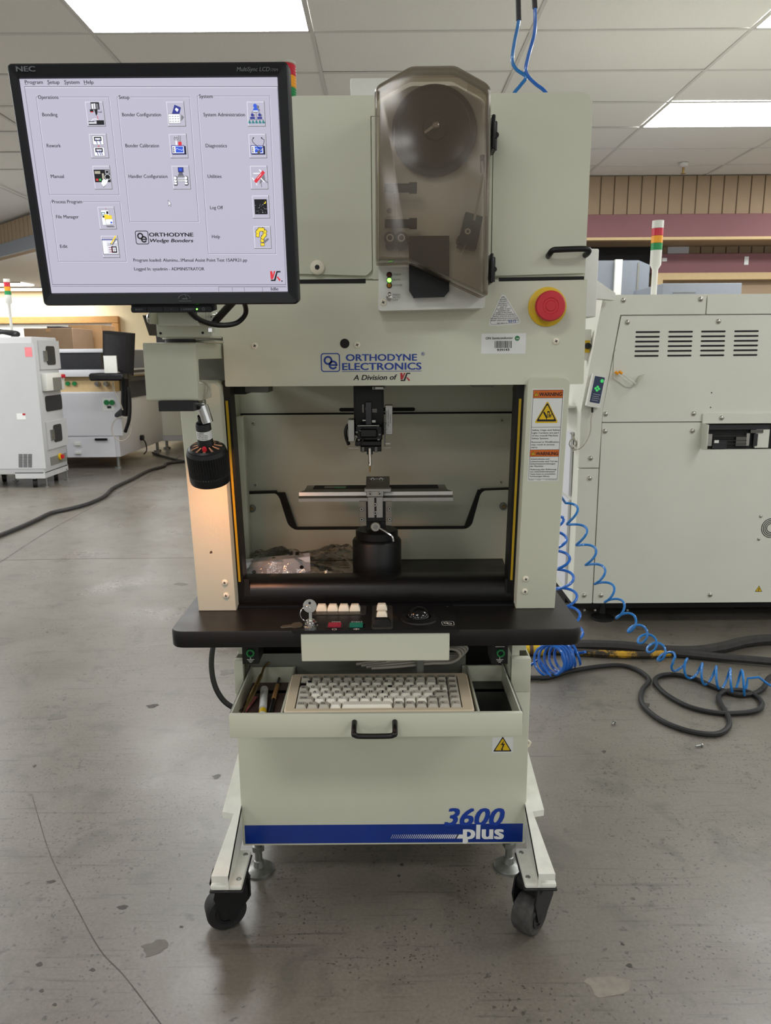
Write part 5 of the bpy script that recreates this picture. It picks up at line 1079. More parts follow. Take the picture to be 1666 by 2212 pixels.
# ---------------------------------------------------------------- task lamp
LPY = 1.365; lc = at(450.5, 1003, Y=LPY); LX = lc.x; lz0 = lc.z-.0325; lz1 = lc.z+.0325; LR = .0368
LT = Matrix.Translation(lc) @ Matrix.Rotation(R(18), 4, 'X') @ Matrix.Translation(-lc)     # the head tips towards the pillar
LA = thing('task_lamp', 'black ribbed work lamp glowing in front of the left pillar', 'lamp', (LX, LPY, lz0))
sh = MB('black'); n = 192
ring = lambda r, z: [Vector((LX+r*math.cos(2*math.pi*k/n), LPY+r*math.sin(2*math.pi*k/n), z)) for k in range(n)]
rib = lambda r, z: [Vector((LX+(r if (k//2) % 2 else r-.0016)*math.cos(2*math.pi*k/n), LPY+(r if (k//2) % 2 else r-.0016)*math.sin(2*math.pi*k/n), z)) for k in range(n)]
sh.loft([ring(LR-.004, lz0+.005), ring(LR-.004, lz0+.0005), ring(LR-.001, lz0), ring(LR, lz0+.004), ring(LR, lz0+.015), rib(LR, lz0+.017), rib(LR, lz1-.010), ring(LR-.0005, lz1-.008), ring(LR-.003, lz1-.001), ring(LR-.005, lz1)], caps=False)
sh.loft([ring(LR-.004, lz0+.005), ring(LR-.005, lz1-.004)], caps=False)
# slotted top: faces left out where the slots are
radii = [LR-.005, .0285, .014, .012]; zs = [lz1, lz1+.003, lz1+.006, lz1+.008]
for i in range(3):
    a = ring(radii[i], zs[i]); b_ = ring(radii[i+1], zs[i+1]); k0 = len(sh.v); fs = []
    for j in range(n):
        if i == 1 and (j % 16) in (0, 1, 2, 3, 4): continue
        fs.append((j, (j+1) % n, n+(j+1) % n, n+j))
    sh.add(a+b_, fs)
obj('shade', sh.xf(LT), LA, 'black ribbed shade with vent slots', smooth=30)
obj('neck', MB('black').lathe([(.0145, lz1+.006), (.0145, lz1+.010), (.0135, lz1+.012), (.0135, lz1+.047), (.012, lz1+.049), (.008, lz1+.050), (.008, lz1+.062)], (LX, LPY, 0), (0, 0, 1), 28).xf(LT), LA)
pl2 = MB('sticker').lathe([(.01365, lz1+.020), (.01365, lz1+.036)], (LX, LPY, 0), (0, 0, 1), 28, False); pN = PL((LX, LPY-.0137, 0), (0, -1, 0)); pl2.use('ink')
for k, s_ in enumerate(('SUNNEX', 'MODEL 700 SERIES', '120V 50W 60HZ', 'USE TYPE MR16')): text(pl2, s_, pN, (-.009, lz1+.0325-k*.0036), (.009 if k else .003, lz1+.0325-k*.0036), h=.002 if k else .0028, t=.0006, bold=.01)
obj('rating_label', pl2.xf(LT), LA, 'small white rating label')
obj('switch', MB('red').lathe([(.0042, 0), (.0042, .005), (.003, .0075), (0, .008)], (LX+.002, LPY-.020, lz1+.004), (0, -.35, 1), 14).xf(LT), LA, 'red push switch')
obj('bulb', MB('lamp_bulb').lathe([(.001, lz0+.002), (.015, lz0+.003), (.026, lz0+.007), (.030, lz0+.012)], (LX, LPY, 0), (0, 0, 1), 28, False).use('copper_glow').lathe([(.031, lz0+.012), (.033, lz0+.02), (.02, lz0+.034), (.012, lz0+.045)], (LX, LPY, 0), (0, 0, 1), 28, False).xf(LT), LA, 'glowing reflector bulb')
jl = at(432, 872, Y=1.33)
jt = MB('chrome').tube([(jl.x-.016, 1.335, jl.z), (jl.x+.008, 1.335, jl.z)], .008, 14).tube([at(437, 876, Y=1.333), at(449, 913, Y=1.335)], .0102, 18).lathe([(.004, -.006), (.004, .006)], (jl.x+.004, 1.335, jl.z), (0, 1, 0), 10)
obj('joint', jt, LA, 'chrome swivel joint')
obj('lead', MB('key_grey').tube(spline([at(427, 822, Y=1.36), at(446, 828, Y=1.345), at(454, 842, Y=1.335), at(450, 856, Y=1.33), at(436, 864, Y=1.33)], 6), .0014, 6).tube(spline([at(427, 820, Y=1.37), at(448, 832, Y=1.355), at(446, 852, Y=1.34), at(432, 864, Y=1.335)], 6), .0014, 6), LA)
ld = bpy.data.lights.new('lamp_glow', 'POINT'); ld.energy = 0.5; ld.color = (1, .55, .3); ld.shadow_soft_size = .008
lo = link(bpy.data.objects.new('lamp_glow', ld), LA, LT @ Vector((LX, LPY, lz1-.006)))

# ---------------------------------------------------------------- keyboard
kf, kb = Vector((0, 1.466, .571)), Vector((0, 1.625, .586)); kv_ = (kb-kf).normalized(); pKb = PL(kf, Vector((1, 0, 0)).cross(kv_), (1, 0, 0))
KB = thing('keyboard', 'compact beige computer keyboard in the open drawer', 'keyboard', (-0.015, 1.54, .53))
ku0, ku1, KD = -0.2165, 0.1835, .160
kc = MB('key_case'); o1 = rrect(ku0, ku1, 0, KD, .008, 4); o2 = rrect(ku0+.003, ku1-.003, .003, KD-.003, .007, 4)
i1 = rrect(ku0+.022, ku1-.024, .012, KD-.013, .002, 4); n = len(o1)
kc.loft([[pKb.p(u, v, -.030) for u, v in o1], [pKb.p(u, v, -.003) for u, v in o1], [pKb.p(u, v, 0) for u, v in o2], [pKb.p(u, v, 0) for u, v in i1], [pKb.p(u, v, -.006) for u, v in i1]], caps=False)
kc.use('ink').flat(i1, pKb, -.006); kc.use('key_case').flat(o1, pKb, -.030)
obj('case', kc, KB, smooth=30)
ix0, ix1, iy0, iy1 = ku0+.023, ku1-.025, .013, KD-.014; U = (ix1-ix0)/14.5; RH = (iy1-iy0)/6
rows = [[('Esc', .967, 1)]+[('F%d' % k, .967, 1) for k in range(1, 11)]+[('Num', .967, 1), ('PrtSc', .967, 1), ('Scroll', .966, 1), ('Pause', .966, 1)],
        [('', .55, 2)]+[(c, 1, 0) for c in '1234567890-=']+[('Back', .95, 1), ('Home', 1, 1)],
        [('Tab', .9, 1)]+[(c, 1, 0) for c in 'QWERTYUIOP[]']+[('\\', .6, 0), ('PgUp', 1, 1)],
        [('Caps', 1.15, 1)]+[(c, 1, 0) for c in "ASDFGHJKL;'"]+[('Enter', 1.35, 1), ('PgDn', 1, 1)],
        [('Shift', 1.55, 1)]+[(c, 1, 0) for c in 'ZXCVBNM,./']+[('Shift', .95, 1), ('\u2191', 1, 1), ('End', 1, 1)],
        [('Ctrl', 1, 1), ('Fn', 1, 1), ('Alt', 1, 1), ('~', 1, 0), ('', 4.5, 0), ('Alt', 1, 1), ('Ins', 1, 1), ('Del', 1, 1), ('\u2190', 1, 1), ('\u2193', 1, 1), ('\u2192', 1, 1)]]
km = {}; leg = MB('ink'); KM = Matrix(((pKb.u.x, pKb.w.x, pKb.n.x, 0), (pKb.u.y, pKb.w.y, pKb.n.y, 0), (pKb.u.z, pKb.w.z, pKb.n.z, 0), (0, 0, 0, 1)))
for r_, row in enumerate(rows):
    u = ix0; tot = sum(k[1] for k in row); v = iy1-RH*(r_+.5)
    for s_, w_, g_ in row:
        w_ = w_*14.5/tot
        if g_ != 2:
            key = (round(w_, 3), g_)
            if key not in km: km[key] = mesh('key', cap(U*w_-.0014, RH-.0014, .0088, 'key_grey' if g_ else 'key_white', 1-.0085/(U*w_), .66).xf(KM), smooth=15)
            c_ = pKb.p(u+U*w_/2, v, -.0045); obj('key', km[key], KB, loc=c_)
            if s_:
                wd = min(.0072 if len(s_) == 1 else .0030*len(s_), U*w_*.62)
                if len(s_) == 1 and s_ in '-=.,;\'[]\\~': wd = .003
                text(leg, s_, pKb, (u+U*w_*.22, v-RH*.06), (u+U*w_*.22+wd, v-RH*.06), h=.0085 if len(s_) == 1 and s_.isalnum() else .0055, t=.0046, bold=.012)
        u += U*w_
obj('key_legends', leg, KB)
cb = MB('cable_grey'); rs = random.Random(5)
for k in range(4):
    y_ = 1.648+k*.008; e_ = .006*k
    loop = [(-.035-.012*k, y_, .588), (.03, y_, .592+.003*k), (.10, y_+.002, .598+.003*k), (.148+e_, y_, .601+.002*k), (.170+e_, y_+.003, .614+.002*k), (.160+e_, y_+.004, .630), (.12, y_+.003, .633-.002*k), (.06, y_+.002, .622-.003*k), (.0, y_, .604)]
    cb.tube(spline(loop, 6), .0036, 8)
cbo = obj('cord', cb, KB, 'bundled grey keyboard cord'); obj('strap', MB('paint_grey').box(.068, .086, 1.637, 1.693, .574, .628, .003, 1), cbo)

# ---------------------------------------------------------------- small things in the drawer
fz = .530
pt = thing('scriber_tool', 'olive metal scriber lying in the left drawer tray', 'tool', (-.29, 1.55, fz))
a, b_ = at(525, 1541, Z=fz+.010), at(575, 1436, Z=fz+.048); dv = (b_-a)
obj('shaft', MB('brass').tube([a+dv*.02, a+dv*.10], [.0008, .003], 8).tube([a+dv*.10, a+dv*.2, a+dv*.25, a+dv*.50, a+dv*.55], [.003, .004, .0062, .0062, .0045], 10).tube([a+dv*.55, a+dv*.75, a+dv*.8], [.0052, .0052, .003], 8), pt)
obj('wire_end', MB('brass').tube(spline([a+dv*.8, a+dv*.9+Vector((0, 0, .004)), b_, b_+Vector((.006, .008, .002))], 4), .003, 8), pt); obj('tip', MB('steel').tube([a+dv*.16, a+Vector((-.012, .006, 0))], .0016, 6).tube([a+dv*.16, a+Vector((.002, 0, -.001))], .0016, 6), pt)
q = at(533, 1541, Z=fz+.002); c_ = MB('pink').add([at(528, 1542, Z=fz+.0015), at(558, 1504, Z=fz+.003), at(548, 1504, Z=fz+.003), at(522, 1541, Z=fz+.0015)], [(0, 1, 2, 3)])
c_.add([Vector(v)+Vector((0, 0, -.0008)) for v in c_.v], [(0, 1, 2, 3), (0, 4, 5, 1)][:1]); tag(obj('paper_slip', c_), 'pink paper slip under the scriber in the left drawer tray', 'paper')
vi = thing('glass_vial', 'small labelled vial with a white cap in the left drawer tray', 'vial', (-.25, 1.5, fz))
a, b_ = at(567, 1546, Z=fz+.010), at(571, 1490, Z=fz+.012); dv = b_-a
obj('tube', MB('glass_clear').tube([a, a+dv*.02, a+dv*.25], [.004, .0085, .0085], 16).use('yellow').tube([a+dv*.04, a+dv*.18], .0086, 16), vi); obj('label', MB('sticker').tube([a+dv*.25, a+dv*.84], .0088, 16), vi); obj('cap', MB('panel_white').tube([a+dv*.86, a+dv*.9, a+dv*1.02], [.0078, .0092, .0092], 16), vi)
pnm = MB('ink'); pq = PL(a+Vector((0, 0, .0092)), (0, -.35, 1), (0, -1, 0)); text(pnm, 'PIN LENGTH', PL(a+dv*.8+Vector((-.002, 0, .0093)), (0, 0, 1), (0, -1, 0)), (0, 0), (.02, 0), h=.0022); obj('print', pnm, vi)
pe = thing('tweezers', 'dark tweezers with a reddish grip along the drawer divider', 'tweezers', (-.225, 1.56, fz))
a, b_ = at(583, 1541, Z=fz+.008), at(608, 1447, Z=fz+.012); dv = b_-a
obj('body', MB('black').tube([a, a+dv*.3], [.005, .004], 8).tube([a+dv*.62, b_], [.0035, .002], 8), pe); obj('grip', MB('wood').tube([a+dv*.3, a+dv*.62], [.0052, .0048], 8), pe)
# ---------------------------------------------------------------- keys in the key switch
KR = thing('key_ring', 'two keys on a wire ring stuck in the key switch', 'keys', lk+Vector((0, 0, .014)))
pk1 = PL(lk+Vector((0, 0, .014)), (0, -1, .12), (1, 0, 0))
k1 = MB('steel').prism(rrect(-.003, .003, 0, .016, .001, 2), pk1, -.001, .001)
k1.prism(circ(-.001, .028, .0135, 24), pk1, -.001, .001).use('black').prism(circ(-.001, .034, .0028, 12), pk1, -.0012, .0012)
obj('key', k1, KR)
pk2 = PL(lk+Vector((-.026, -.004, .0045)), (0, -.35, .9), (1, .18, .05)); k2 = MB('steel').prism(rounded([(-.030, -.002), (-.012, -.003), (-.006, -.008), (.006, -.008), (.011, 0), (.006, .008), (-.006, .008), (-.012, .003), (-.030, .003), (-.034, .0)], .002), pk2, -.001, .001)
for k in range(4): k2.prism([(-.029+k*.004, .002), (-.026+k*.004, .002), (-.0275+k*.004, .0055)], pk2, -.001, .001)
obj('key', k2, KR)
rg_ = [lk+Vector((-.008, -.002, .028))+Vector((math.cos(t_)*.011, 0, math.sin(t_)*.0145)).lerp(Vector((math.cos(t_)*.011, math.cos(t_)*.006, math.sin(t_)*.0145)), 1) for t_ in [2*math.pi*k/24 for k in range(24)]]
obj('ring', MB('chrome').tube(rg_, .0009, 6, closed=True), KR)
# ---------------------------------------------------------------- plastic bag with a white bracket in it
bp0 = PL((-.255, 1.735, TZ+.001), (0, 0, 1), (1, .12, 0))
bk = thing('metal_bracket', 'white machined bracket inside the clear plastic bag', 'bracket', (-.255, 1.735, TZ))
bm_ = MB('paint_cool')
prof = [(.0, .026), (.0, .050), (.012, .058), (.055, .056), (.055, .0), (.02, .0)]
bm_.loft([[bp0.p(-.085, v-.03, z) for v, z in prof], [bp0.p(.075, v-.03, z+.010) for v, z in prof]])
obj('body', bm_, bk, smooth=25)
hm_ = MB('black_matte')
for u, v in ((-.01, .02), (.03, .035), (.045, .03), (.052, .02), (.02, .008)): hm_.lathe([(.005, .056+u*.05), (.005, .0605+u*.05)], bp0.p(u, v-.012, .002), (0, 0, 1), 12)
hm_.lathe([(.0045, 0), (.0045, .002)], bp0.p(-.055, -.030, .040), (0, -1, 0), 12).lathe([(.0045, 0), (.0045, .002)], bp0.p(.055, -.030, .047), (0, -1, 0), 12)
obj('hole', hm_, bk)
from mathutils import noise as mn
bg = MB('bag'); NX, NY = 56, 36; X0, X1, Y0, Y1 = -.372, -.062, 1.66, 1.93
grid = []
for j in range(NY+1):
    for i in range(NX+1):
        s_, t_ = i/NX, j/NY; x = X0+(X1-X0)*s_; y = Y0+(Y1-Y0)*t_
        ed = min(1, min(s_, 1-s_, t_*1.1, 1-t_)*7); ed = ed*ed*(3-2*ed)
        nz = mn.noise(Vector((x*9, y*14, 1.3)))*.014+abs(mn.noise(Vector((x*17, y*26, 5.1))))*.026+abs(mn.noise(Vector((x*50+y*20, y*34, 2))))*.006
        lump = max(0, 1-abs((x+.255)/.13)**2.2)*max(0, 1-abs((y-1.735)/.09)**2.2)*.072
        hgt = max(lump, .046*(1-abs(s_-.5)*.5)*(.6+.4*math.sin(s_*9)*.3+.4*t_))
        grid.append((x+nz*.3, y, TZ+.002+ed*max(.002, hgt+nz)))
fs = [(j*(NX+1)+i, j*(NX+1)+i+1, (j+1)*(NX+1)+i+1, (j+1)*(NX+1)+i) for j in range(NY) for i in range(NX)]
bg.add(grid, fs); bg.add([(X0, Y0, TZ+.0015), (X1, Y0, TZ+.0015), (X1, Y1, TZ+.0015), (X0, Y1, TZ+.0015)], [(0, 1, 2, 3)])
tag(obj('plastic_bag', bg, smooth=22), 'crumpled clear plastic bag lying left of the black pedestal', 'bag')
# ---------------------------------------------------------------- big white machine on the right
YR = 3.5; pR = front(YR)
CR = lambda x, y, p=None: (p or pR).px(1200+x*0.2797, 440+y*0.2797)        # upper crop
CS = lambda x, y, p=None: (p or pR).px(1200+x*0.2797, 860+y*0.2797)        # lower crop
RM = thing('inspection_machine', 'large off-white production machine behind the wire bonder on the right', 'machine', (2.0, 4.2, 0))
zt = pR.px(1450, 636)[1]; zb0 = pR.px(1450, 1302)[1]; xl_t = pR.px(1304, 637)[0]; xl_b = .90; zk = pR.px(1254, 885)[1]; XE = 3.1
bd = MB('paint_warm').prism([(xl_b, zb0), (XE, zb0), (XE, zt-.01), (xl_t+.01, zt-.01), (xl_b+.005, zk)], front(YR+.02), -1.6, 0)
obj('body', bd, RM, smooth=20)
sx = .997; s_top = pR.px(1340, 685); s_k = pR.px(1302, 860)
zmid = pR.px(1400, 912)[1]; zcol = CS(250, 541)[1]; ztop2 = CR(800, 860)[1]; xs = CR(1168, 780)[0]; g = .0025
def panel(poly, mat='paint_warm', t=.0, d=.022, r=.004): return obj('panel', MB(mat).prism(rounded(poly, r, 3), pR, t-d, t), RM, smooth=25)
p1 = panel([(xl_t, zt), (xs-g, zt), (xs-g, ztop2+g), (s_top[0], ztop2+g), (sx+.002, s_k[1]-.05), (sx-g, zcol+g), (xl_b, zcol+g), (xl_b, zk)])
panel([(xs+g, zt), (XE, zt), (XE, ztop2+g), (xs+g, ztop2+g)])
p2 = panel([(s_top[0]+.006, ztop2-g), (XE, ztop2-g), (XE, zmid+g), (sx+g, zmid+g), (sx+g, s_k[1]-.05)])
ox0 = CS(1140, 300)[0]; oz1 = CS(1300, 200)[1]; oz0 = CS(1300, 397)[1]
p3 = panel([(sx+g, zmid-g), (ox0, zmid-g), (ox0, oz0), (XE, oz0), (XE, zb0), (sx+g, zb0)])
p4 = panel([(xl_b, zcol-g), (sx-g, zcol-g), (sx-g, zb0), (xl_b, zb0)])
obj('opening', MB('black_matte').prism([(ox0, oz0), (XE, oz0), (XE, oz1), (ox0, oz1)], front(YR+.019), 0, .001), RM, 'dark conveyor opening')
DOME = mesh('dome_screw', MB('paint_warm').lathe([(.014, 0), (.014, .001), (.011, .002)], (0, 0, 0), (0, -1, 0), 18, False).use('steel').lathe([(.0115, .001), (.010, .005), (.006, .008), (0, .009)], (0, 0, 0), (0, -1, 0), 18))
for q in ((525, 745), (1122, 737), (557, 915), (1260, 908), (389, 1623), (1068, 1620)): obj('screw', DOME, p1 if q[1] < 800 else p2, loc=pR.p(*CR(*q)))
for q in ((383, 255), (1058, 252), (272, 463), (265, 618), (222, 1522), (353, 1522), (1195, 1518)): obj('screw', DOME, p3, loc=pR.p(*CS(*q)))
sl_ = MB('black_matte'); slm = None
for i, (x0_, x1_) in enumerate(((612, 808), (866, 1063), (1119, 1320), (1375, 1578))):
    for j in range(6):
        y_ = 992+j*36.8-i*2.2; sh_ = -j*2.0
        a = CR(x0_+8+sh_, y_); b_ = CR(x1_+sh_, y_)
        if slm is None: L_ = b_[0]-a[0]; slm = mesh('vent_slot', MB('black_matte').prism(rrect(0, L_, -.004, .004, .0038, 3), PL((0, 0, 0), (0, -1, 0)), -.001, .0008))
        obj('vent_slot', slm, p2, loc=pR.p(a[0], a[1]))
for q in ((1207, 1460), (1199, 1573)):
    c_ = CR(*q); obj('pin_hole', MB('black_matte').lathe([(.003, 0), (.003, .0008)], pR.p(*c_), (0, -1, 0), 8), p2)
# strip above the opening and guard left of it
a = CS(1128, 190); b_ = CS(1666, 115)
st_ = obj('cover_strip', MB('paint_warm').box(a[0], XE, YR-.012, YR, a[1]-.004, b_[1], .002, 1), RM); c_ = CS(1275, 150); obj('screw', DOME, st_, loc=(c_[0], YR-.012, c_[1]))
a = CS(1095, 405); b_ = CS(1140, 195); obj('guard', MB('paint_warm').box(a[0]+.012, b_[0], YR-.07, YR, a[1]+.01, b_[1], .002, 1), RM)
rlm = MB('alu_dark')
cvr = lambda x0_, x1_, y0_, y1_, Y, mat: rlm.use(mat).box(CS(x0_, y1_, front(Y))[0], CS(x1_, y0_, front(Y))[0], Y-.02, Y+.02, CS(x0_, y1_, front(Y))[1], CS(x1_, y0_, front(Y))[1])
YI = YR-.0; 
conv = MB('mach_dark')
def cbx(mat, x0_, x1_, y0_, y1_, d0, d1): 
    a_ = CS(x0_, y1_); b__ = CS(x1_, y0_); conv.use(mat).box(a_[0], b__[0], YR+d0, YR+d1, a_[1], b__[1])
cbx('mach_dark', 1146, 1666, 205, 245, .004, .017); cbx('alu', 1150, 1215, 278, 370, .002, .017); cbx('mach_dark', 1215, 1330, 330, 390, .004, .017); cbx('ink_white', 1228, 1264, 325, 347, .0, .004); cbx('alu_dark', 1395, 1500, 300, 370, .003, .017); cbx('alu', 1472, 1505, 272, 368, .001, .017)
for y_ in (290, 325, 352): cbx('frame_dark', 1222, 1480, y_, y_+6, .001, .004)
cbx('paint_warm', 1545, 1666, 205, 385, .006, .017); cbx('alu_dark', 1510, 1610, 245, 270, .002, .01); cbx('frame_dark', 1530, 1570, 275, 370, .003, .012)
obj('conveyor', conv, RM, 'dark conveyor parts')
# fan grille
fc = CS(1668, 1003); fg = MB('black_matte')
for r_ in (.046, .038, .030, .022):
    m_ = 12
    for k in range(m_):
        a0 = 360/m_*k+(15 if r_ in (.038, .022) else 0); fg.line(circ(fc[0], fc[1], r_, 5, a0+2.5, a0+360/m_-3), pR, .0038, .0008)
obj('fan_grille', fg, p3, 'round fan grille')
for q in ((1586, 912), (1571, 1088)):
    o_ = obj('screw', DOME, p3, loc=pR.p(*CS(*q))); o_.scale = (.7, .7, .7)
wt = MB('yellow'); c_ = CS(1571, 1476); warn_tri(wt, pR, c_[0], c_[1], .036, .0006); obj('warning_triangle', wt, p3, 'small yellow shock warning triangle')
# wire rest bracket
bkt = MB('paint_warm')
base_ = [CR(x, y) for x, y in ((470, 1125), (500, 1125), (550, 1165), (548, 1270), (600, 1300), (640, 1330), (590, 1420), (540, 1415), (445, 1350), (452, 1150))]
bkt.prism(rounded(base_, .004), pR, .001, .005)
f0, f1, f2 = CR(655, 1315), CR(590, 1418), CR(540, 1412)
bkt.add([pR.p(*f0, .06), pR.p(*f1, .06), pR.p(*f1, .004), pR.p(*CR(640, 1330), .004), pR.p(*f0, .063), pR.p(f1[0]+.003, f1[1], .063), pR.p(f1[0]+.003, f1[1], .004), pR.p(CR(640, 1330)[0]+.003, CR(640, 1330)[1], .004)], [(0, 1, 2, 3), (4, 5, 6, 7), (0, 1, 5, 4), (0, 3, 7, 4)])
bko = obj('rest_bracket', bkt, p2, 'white folded rest bracket')
rw = thing('rods', 'two thin rods with amber ends resting in the white bracket', 'rods', pR.p(*CR(520, 1350), .03))
for k, (x0_, y0_) in enumerate(((460, 1303), (490, 1300))):
    a = pR.p(*CR(x0_, y0_), .02); b_ = pR.p(*CR(x0_+105, y0_+88), .05); obj('rod', MB('panel_white').tube([a, b_], .0028, 8), rw); obj('rod_end', MB('amber').tube([a+(a-b_).normalized()*.006, a+(b_-a).normalized()*.012], .0065, 8), rw)
# dark plinth and feet
obj('plinth', MB('black_matte').box(xl_b+.03, XE, YR+.1, YR+1.5, .055, zb0).box(xl_b+.05, XE, YR+.35, YR+1.45, .0, .055), RM)
ft = at(1300, 1335, Z=0.0)
obj('foot', MB('rubber').lathe([(.055, 0), (.055, .012), (.03, .02), (.014, .03), (.014, .13)], (ft.x, 3.60, 0), (0, 0, 1), 24), RM)
tb_ = MB('steel')
for q in ((1263, 1318), (1286, 1318), (1356, 1318)):
    c_ = at(*q, Y=3.598); tb_.lathe([(.006, 0), (.006, .003)], (c_.x, 3.6, c_.z), (0, -1, 0), 10)
obj('plinth_bolt', tb_, RM)
# left flank of the machine: recessed door, shelf, switch
pX = PL((xl_b, 0, 0), (-1, 0, 0), (0, -1, 0))
fk = MB('paint_cool').box(xl_b-.012, xl_b, 3.62, 4.6, .16, .60).box(xl_b-.012, xl_b, 3.62, 4.6, .62, .93); obj('side_door', fk, RM)
sh_ = MB('panel_white').box(xl_b-.09, xl_b, 3.6, 3.85, at(1240, 876, Y=3.6).z-.012, at(1240, 876, Y=3.6).z, .003, 1); sho = obj('side_shelf', sh_, RM)
ms = thing('computer_mouse', 'dark computer mouse on the small side shelf behind the right pillar', 'mouse', (xl_b-.05, 3.68, at(1240, 876, Y=3.6).z))
obj('shell', MB('frame_dark').sphere((xl_b-.045, 3.68, at(1240, 876, Y=3.6).z+.004), .05, 16, (.55, 1.0, .5)), ms); obj('wheel', MB('black').tube([(xl_b-.05, 3.645, at(1240, 876, Y=3.6).z+.026), (xl_b-.04, 3.645, at(1240, 876, Y=3.6).z+.026)], .006, 10), ms)
sc2 = thing('cable_coil', 'loose grey cable hanging below the side shelf of the right machine', 'cable', (xl_b-.03, 3.6, .9))
obj('loop', MB('cable_grey').tube(spline([at(1232, 935, Y=3.58), at(1240, 945, Y=3.57), at(1246, 965, Y=3.57), at(1240, 972, Y=3.58), at(1230, 960, Y=3.57), at(1236, 948, Y=3.57), at(1245, 955, Y=3.56), at(1238, 975, Y=3.57)], 5), .003, 6), sc2)
# signal tower
tx = at(1412, 640, Y=3.75).x; cz = lambda y: at(1412, y, Y=3.75).z
tow = obj('signal_tower', MB('panel_white').lathe([(.014, zt-.02), (.014, cz(580))], (tx, 3.75, 0), (0, 0, 1), 14).lathe([(.014, cz(582)), (.026, cz(572)), (.026, cz(541))], (tx, 3.75, 0), (0, 0, 1), 20), RM, 'red, amber and green signal tower')
for y0_, y1_, m_ in ((541, 526, 'lens_green'), (525.5, 510, 'amber'), (509.5, 494, 'lens_red'), (493.5, 477, 'panel_white')): obj('lens', MB(m_).lathe([(.0262, cz(y0_)), (.0262, cz(y1_))], (tx, 3.75, 0), (0, 0, 1), 22), tow)
# side display seen edge-on with its arm
dq0, dq1 = at(1262, 685, Y=3.34), at(1295, 537, Y=3.34)
DSP = thing('operator_display', 'white operator display seen edge-on beside the right machine', 'display', (dq0.x, 3.4, dq0.z))
obj('housing', MB('panel_white').box(at(1270, 600, Y=3.34).x-.04, dq1.x, 3.34, 3.49, dq0.z, dq1.z, .006), DSP)
a = at(1296, 606, Y=3.42); b_ = at(1330, 633, Y=3.42)
obj('arm', MB('panel_white').add([(a.x-.01, 3.42, a.z), (b_.x, 3.42, b_.z), (b_.x, 3.42, b_.z-.03), (a.x-.01, 3.42, a.z-.075), (a.x-.01, 3.48, a.z), (b_.x, 3.48, b_.z), (b_.x, 3.48, b_.z-.03), (a.x-.01, 3.48, a.z-.075)], [(0, 1, 2, 3), (4, 7, 6, 5), (0, 4, 5, 1), (1, 5, 6, 2), (2, 6, 7, 3), (3, 7, 4, 0)]), DSP)
obj('lead', MB('black').tube(spline([(dq1.x-.04, 3.40, dq0.z+.005), (dq1.x-.05, 3.40, dq0.z-.02), (dq1.x-.08, 3.40, dq0.z-.03)], 4), .008, 8), DSP)
es_ = at(1268, 745, Y=3.58)
obj('side_switch', MB('panel_white').box(es_.x-.03, es_.x+.02, 3.58, 3.60, es_.z-.07, es_.z+.07, .002, 1).use('yellow').box(es_.x-.012, es_.x+.012, 3.572, 3.58, es_.z-.035, es_.z+.02).use('black').lathe([(.014, 0), (.014, .02)], (es_.x, 3.575, es_.z-.005), (0, -1, 0), 14), RM)
# pendant remote
cpd = CR(305, 1440); pd = PL(pR.p(*cpd, .03), (0, -1, .05), (1, 0, 0)); ang = R(-10); ca, sa = math.cos(ang), math.sin(ang)
rt2 = lambda u, v: (u*ca-v*sa, u*sa+v*ca)
def RP(u0, u1, v0, v1): return [rt2(u0, v0), rt2(u1, v0), rt2(u1, v1), rt2(u0, v1)]
PD = thing('remote_pendant', 'white hand pendant with a dark blue keypad hanging on the right machine', 'remote', pR.p(*cpd))
obj('case', MB('panel_white').prism(rounded(RP(-.032, .032, -.076, .072), .006), pd, -.028, .004), PD); kp = MB('keypad_blue').prism(rounded(RP(-.022, .024, -.056, .062), .003), pd, .004, .0045)
kp.use('sc_green').prism([rt2(.014+.008*math.cos(k*.5), .045+.008*math.sin(k*.5)) for k in range(13)], pd, .0045, .006)
for du, dv in ((.008, 0), (-.008, 0), (0, .008), (0, -.008)): kp.prism([rt2(.0+du+.0055*math.cos(k*.6), .008+dv+.0055*math.sin(k*.6)) for k in range(10)], pd, .0045, .006)
kp.use('ink_white')
for j in range(4): kp.line([rt2(-.014, -.018-j*.009), rt2(.018-.004*(j % 2), -.018-j*.009)], pd, .0012, .005)
obj('keypad', kp, PD); a = pd.p(*rt2(.0, -.078), -.012)
obj('lead', MB('black').tube([a, a+Vector((.001, 0, -.022))], .005, 8).use('cable_grey').tube(spline([a+Vector((.001, 0, -.02)), at(1277, 905, Y=3.47), at(1275, 935, Y=3.47), at(1262, 960, Y=3.47), at(1248, 970, Y=3.5), at(1236, 960, Y=3.55)], 6), .003, 8), PD)
# booth and panel further behind
bq0 = at(1296, 636, Y=6.8); bq1 = at(1405, 562, Y=6.8); xm = at(1330, 600, Y=6.8).x
BO = thing('equipment_booth', 'grey equipment booth with a white corner post behind the right machine', 'booth', ((bq0.x+bq1.x)/2, 7, 0))
bo = MB('booth').prism([(bq0.x-.35, 0), (bq1.x, 0), (bq1.x, bq1.z-.04), (bq1.x-.10, bq1.z), (bq0.x-.35, bq1.z)], front(6.8), -.7, 0); obj('shell', bo, BO)
obj('corner_post', MB('panel_white').box(xm-.015, xm+.045, 6.77, 6.80, 0, bq1.z+.005), BO); obj('side_panel', MB('paint_grey').box(bq1.x-.105, bq1.x-.09, 6.795, 6.80, .1, bq1.z-.02), BO)
wq0 = at(1431, 636, Y=6.0); wq1 = at(1604, 611, Y=6.0)
WP = thing('equipment_cabinet', 'white-topped equipment cabinet just above the right machine, right of its tower', 'cabinet', ((wq0.x+wq1.x)/2, 6.3, 0))
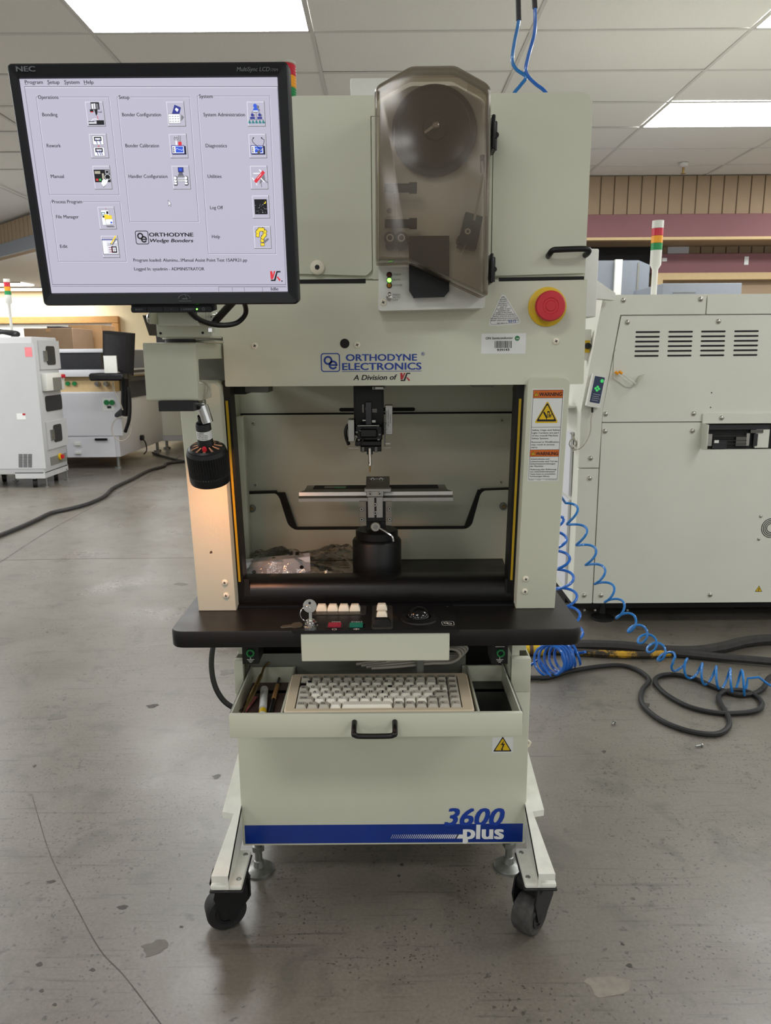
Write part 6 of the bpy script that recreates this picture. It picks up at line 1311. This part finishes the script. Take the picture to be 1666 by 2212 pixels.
obj('body', MB('booth').box(wq0.x, wq1.x, 6.0, 6.7, .08, wq1.z, .006), WP); obj('seam', MB('paint_grey').box(wq0.x+.08, wq1.x-.35, 5.995, 6.0, wq0.z+.01, wq0.z+.015), WP); obj('plinth', MB('black').box(wq0.x+.05, wq1.x-.05, 6.05, 6.65, 0, .08), WP)

# ---------------------------------------------------------------- hoses and cables
def floorpts(l, z): return [at(x, y, Z=z) for x, y in l]
def cable(name, pts, r, mat, label, cat='cable', n=8, k=7):
    return tag(obj(name, MB(mat).tube(spline(pts, k), r, n)), label, cat)
cable('power_cable', floorpts([(1120, 1466), (1147, 1464), (1185, 1463), (1230, 1450), (1290, 1440), (1340, 1437), (1375, 1446), (1398, 1462), (1402, 1472), (1388, 1490), (1385, 1510), (1395, 1530), (1430, 1557), (1480, 1577), (1530, 1586), (1560, 1582), (1576, 1565), (1572, 1545), (1557, 1520), (1553, 1505), (1565, 1495), (1600, 1491), (1632, 1502), (1647, 1520), (1636, 1534), (1600, 1540), (1550, 1540), (1490, 1527), (1440, 1500), (1416, 1474), (1424, 1461), (1455, 1457), (1500, 1466), (1550, 1487), (1590, 1500), (1625, 1499), (1650, 1485), (1664, 1462), (1700, 1450)], .0105), .0095, 'rubber', 'thin black cable looping over the floor in front of the right machine', k=6)
cable('air_hose', floorpts([(1100, 1396), (1160, 1397), (1260, 1393), (1350, 1396), (1420, 1404), (1500, 1406), (1560, 1398), (1600, 1388), (1640, 1382), (1700, 1379)], .026), .024, 'rubber_hose', 'thick dark rubber hose nearest the right machine, rising towards the right', 'hose')
cable('air_hose', floorpts([(1440, 1408), (1500, 1414), (1560, 1420), (1620, 1425), (1700, 1432)], .020), .018, 'rubber_hose', 'dark rubber hose running off to the lower right on the floor', 'hose')
cable('yellow_hose', floorpts([(1120, 1406), (1180, 1405), (1260, 1409), (1330, 1413), (1400, 1414), (1450, 1410), (1500, 1405)], .018), .016, 'yellow_dirty', 'dirty yellow and black hose lying between the dark hoses', 'hose')
yk = at(1158, 1402, Z=.03); t = thing('hose_coupling', 'yellow coupling at the end of the dirty yellow hose', 'coupling', (yk.x, yk.y, 0))
obj('body', MB('yellow').tube([yk+Vector((-.05, 0, .0)), yk+Vector((.01, 0, .0)), yk+Vector((.015, 0, 0)), yk+Vector((.03, 0, 0))], [.024, .024, .031, .031], 12), t); obj('band', MB('wood_dark').tube([yk+Vector((-.03, 0, 0)), yk+Vector((-.015, 0, 0))], .026, 12), t)
def helix(axis, rad, turns, r, mat, name, label, lead0=(), lead1=(), ph=0, pre=0.0, tight=None):
    ax = spline(axis, 12); L = [0]
    for a, b_ in zip(ax[:-1], ax[1:]): L.append(L[-1]+(b_-a).length)
    N = int(turns*16); pts = list(lead0)
    for k in range(N+1):
        s_ = k/N; s2 = tight(s_) if tight else s_; d = s2*L[-1]
        i = min(max(j for j in range(len(L)) if L[j] <= d+1e-9), len(ax)-2); f = (d-L[i])/max(1e-9, L[i+1]-L[i]); c_ = ax[i].lerp(ax[i+1], f)
        tg = (ax[i+1]-ax[i]).normalized(); e1 = Vector((0, 1, 0)); e1 = (e1-tg*e1.dot(tg)).normalized(); e2 = tg.cross(e1)
        rr = rad(s_) if callable(rad) else rad
        an = 2*math.pi*turns*s_+ph; pts.append(c_+e1*math.cos(an)*rr+e2*math.sin(an)*rr)
    pts += list(lead1)
    return tag(obj(name, MB(mat).tube(pts, r, 7)), label, 'hose')
ax1 = [at(1226, 1090, Y=2.80), at(1270, 1190, Y=2.80), at(1320, 1290, Y=2.81), at(1375, 1360, Y=2.83), at(1440, 1420, Z=.085), at(1510, 1452, Z=.055), at(1580, 1470, Z=.05), at(1615, 1476, Z=.05)]
helix(ax1, lambda s: .030+.020*max(0, (s-.6)/.4), 16, .0048, 'hose_blue', 'coiled_hose', 'light blue coiled air hose stretched from the machine down to the floor', lead0=[at(1195, 1070, Y=2.70), at(1212, 1072, Y=2.75)], lead1=[at(1640, 1463, Z=.06), at(1660, 1478, Z=.03), at(1700, 1500, Z=.02)], tight=lambda s: 1-(1-s)**1.3)
ax2 = [at(1204, 1120, Y=2.92), at(1212, 1200, Y=2.93), at(1222, 1270, Y=2.94), at(1232, 1330, Y=2.95), at(1240, 1380, Y=2.96), at(1244, 1408, Z=.10)]
helix(ax2, lambda s: .024+.016*min(1, s*2), 7, .0058, 'hose_blue_deep', 'coiled_hose', 'deep blue coiled air hose hanging behind the right end of the table', lead0=[at(1190, 1112, Y=2.88)], ph=1.5)
ax3 = [at(1246, 1412, Z=.075), at(1222, 1418, Z=.066), at(1195, 1424, Z=.07), at(1185, 1428, Z=.075)]
helix(ax3, lambda s: .045+.02*s, 7, .0058, 'hose_blue_deep', 'coiled_hose', 'tightly wound deep blue hose coil on the floor beside the base', lead1=[at(1165, 1424, Z=.05), at(1148, 1436, Z=.035), at(1128, 1452, Z=.02)], ph=2)
cable('loop_cable', [at(470, 1380, Y=1.95), at(460, 1400, Y=1.92), at(457, 1440, Y=1.90), at(464, 1480, Y=1.88), at(482, 1512, Y=1.87), at(508, 1530, Y=1.87), at(540, 1536, Y=1.9)], .0075, 'rubber', 'black cable curving out left of the base under the table')
# hoses dropping from the ceiling
for nm, pts, split, lab, mt in (('hose_a', [(1121, -140), (1120, 0), (1121, 44), (1112, 90), (1107, 130), (1116, 150), (1136, 166), (1125, 184), (1112, 200), (1106, 215), (1103, 230)], 3, 'blue air tube from the ceiling, left of the pair', 'hose_blue'), ('hose_b', [(1160, -140), (1155, 0), (1156, 18), (1155, 70), (1142, 120), (1136, 150), (1142, 166), (1158, 182), (1174, 194), (1184, 208), (1187, 226)], 3, 'blue air tube from the ceiling, right of the pair', 'hose_blue_deep')):
    P_ = [at(x, y, Y=1.95) for x, y in pts]; P_[0].z = CZ-.005; P_[-1] = P_[-1]+Vector((0, 0, 0)); P_.append(Vector((P_[-1].x, 1.98, 1.742)))
    t = thing('air_tube', lab, 'tube', P_[0]); obj('tube', MB(mt).tube(spline(P_[1:], 6), .0042, 8), t); obj('sleeve', MB('black').tube([P_[0], P_[1], at(*(1121, 44) if nm == 'hose_a' else (1156, 18), Y=1.95)], .0062, 8), t)
cable('floor_cable', floorpts([(-60, 1180), (0, 1156), (45, 1138), (80, 1122), (110, 1108), (150, 1099), (190, 1088), (225, 1072), (245, 1054), (285, 1035), (320, 1017), (352, 1008), (362, 1001), (400, 996)], .018), .017, 'rubber_hose', 'dark cable winding across the floor on the left')
cable('floor_cable', floorpts([(330, 978), (350, 985), (385, 994), (420, 1000)], .016), .014, 'rubber_hose', 'short dark cable behind the winding one, near the white machines')
# bits on the floor
for x, y, a_, lab in ((1509, 1611, .3, 'small loose screw on the floor right of the base'), (1325, 1563, 1.0, 'bent scrap of metal on the floor under the cable loop')):
    q = at(x, y, Z=.006); t = thing('loose_screw', lab, 'screw', (q.x, q.y, 0)); d_ = Vector((math.cos(a_), math.sin(a_), 0)); obj('shank', MB('zinc').tube([q-d_*.01, q+d_*.012], .003, 8), t); obj('head', MB('zinc').tube([q+d_*.012, q+d_*.017], .0055, 8), t)

# ---------------------------------------------------------------- machines on the left
CL = lambda x, y: (x*0.28038, 560+y*0.28038)
CA = thing('electrical_cabinet', 'white cabinet on casters at the far left with small windows in its side', 'cabinet', (-4.2, 7.8, 0))
cx1, cy0, cy1 = -3.42, 7.55, 8.12; ctz = at(83, 727, Y=cy0).z
obj('body', MB('paint_cab').box(-5.0, cx1, cy0, cy1, .14, ctz, .012).box(cx1-.3, cx1, cy0, cy1, .10, .16), CA)
pCa = front(cy0); pCx = PL((cx1, 0, 0), (1, 0, 0), (0, 1, 0))
sp1 = MB('paint_cab').prism(rect(-4.95, pCa.px(*CL(275, 800))[0], .20, ctz-.06), pCa, 0, .004); obj('side_panel', sp1, CA)
vg = MB('frame_dark')
for i in range(3):
    for j in range(13):
        a = pCa.px(*CL(148+i*36, 1504+j*8)); b_ = pCa.px(*CL(174+i*36, 1504+j*8)); vg.line([a, b_], pCa, .007, .005)
obj('vent', vg, CA)
st1 = MB('pink'); a = pCa.px(*CL(198, 752)); b_ = pCa.px(*CL(245, 678)); st1.prism(rect(a[0], b_[0], a[1], b_[1]), pCa, .004, .0055); obj('pink_sticker', st1, CA)
st1 = MB('sticker'); a = pCa.px(*CL(133, 1235)); b_ = pCa.px(*CL(197, 1187)); st1.prism(rect(a[0], b_[0], a[1], b_[1]), pCa, .004, .0055); st1.use('ink_red').prism(rect(a[0]+.06, b_[0], b_[1]-.02, b_[1]), pCa, .0055, .006); obj('white_sticker', st1, CA)
def cxb(name, mat, x0_, y0_, x1_, y1_, t0, t1, par=None, r=.0):
    a = pCx.px(*CL(x0_, y1_)); b_ = pCx.px(*CL(x1_, y0_)); u0, u1 = sorted((a[0], b_[0])); v0, v1 = sorted((a[1], b_[1])); pl_y = rrect(u0, u1, v0, v1, min(r, (u1-u0)*.4), 3) if r else rect(u0, u1, v0, v1)
    return obj(name, MB(mat).prism(pl_y, pCx, t0, t1), par or CA)
d1 = cxb('door', 'paint_cab', 305, 630, 440, 850, 0, .015); cxb('door_window', 'frame_dark', 352, 670, 405, 815, .015, .019, d1, .03); cxb('handle', 'zinc', 325, 705, 340, 785, .015, .03, d1)
d2 = cxb('door', 'paint_cab', 365, 1225, 500, 1470, 0, .015); cxb('door_window', 'frame_dark', 408, 1265, 458, 1412, .015, .019, d2, .03); cxb('handle', 'zinc', 380, 1310, 396, 1395, .015, .03, d2)
cxb('viewing_window', 'mach_dark', 355, 1040, 468, 1175, 0, .006, None, .03)
cn = obj('touch_console', MB('panel_white').box(cx1, cx1+.06, cy0+.12, cy1-.03, at(*CL(340, 1020), X=cx1+.06).z, at(*CL(340, 880), X=cx1+.03).z, .008), CA, 'touch panel console'); z1_ = at(*CL(400, 905), X=cx1+.06).z
obj('touch_screen', MB('paint_grey').box(cx1+.06, cx1+.064, cy0+.25, cy1-.12, z1_-.14, z1_-.01), cn); obj('stop_button', MB('red').lathe([(.02, 0), (.02, .03)], (cx1+.06, cy1-.09, z1_+.0), (1, 0, 0), 14), cn)
sb = cxb('switch_panel', 'paint_grey', 392, 1490, 505, 1590, 0, .006); q = at(*CL(462, 1520), X=cx1+.01); obj('main_switch', MB('yellow').lathe([(.035, 0), (.035, .015)], (cx1+.006, q.y, q.z), (1, 0, 0), 18).use('red').box(cx1+.02, cx1+.045, q.y-.008, q.y+.03, q.z-.02, q.z+.02), sb, 'yellow and red main switch')
for x, y in ((-3.5, 7.62), (-3.47, 8.05), (-4.6, 7.62), (-4.0, 8.0)):
    obj('caster', MB('rubber').lathe([(.045, -.02), (.045, .02)], (x-.06, y, .045), (1, .4, 0), 18).use('zinc').box(x-.08, x-.04, y-.02, y+.02, .06, .14), CA); obj('levelling_foot', MB('zinc').lathe([(.03, 0), (.03, .01), (.009, .015), (.009, .12)], (x+.05, y+.02, 0), (0, 0, 1), 12), CA)
tl = at(*CL(42, 155), Y=7.8); bz_ = lambda y: at(*CL(50, y), Y=7.8).z
to = obj('signal_tower', MB('panel_white').lathe([(.014, ctz), (.014, bz_(350)), (.03, bz_(335)), (.03, bz_(275))], (tl.x+.01, 7.8, 0), (0, 0, 1), 14), CA, 'signal tower on the cabinet')
for y0_, y1_, m_ in ((275, 245, 'lens_green'), (244, 212, 'amber'), (211, 178, 'lens_red'), (177, 152, 'panel_white')): obj('lens', MB(m_).lathe([(.030, bz_(y0_)), (.030, bz_(y1_))], (tl.x+.01, 7.8, 0), (0, 0, 1), 16), to)
bagt = tag(obj('cable_heap', MB('rubber').tube(spline([(tl.x-.15, 7.75, ctz+.02), (tl.x-.05, 7.70, ctz+.05), (tl.x+.08, 7.74, ctz+.04), (tl.x+.05, 7.8, ctz+.025), (tl.x-.1, 7.78, ctz+.06), (tl.x+.1, 7.72, ctz+.025)], 5), .022, 8)), 'dark cable heap on top of the white cabinet at the far left', 'cable')
# second machine
MA = thing('process_machine', 'white machine with a black window band and drawers on the left', 'machine', (-3.8, 9.5, 0))
mx1, my0, my1 = -3.10, 8.85, 10.6; pMa = front(my0); mz = lambda y: at(*CL(700, y), Y=my0).z
obj('body', MB('paint_cool').box(-4.7, mx1, my0, my1, .14, mz(1022), .01), MA); obj('tan_band', MB('tan_panel').box(-4.7, mx1-.02, my0+.04, my1, mz(1022), mz(905)), MA); obj('shelf', MB('paint_cool').box(-4.7, mx1-.0, my0-.03, my1, mz(905), mz(850), .008), MA)
obj('window_band', MB('mach_dark').box(-4.7, mx1-.15, my0+.02, my1, mz(850), mz(720)), MA, 'black window band'); obj('top', MB('paint_cool').box(-4.7, mx1-.1, my0, my1, mz(720), mz(690), .008), MA)
def mab(name, mat, x0_, y0_, x1_, y1_, t0, t1, par=None):
    a = pMa.px(*CL(x0_, y1_)); b_ = pMa.px(*CL(x1_, y0_)); return obj(name, MB(mat).prism(rect(a[0], b_[0], a[1], b_[1]), pMa, t0, t1), par or MA)
mab('door', 'paint_cool', 505, 1030, 925, 1360, 0, .012); dwn = mab('drawer', 'paint_cool', 525, 1375, 885, 1525, 0, .012); mab('handle', 'black', 738, 1378, 830, 1395, .012, .03, dwn); mab('knob', 'panel_white', 583, 1410, 622, 1432, .012, .03, dwn); mab('knob', 'panel_white', 585, 1480, 630, 1498, .012, .03, dwn)
lbm = mab('switch_label', 'sticker', 797, 1068, 882, 1165, .012, .014); 
for x in (826, 868): q = pMa.px(*CL(x, 1103)); obj('selector', MB('green').lathe([(.03, .014), (.03, .03)], pMa.p(*q), (0, -1, 0), 12), lbm)
mab('print', 'ink', 830, 1130, 860, 1148, .014, .016, lbm)
for x in (525, 577): q = front(my0+.04).px(*CL(x, 958)); obj('button', MB('green').lathe([(.025, 0), (.025, .02)], front(my0+.04).p(*q), (0, -1, 0), 12), MA)
for x in (757, 826): q = front(my0+.04).px(*CL(x, 960)); obj('knob', MB('steel').lathe([(.03, 0), (.03, .05), (.02, .06)], front(my0+.04).p(*q), (0, -1, 0), 14), MA)
pMx = PL((mx1, 0, 0), (1, 0, 0), (0, 1, 0))
obj('side_recess', MB('mach_dark').prism(rect(9.05, my1-.3, at(*CL(1050, 1060), X=mx1).z, at(*CL(1050, 900), X=mx1).z), pMx, 0, .01).use('alu_dark').prism(rect(9.2, 9.9, 1.0, 1.04), pMx, .01, .03).prism(rect(9.2, 9.9, 1.1, 1.13), pMx, .01, .03), MA)
obj('side_cover', MB('booth').box(mx1-.3, mx1-.05, my0+.4, my1, mz(850), at(*CL(1040, 700), X=mx1).z), MA)
for x, y in ((mx1-.05, my0+.06), (mx1-.06, my1-.1), (-4.5, my0+.06), (-4.5, my1-.1)): obj('foot', MB('zinc').lathe([(.05, 0), (.05, .02), (.02, .03), (.02, .14)], (x, y, 0), (0, 0, 1), 12), MA)
obj('side_outlet', MB('black').lathe([(.035, 0), (.035, .04)], at(*CL(1083, 1375), X=mx1), (1, 0, 0), 12).tube(spline([at(*CL(1090, 1380), X=mx1+.04), at(*CL(1120, 1410), X=mx1+.06), at(*CL(1130, 1470), X=mx1+.05), at(*CL(1110, 1500), X=mx1+.04)], 5), .008, 6), MA)
# black monitor on an arm with keyboard tray
YM = 8.55; MM = thing('arm_monitor', 'black monitor on an arm with a keyboard tray before the white machine on the left', 'monitor', at(*CL(960, 1200), Y=YM))
a = at(*CL(790, 550), Y=YM); b_ = at(*CL(990, 570), Y=YM+.12); c_ = at(*CL(978, 900), Y=YM+.12); d_ = at(*CL(792, 800), Y=YM)
vv = [a, b_, c_, d_]; off = Vector((.06, .05, 0)); obj('housing', MB('black').add(vv+[v+off for v in vv], [(0, 1, 2, 3), (4, 7, 6, 5), (0, 4, 5, 1), (1, 5, 6, 2), (2, 6, 7, 3), (3, 7, 4, 0)]), MM)
ins = [v.lerp((a+b_+c_+d_)/4, .16)+Vector((-.003, -.006, 0)) for v in vv]; obj('screen', MB('mach_dark').add(ins+[v+Vector((.002, .004, 0)) for v in ins], [(0, 1, 2, 3), (4, 7, 6, 5), (0, 4, 5, 1), (1, 5, 6, 2), (2, 6, 7, 3), (3, 7, 4, 0)]), MM)
q0 = at(*CL(722, 935), Y=YM); q1 = at(*CL(985, 875), Y=YM); obj('tray', MB('black').box(q0.x, q1.x, YM-.15, YM+.15, q0.z, q1.z, .02, 1), MM); q2 = at(*CL(858, 850), Y=YM); obj('card', MB('panel_white').box(q2.x-.07, q2.x+.07, YM-.02, YM, q1.z, q2.z+.15), MM)
obj('arm', MB('black').tube(spline([at(*CL(960, 880), Y=YM), at(*CL(965, 960), Y=YM+.05), at(*CL(968, 1050), Y=YM+.1), at(*CL(965, 1200), Y=YM+.15)], 5), [.05]*16, 10).tube([at(*CL(965, 1150), Y=YM+.1), Vector((mx1-.02, my0+.02, .62))], .03, 8), MM)
obj('cables', MB('black').tube(spline([at(*CL(940, 930), Y=YM+.1), at(*CL(985, 980), Y=YM+.05), at(*CL(1000, 1100), Y=YM+.05), at(*CL(995, 1230), Y=YM+.05), at(*CL(965, 1330), Y=YM+.1)], 6), .02, 8).use('cable_grey').tube(spline([at(*CL(870, 950), Y=YM), at(*CL(880, 1010), Y=YM), at(*CL(915, 1080), Y=YM), at(*CL(945, 1160), Y=YM+.05)], 5), .008, 6).tube([at(*CL(935+75*math.cos(t_), 1308+92*math.sin(t_)), Y=YM+.1) for t_ in [k*.262 for k in range(24)]], .006, 6, closed=True), MM)
# third machine
TM = thing('far_machine', 'white machine partly hidden between the left machine and the lit pillar', 'machine', (-2.7, 11, 0))
q = at(*CL(1215, 1420), Y=10.7); obj('body', MB('paint_cool').box(q.x, -2.3, 10.7, 11.9, .12, 1.35, .01), TM); obj('panel', MB('paint_warm').box(q.x+.08, -2.4, 10.69, 10.7, .2, .75), TM); obj('dark_slot', MB('mach_dark').box(q.x+.3, -2.4, 10.685, 10.7, .9, 1.2), TM)
for k in range(3): obj('knob', MB('green').lathe([(.02, 0), (.02, .03)], (q.x+.5+.09*k, 10.69, .62), (0, -1, 0), 10), TM)
for x in (q.x+.1, -2.5): obj('foot', MB('zinc').lathe([(.05, 0), (.05, .02), (.02, .03), (.02, .13)], (x, 10.8, 0), (0, 0, 1), 12), TM)
# cartons behind
def carton(x0_, x1_, Y, y1, z0_, z1_, mat, lab):
    t = thing('cardboard_box', lab, 'box', ((x0_+x1_)/2, (Y+y1)/2, z0_), 'cardboard boxes behind the left machines'); obj('shell', MB(mat).box(x0_, x1_, Y, y1, z0_, z1_, .004, 1), t); obj('tape', MB('carton_light').box((x0_+x1_)/2-.03, (x0_+x1_)/2+.03, Y-.002, y1+.002, z1_-.05, z1_+.001), t); return t
cq0 = at(*CL(195, 680), Y=11.4); cq1 = at(*CL(555, 530), Y=11.4)
carton(cq0.x, cq1.x, 11.4, 12.2, 0, 1.0, 'carton', 'lower brown carton behind the white cabinet'); carton(cq0.x, cq1.x, 11.4, 12.2, 1.001, cq1.z, 'carton', 'wide brown carton seen above the white cabinet')
cr0 = at(*CL(540, 680), Y=12.3); cr1 = at(*CL(780, 505), Y=12.3); carton(cr0.x, cr1.x, 12.3, 12.9, 0, cr1.z, 'carton_light', 'tall light carton left of the arm-mounted monitor')
tag(obj('laptop_lid', MB('frame_dark').box(cq0.x+.3, cq1.x-.2, 11.5, 11.9, cq1.z+.001, cq1.z+.03, .004, 1)), 'flat grey panel lying on the wide brown carton', 'panel')
# dark framed screen seen behind the arm bracket
fq = [at(*CL(1098, 432), Y=9.3), at(*CL(1200, 432), Y=9.5), at(*CL(1240, 590), Y=9.5), at(*CL(1150, 588), Y=9.3)]
DS = thing('wall_screen', 'dark framed screen glimpsed left of the monitor bracket', 'screen', (fq[3].x+.1, 9.4, 0)); off = Vector((.05, .06, 0))
obj('frame', MB('frame_dark').add(fq+[v+off for v in fq], [(0, 1, 2, 3), (4, 7, 6, 5), (0, 4, 5, 1), (1, 5, 6, 2), (2, 6, 7, 3), (3, 7, 4, 0)]), DS); fi = [v.lerp(sum(fq, Vector())/4, .3)+Vector((-.002, -.008, 0)) for v in fq]; obj('glass', MB('booth').add(fi+[v+Vector((.001, .005, 0)) for v in fi], [(0, 1, 2, 3), (4, 7, 6, 5), (0, 4, 5, 1), (1, 5, 6, 2), (2, 6, 7, 3), (3, 7, 4, 0)]), DS)
obj('stand', MB('frame_dark').box(fq[2].x-.06, fq[2].x+.06, 9.5, 9.56, mz(690), fq[2].z+.02), DS)
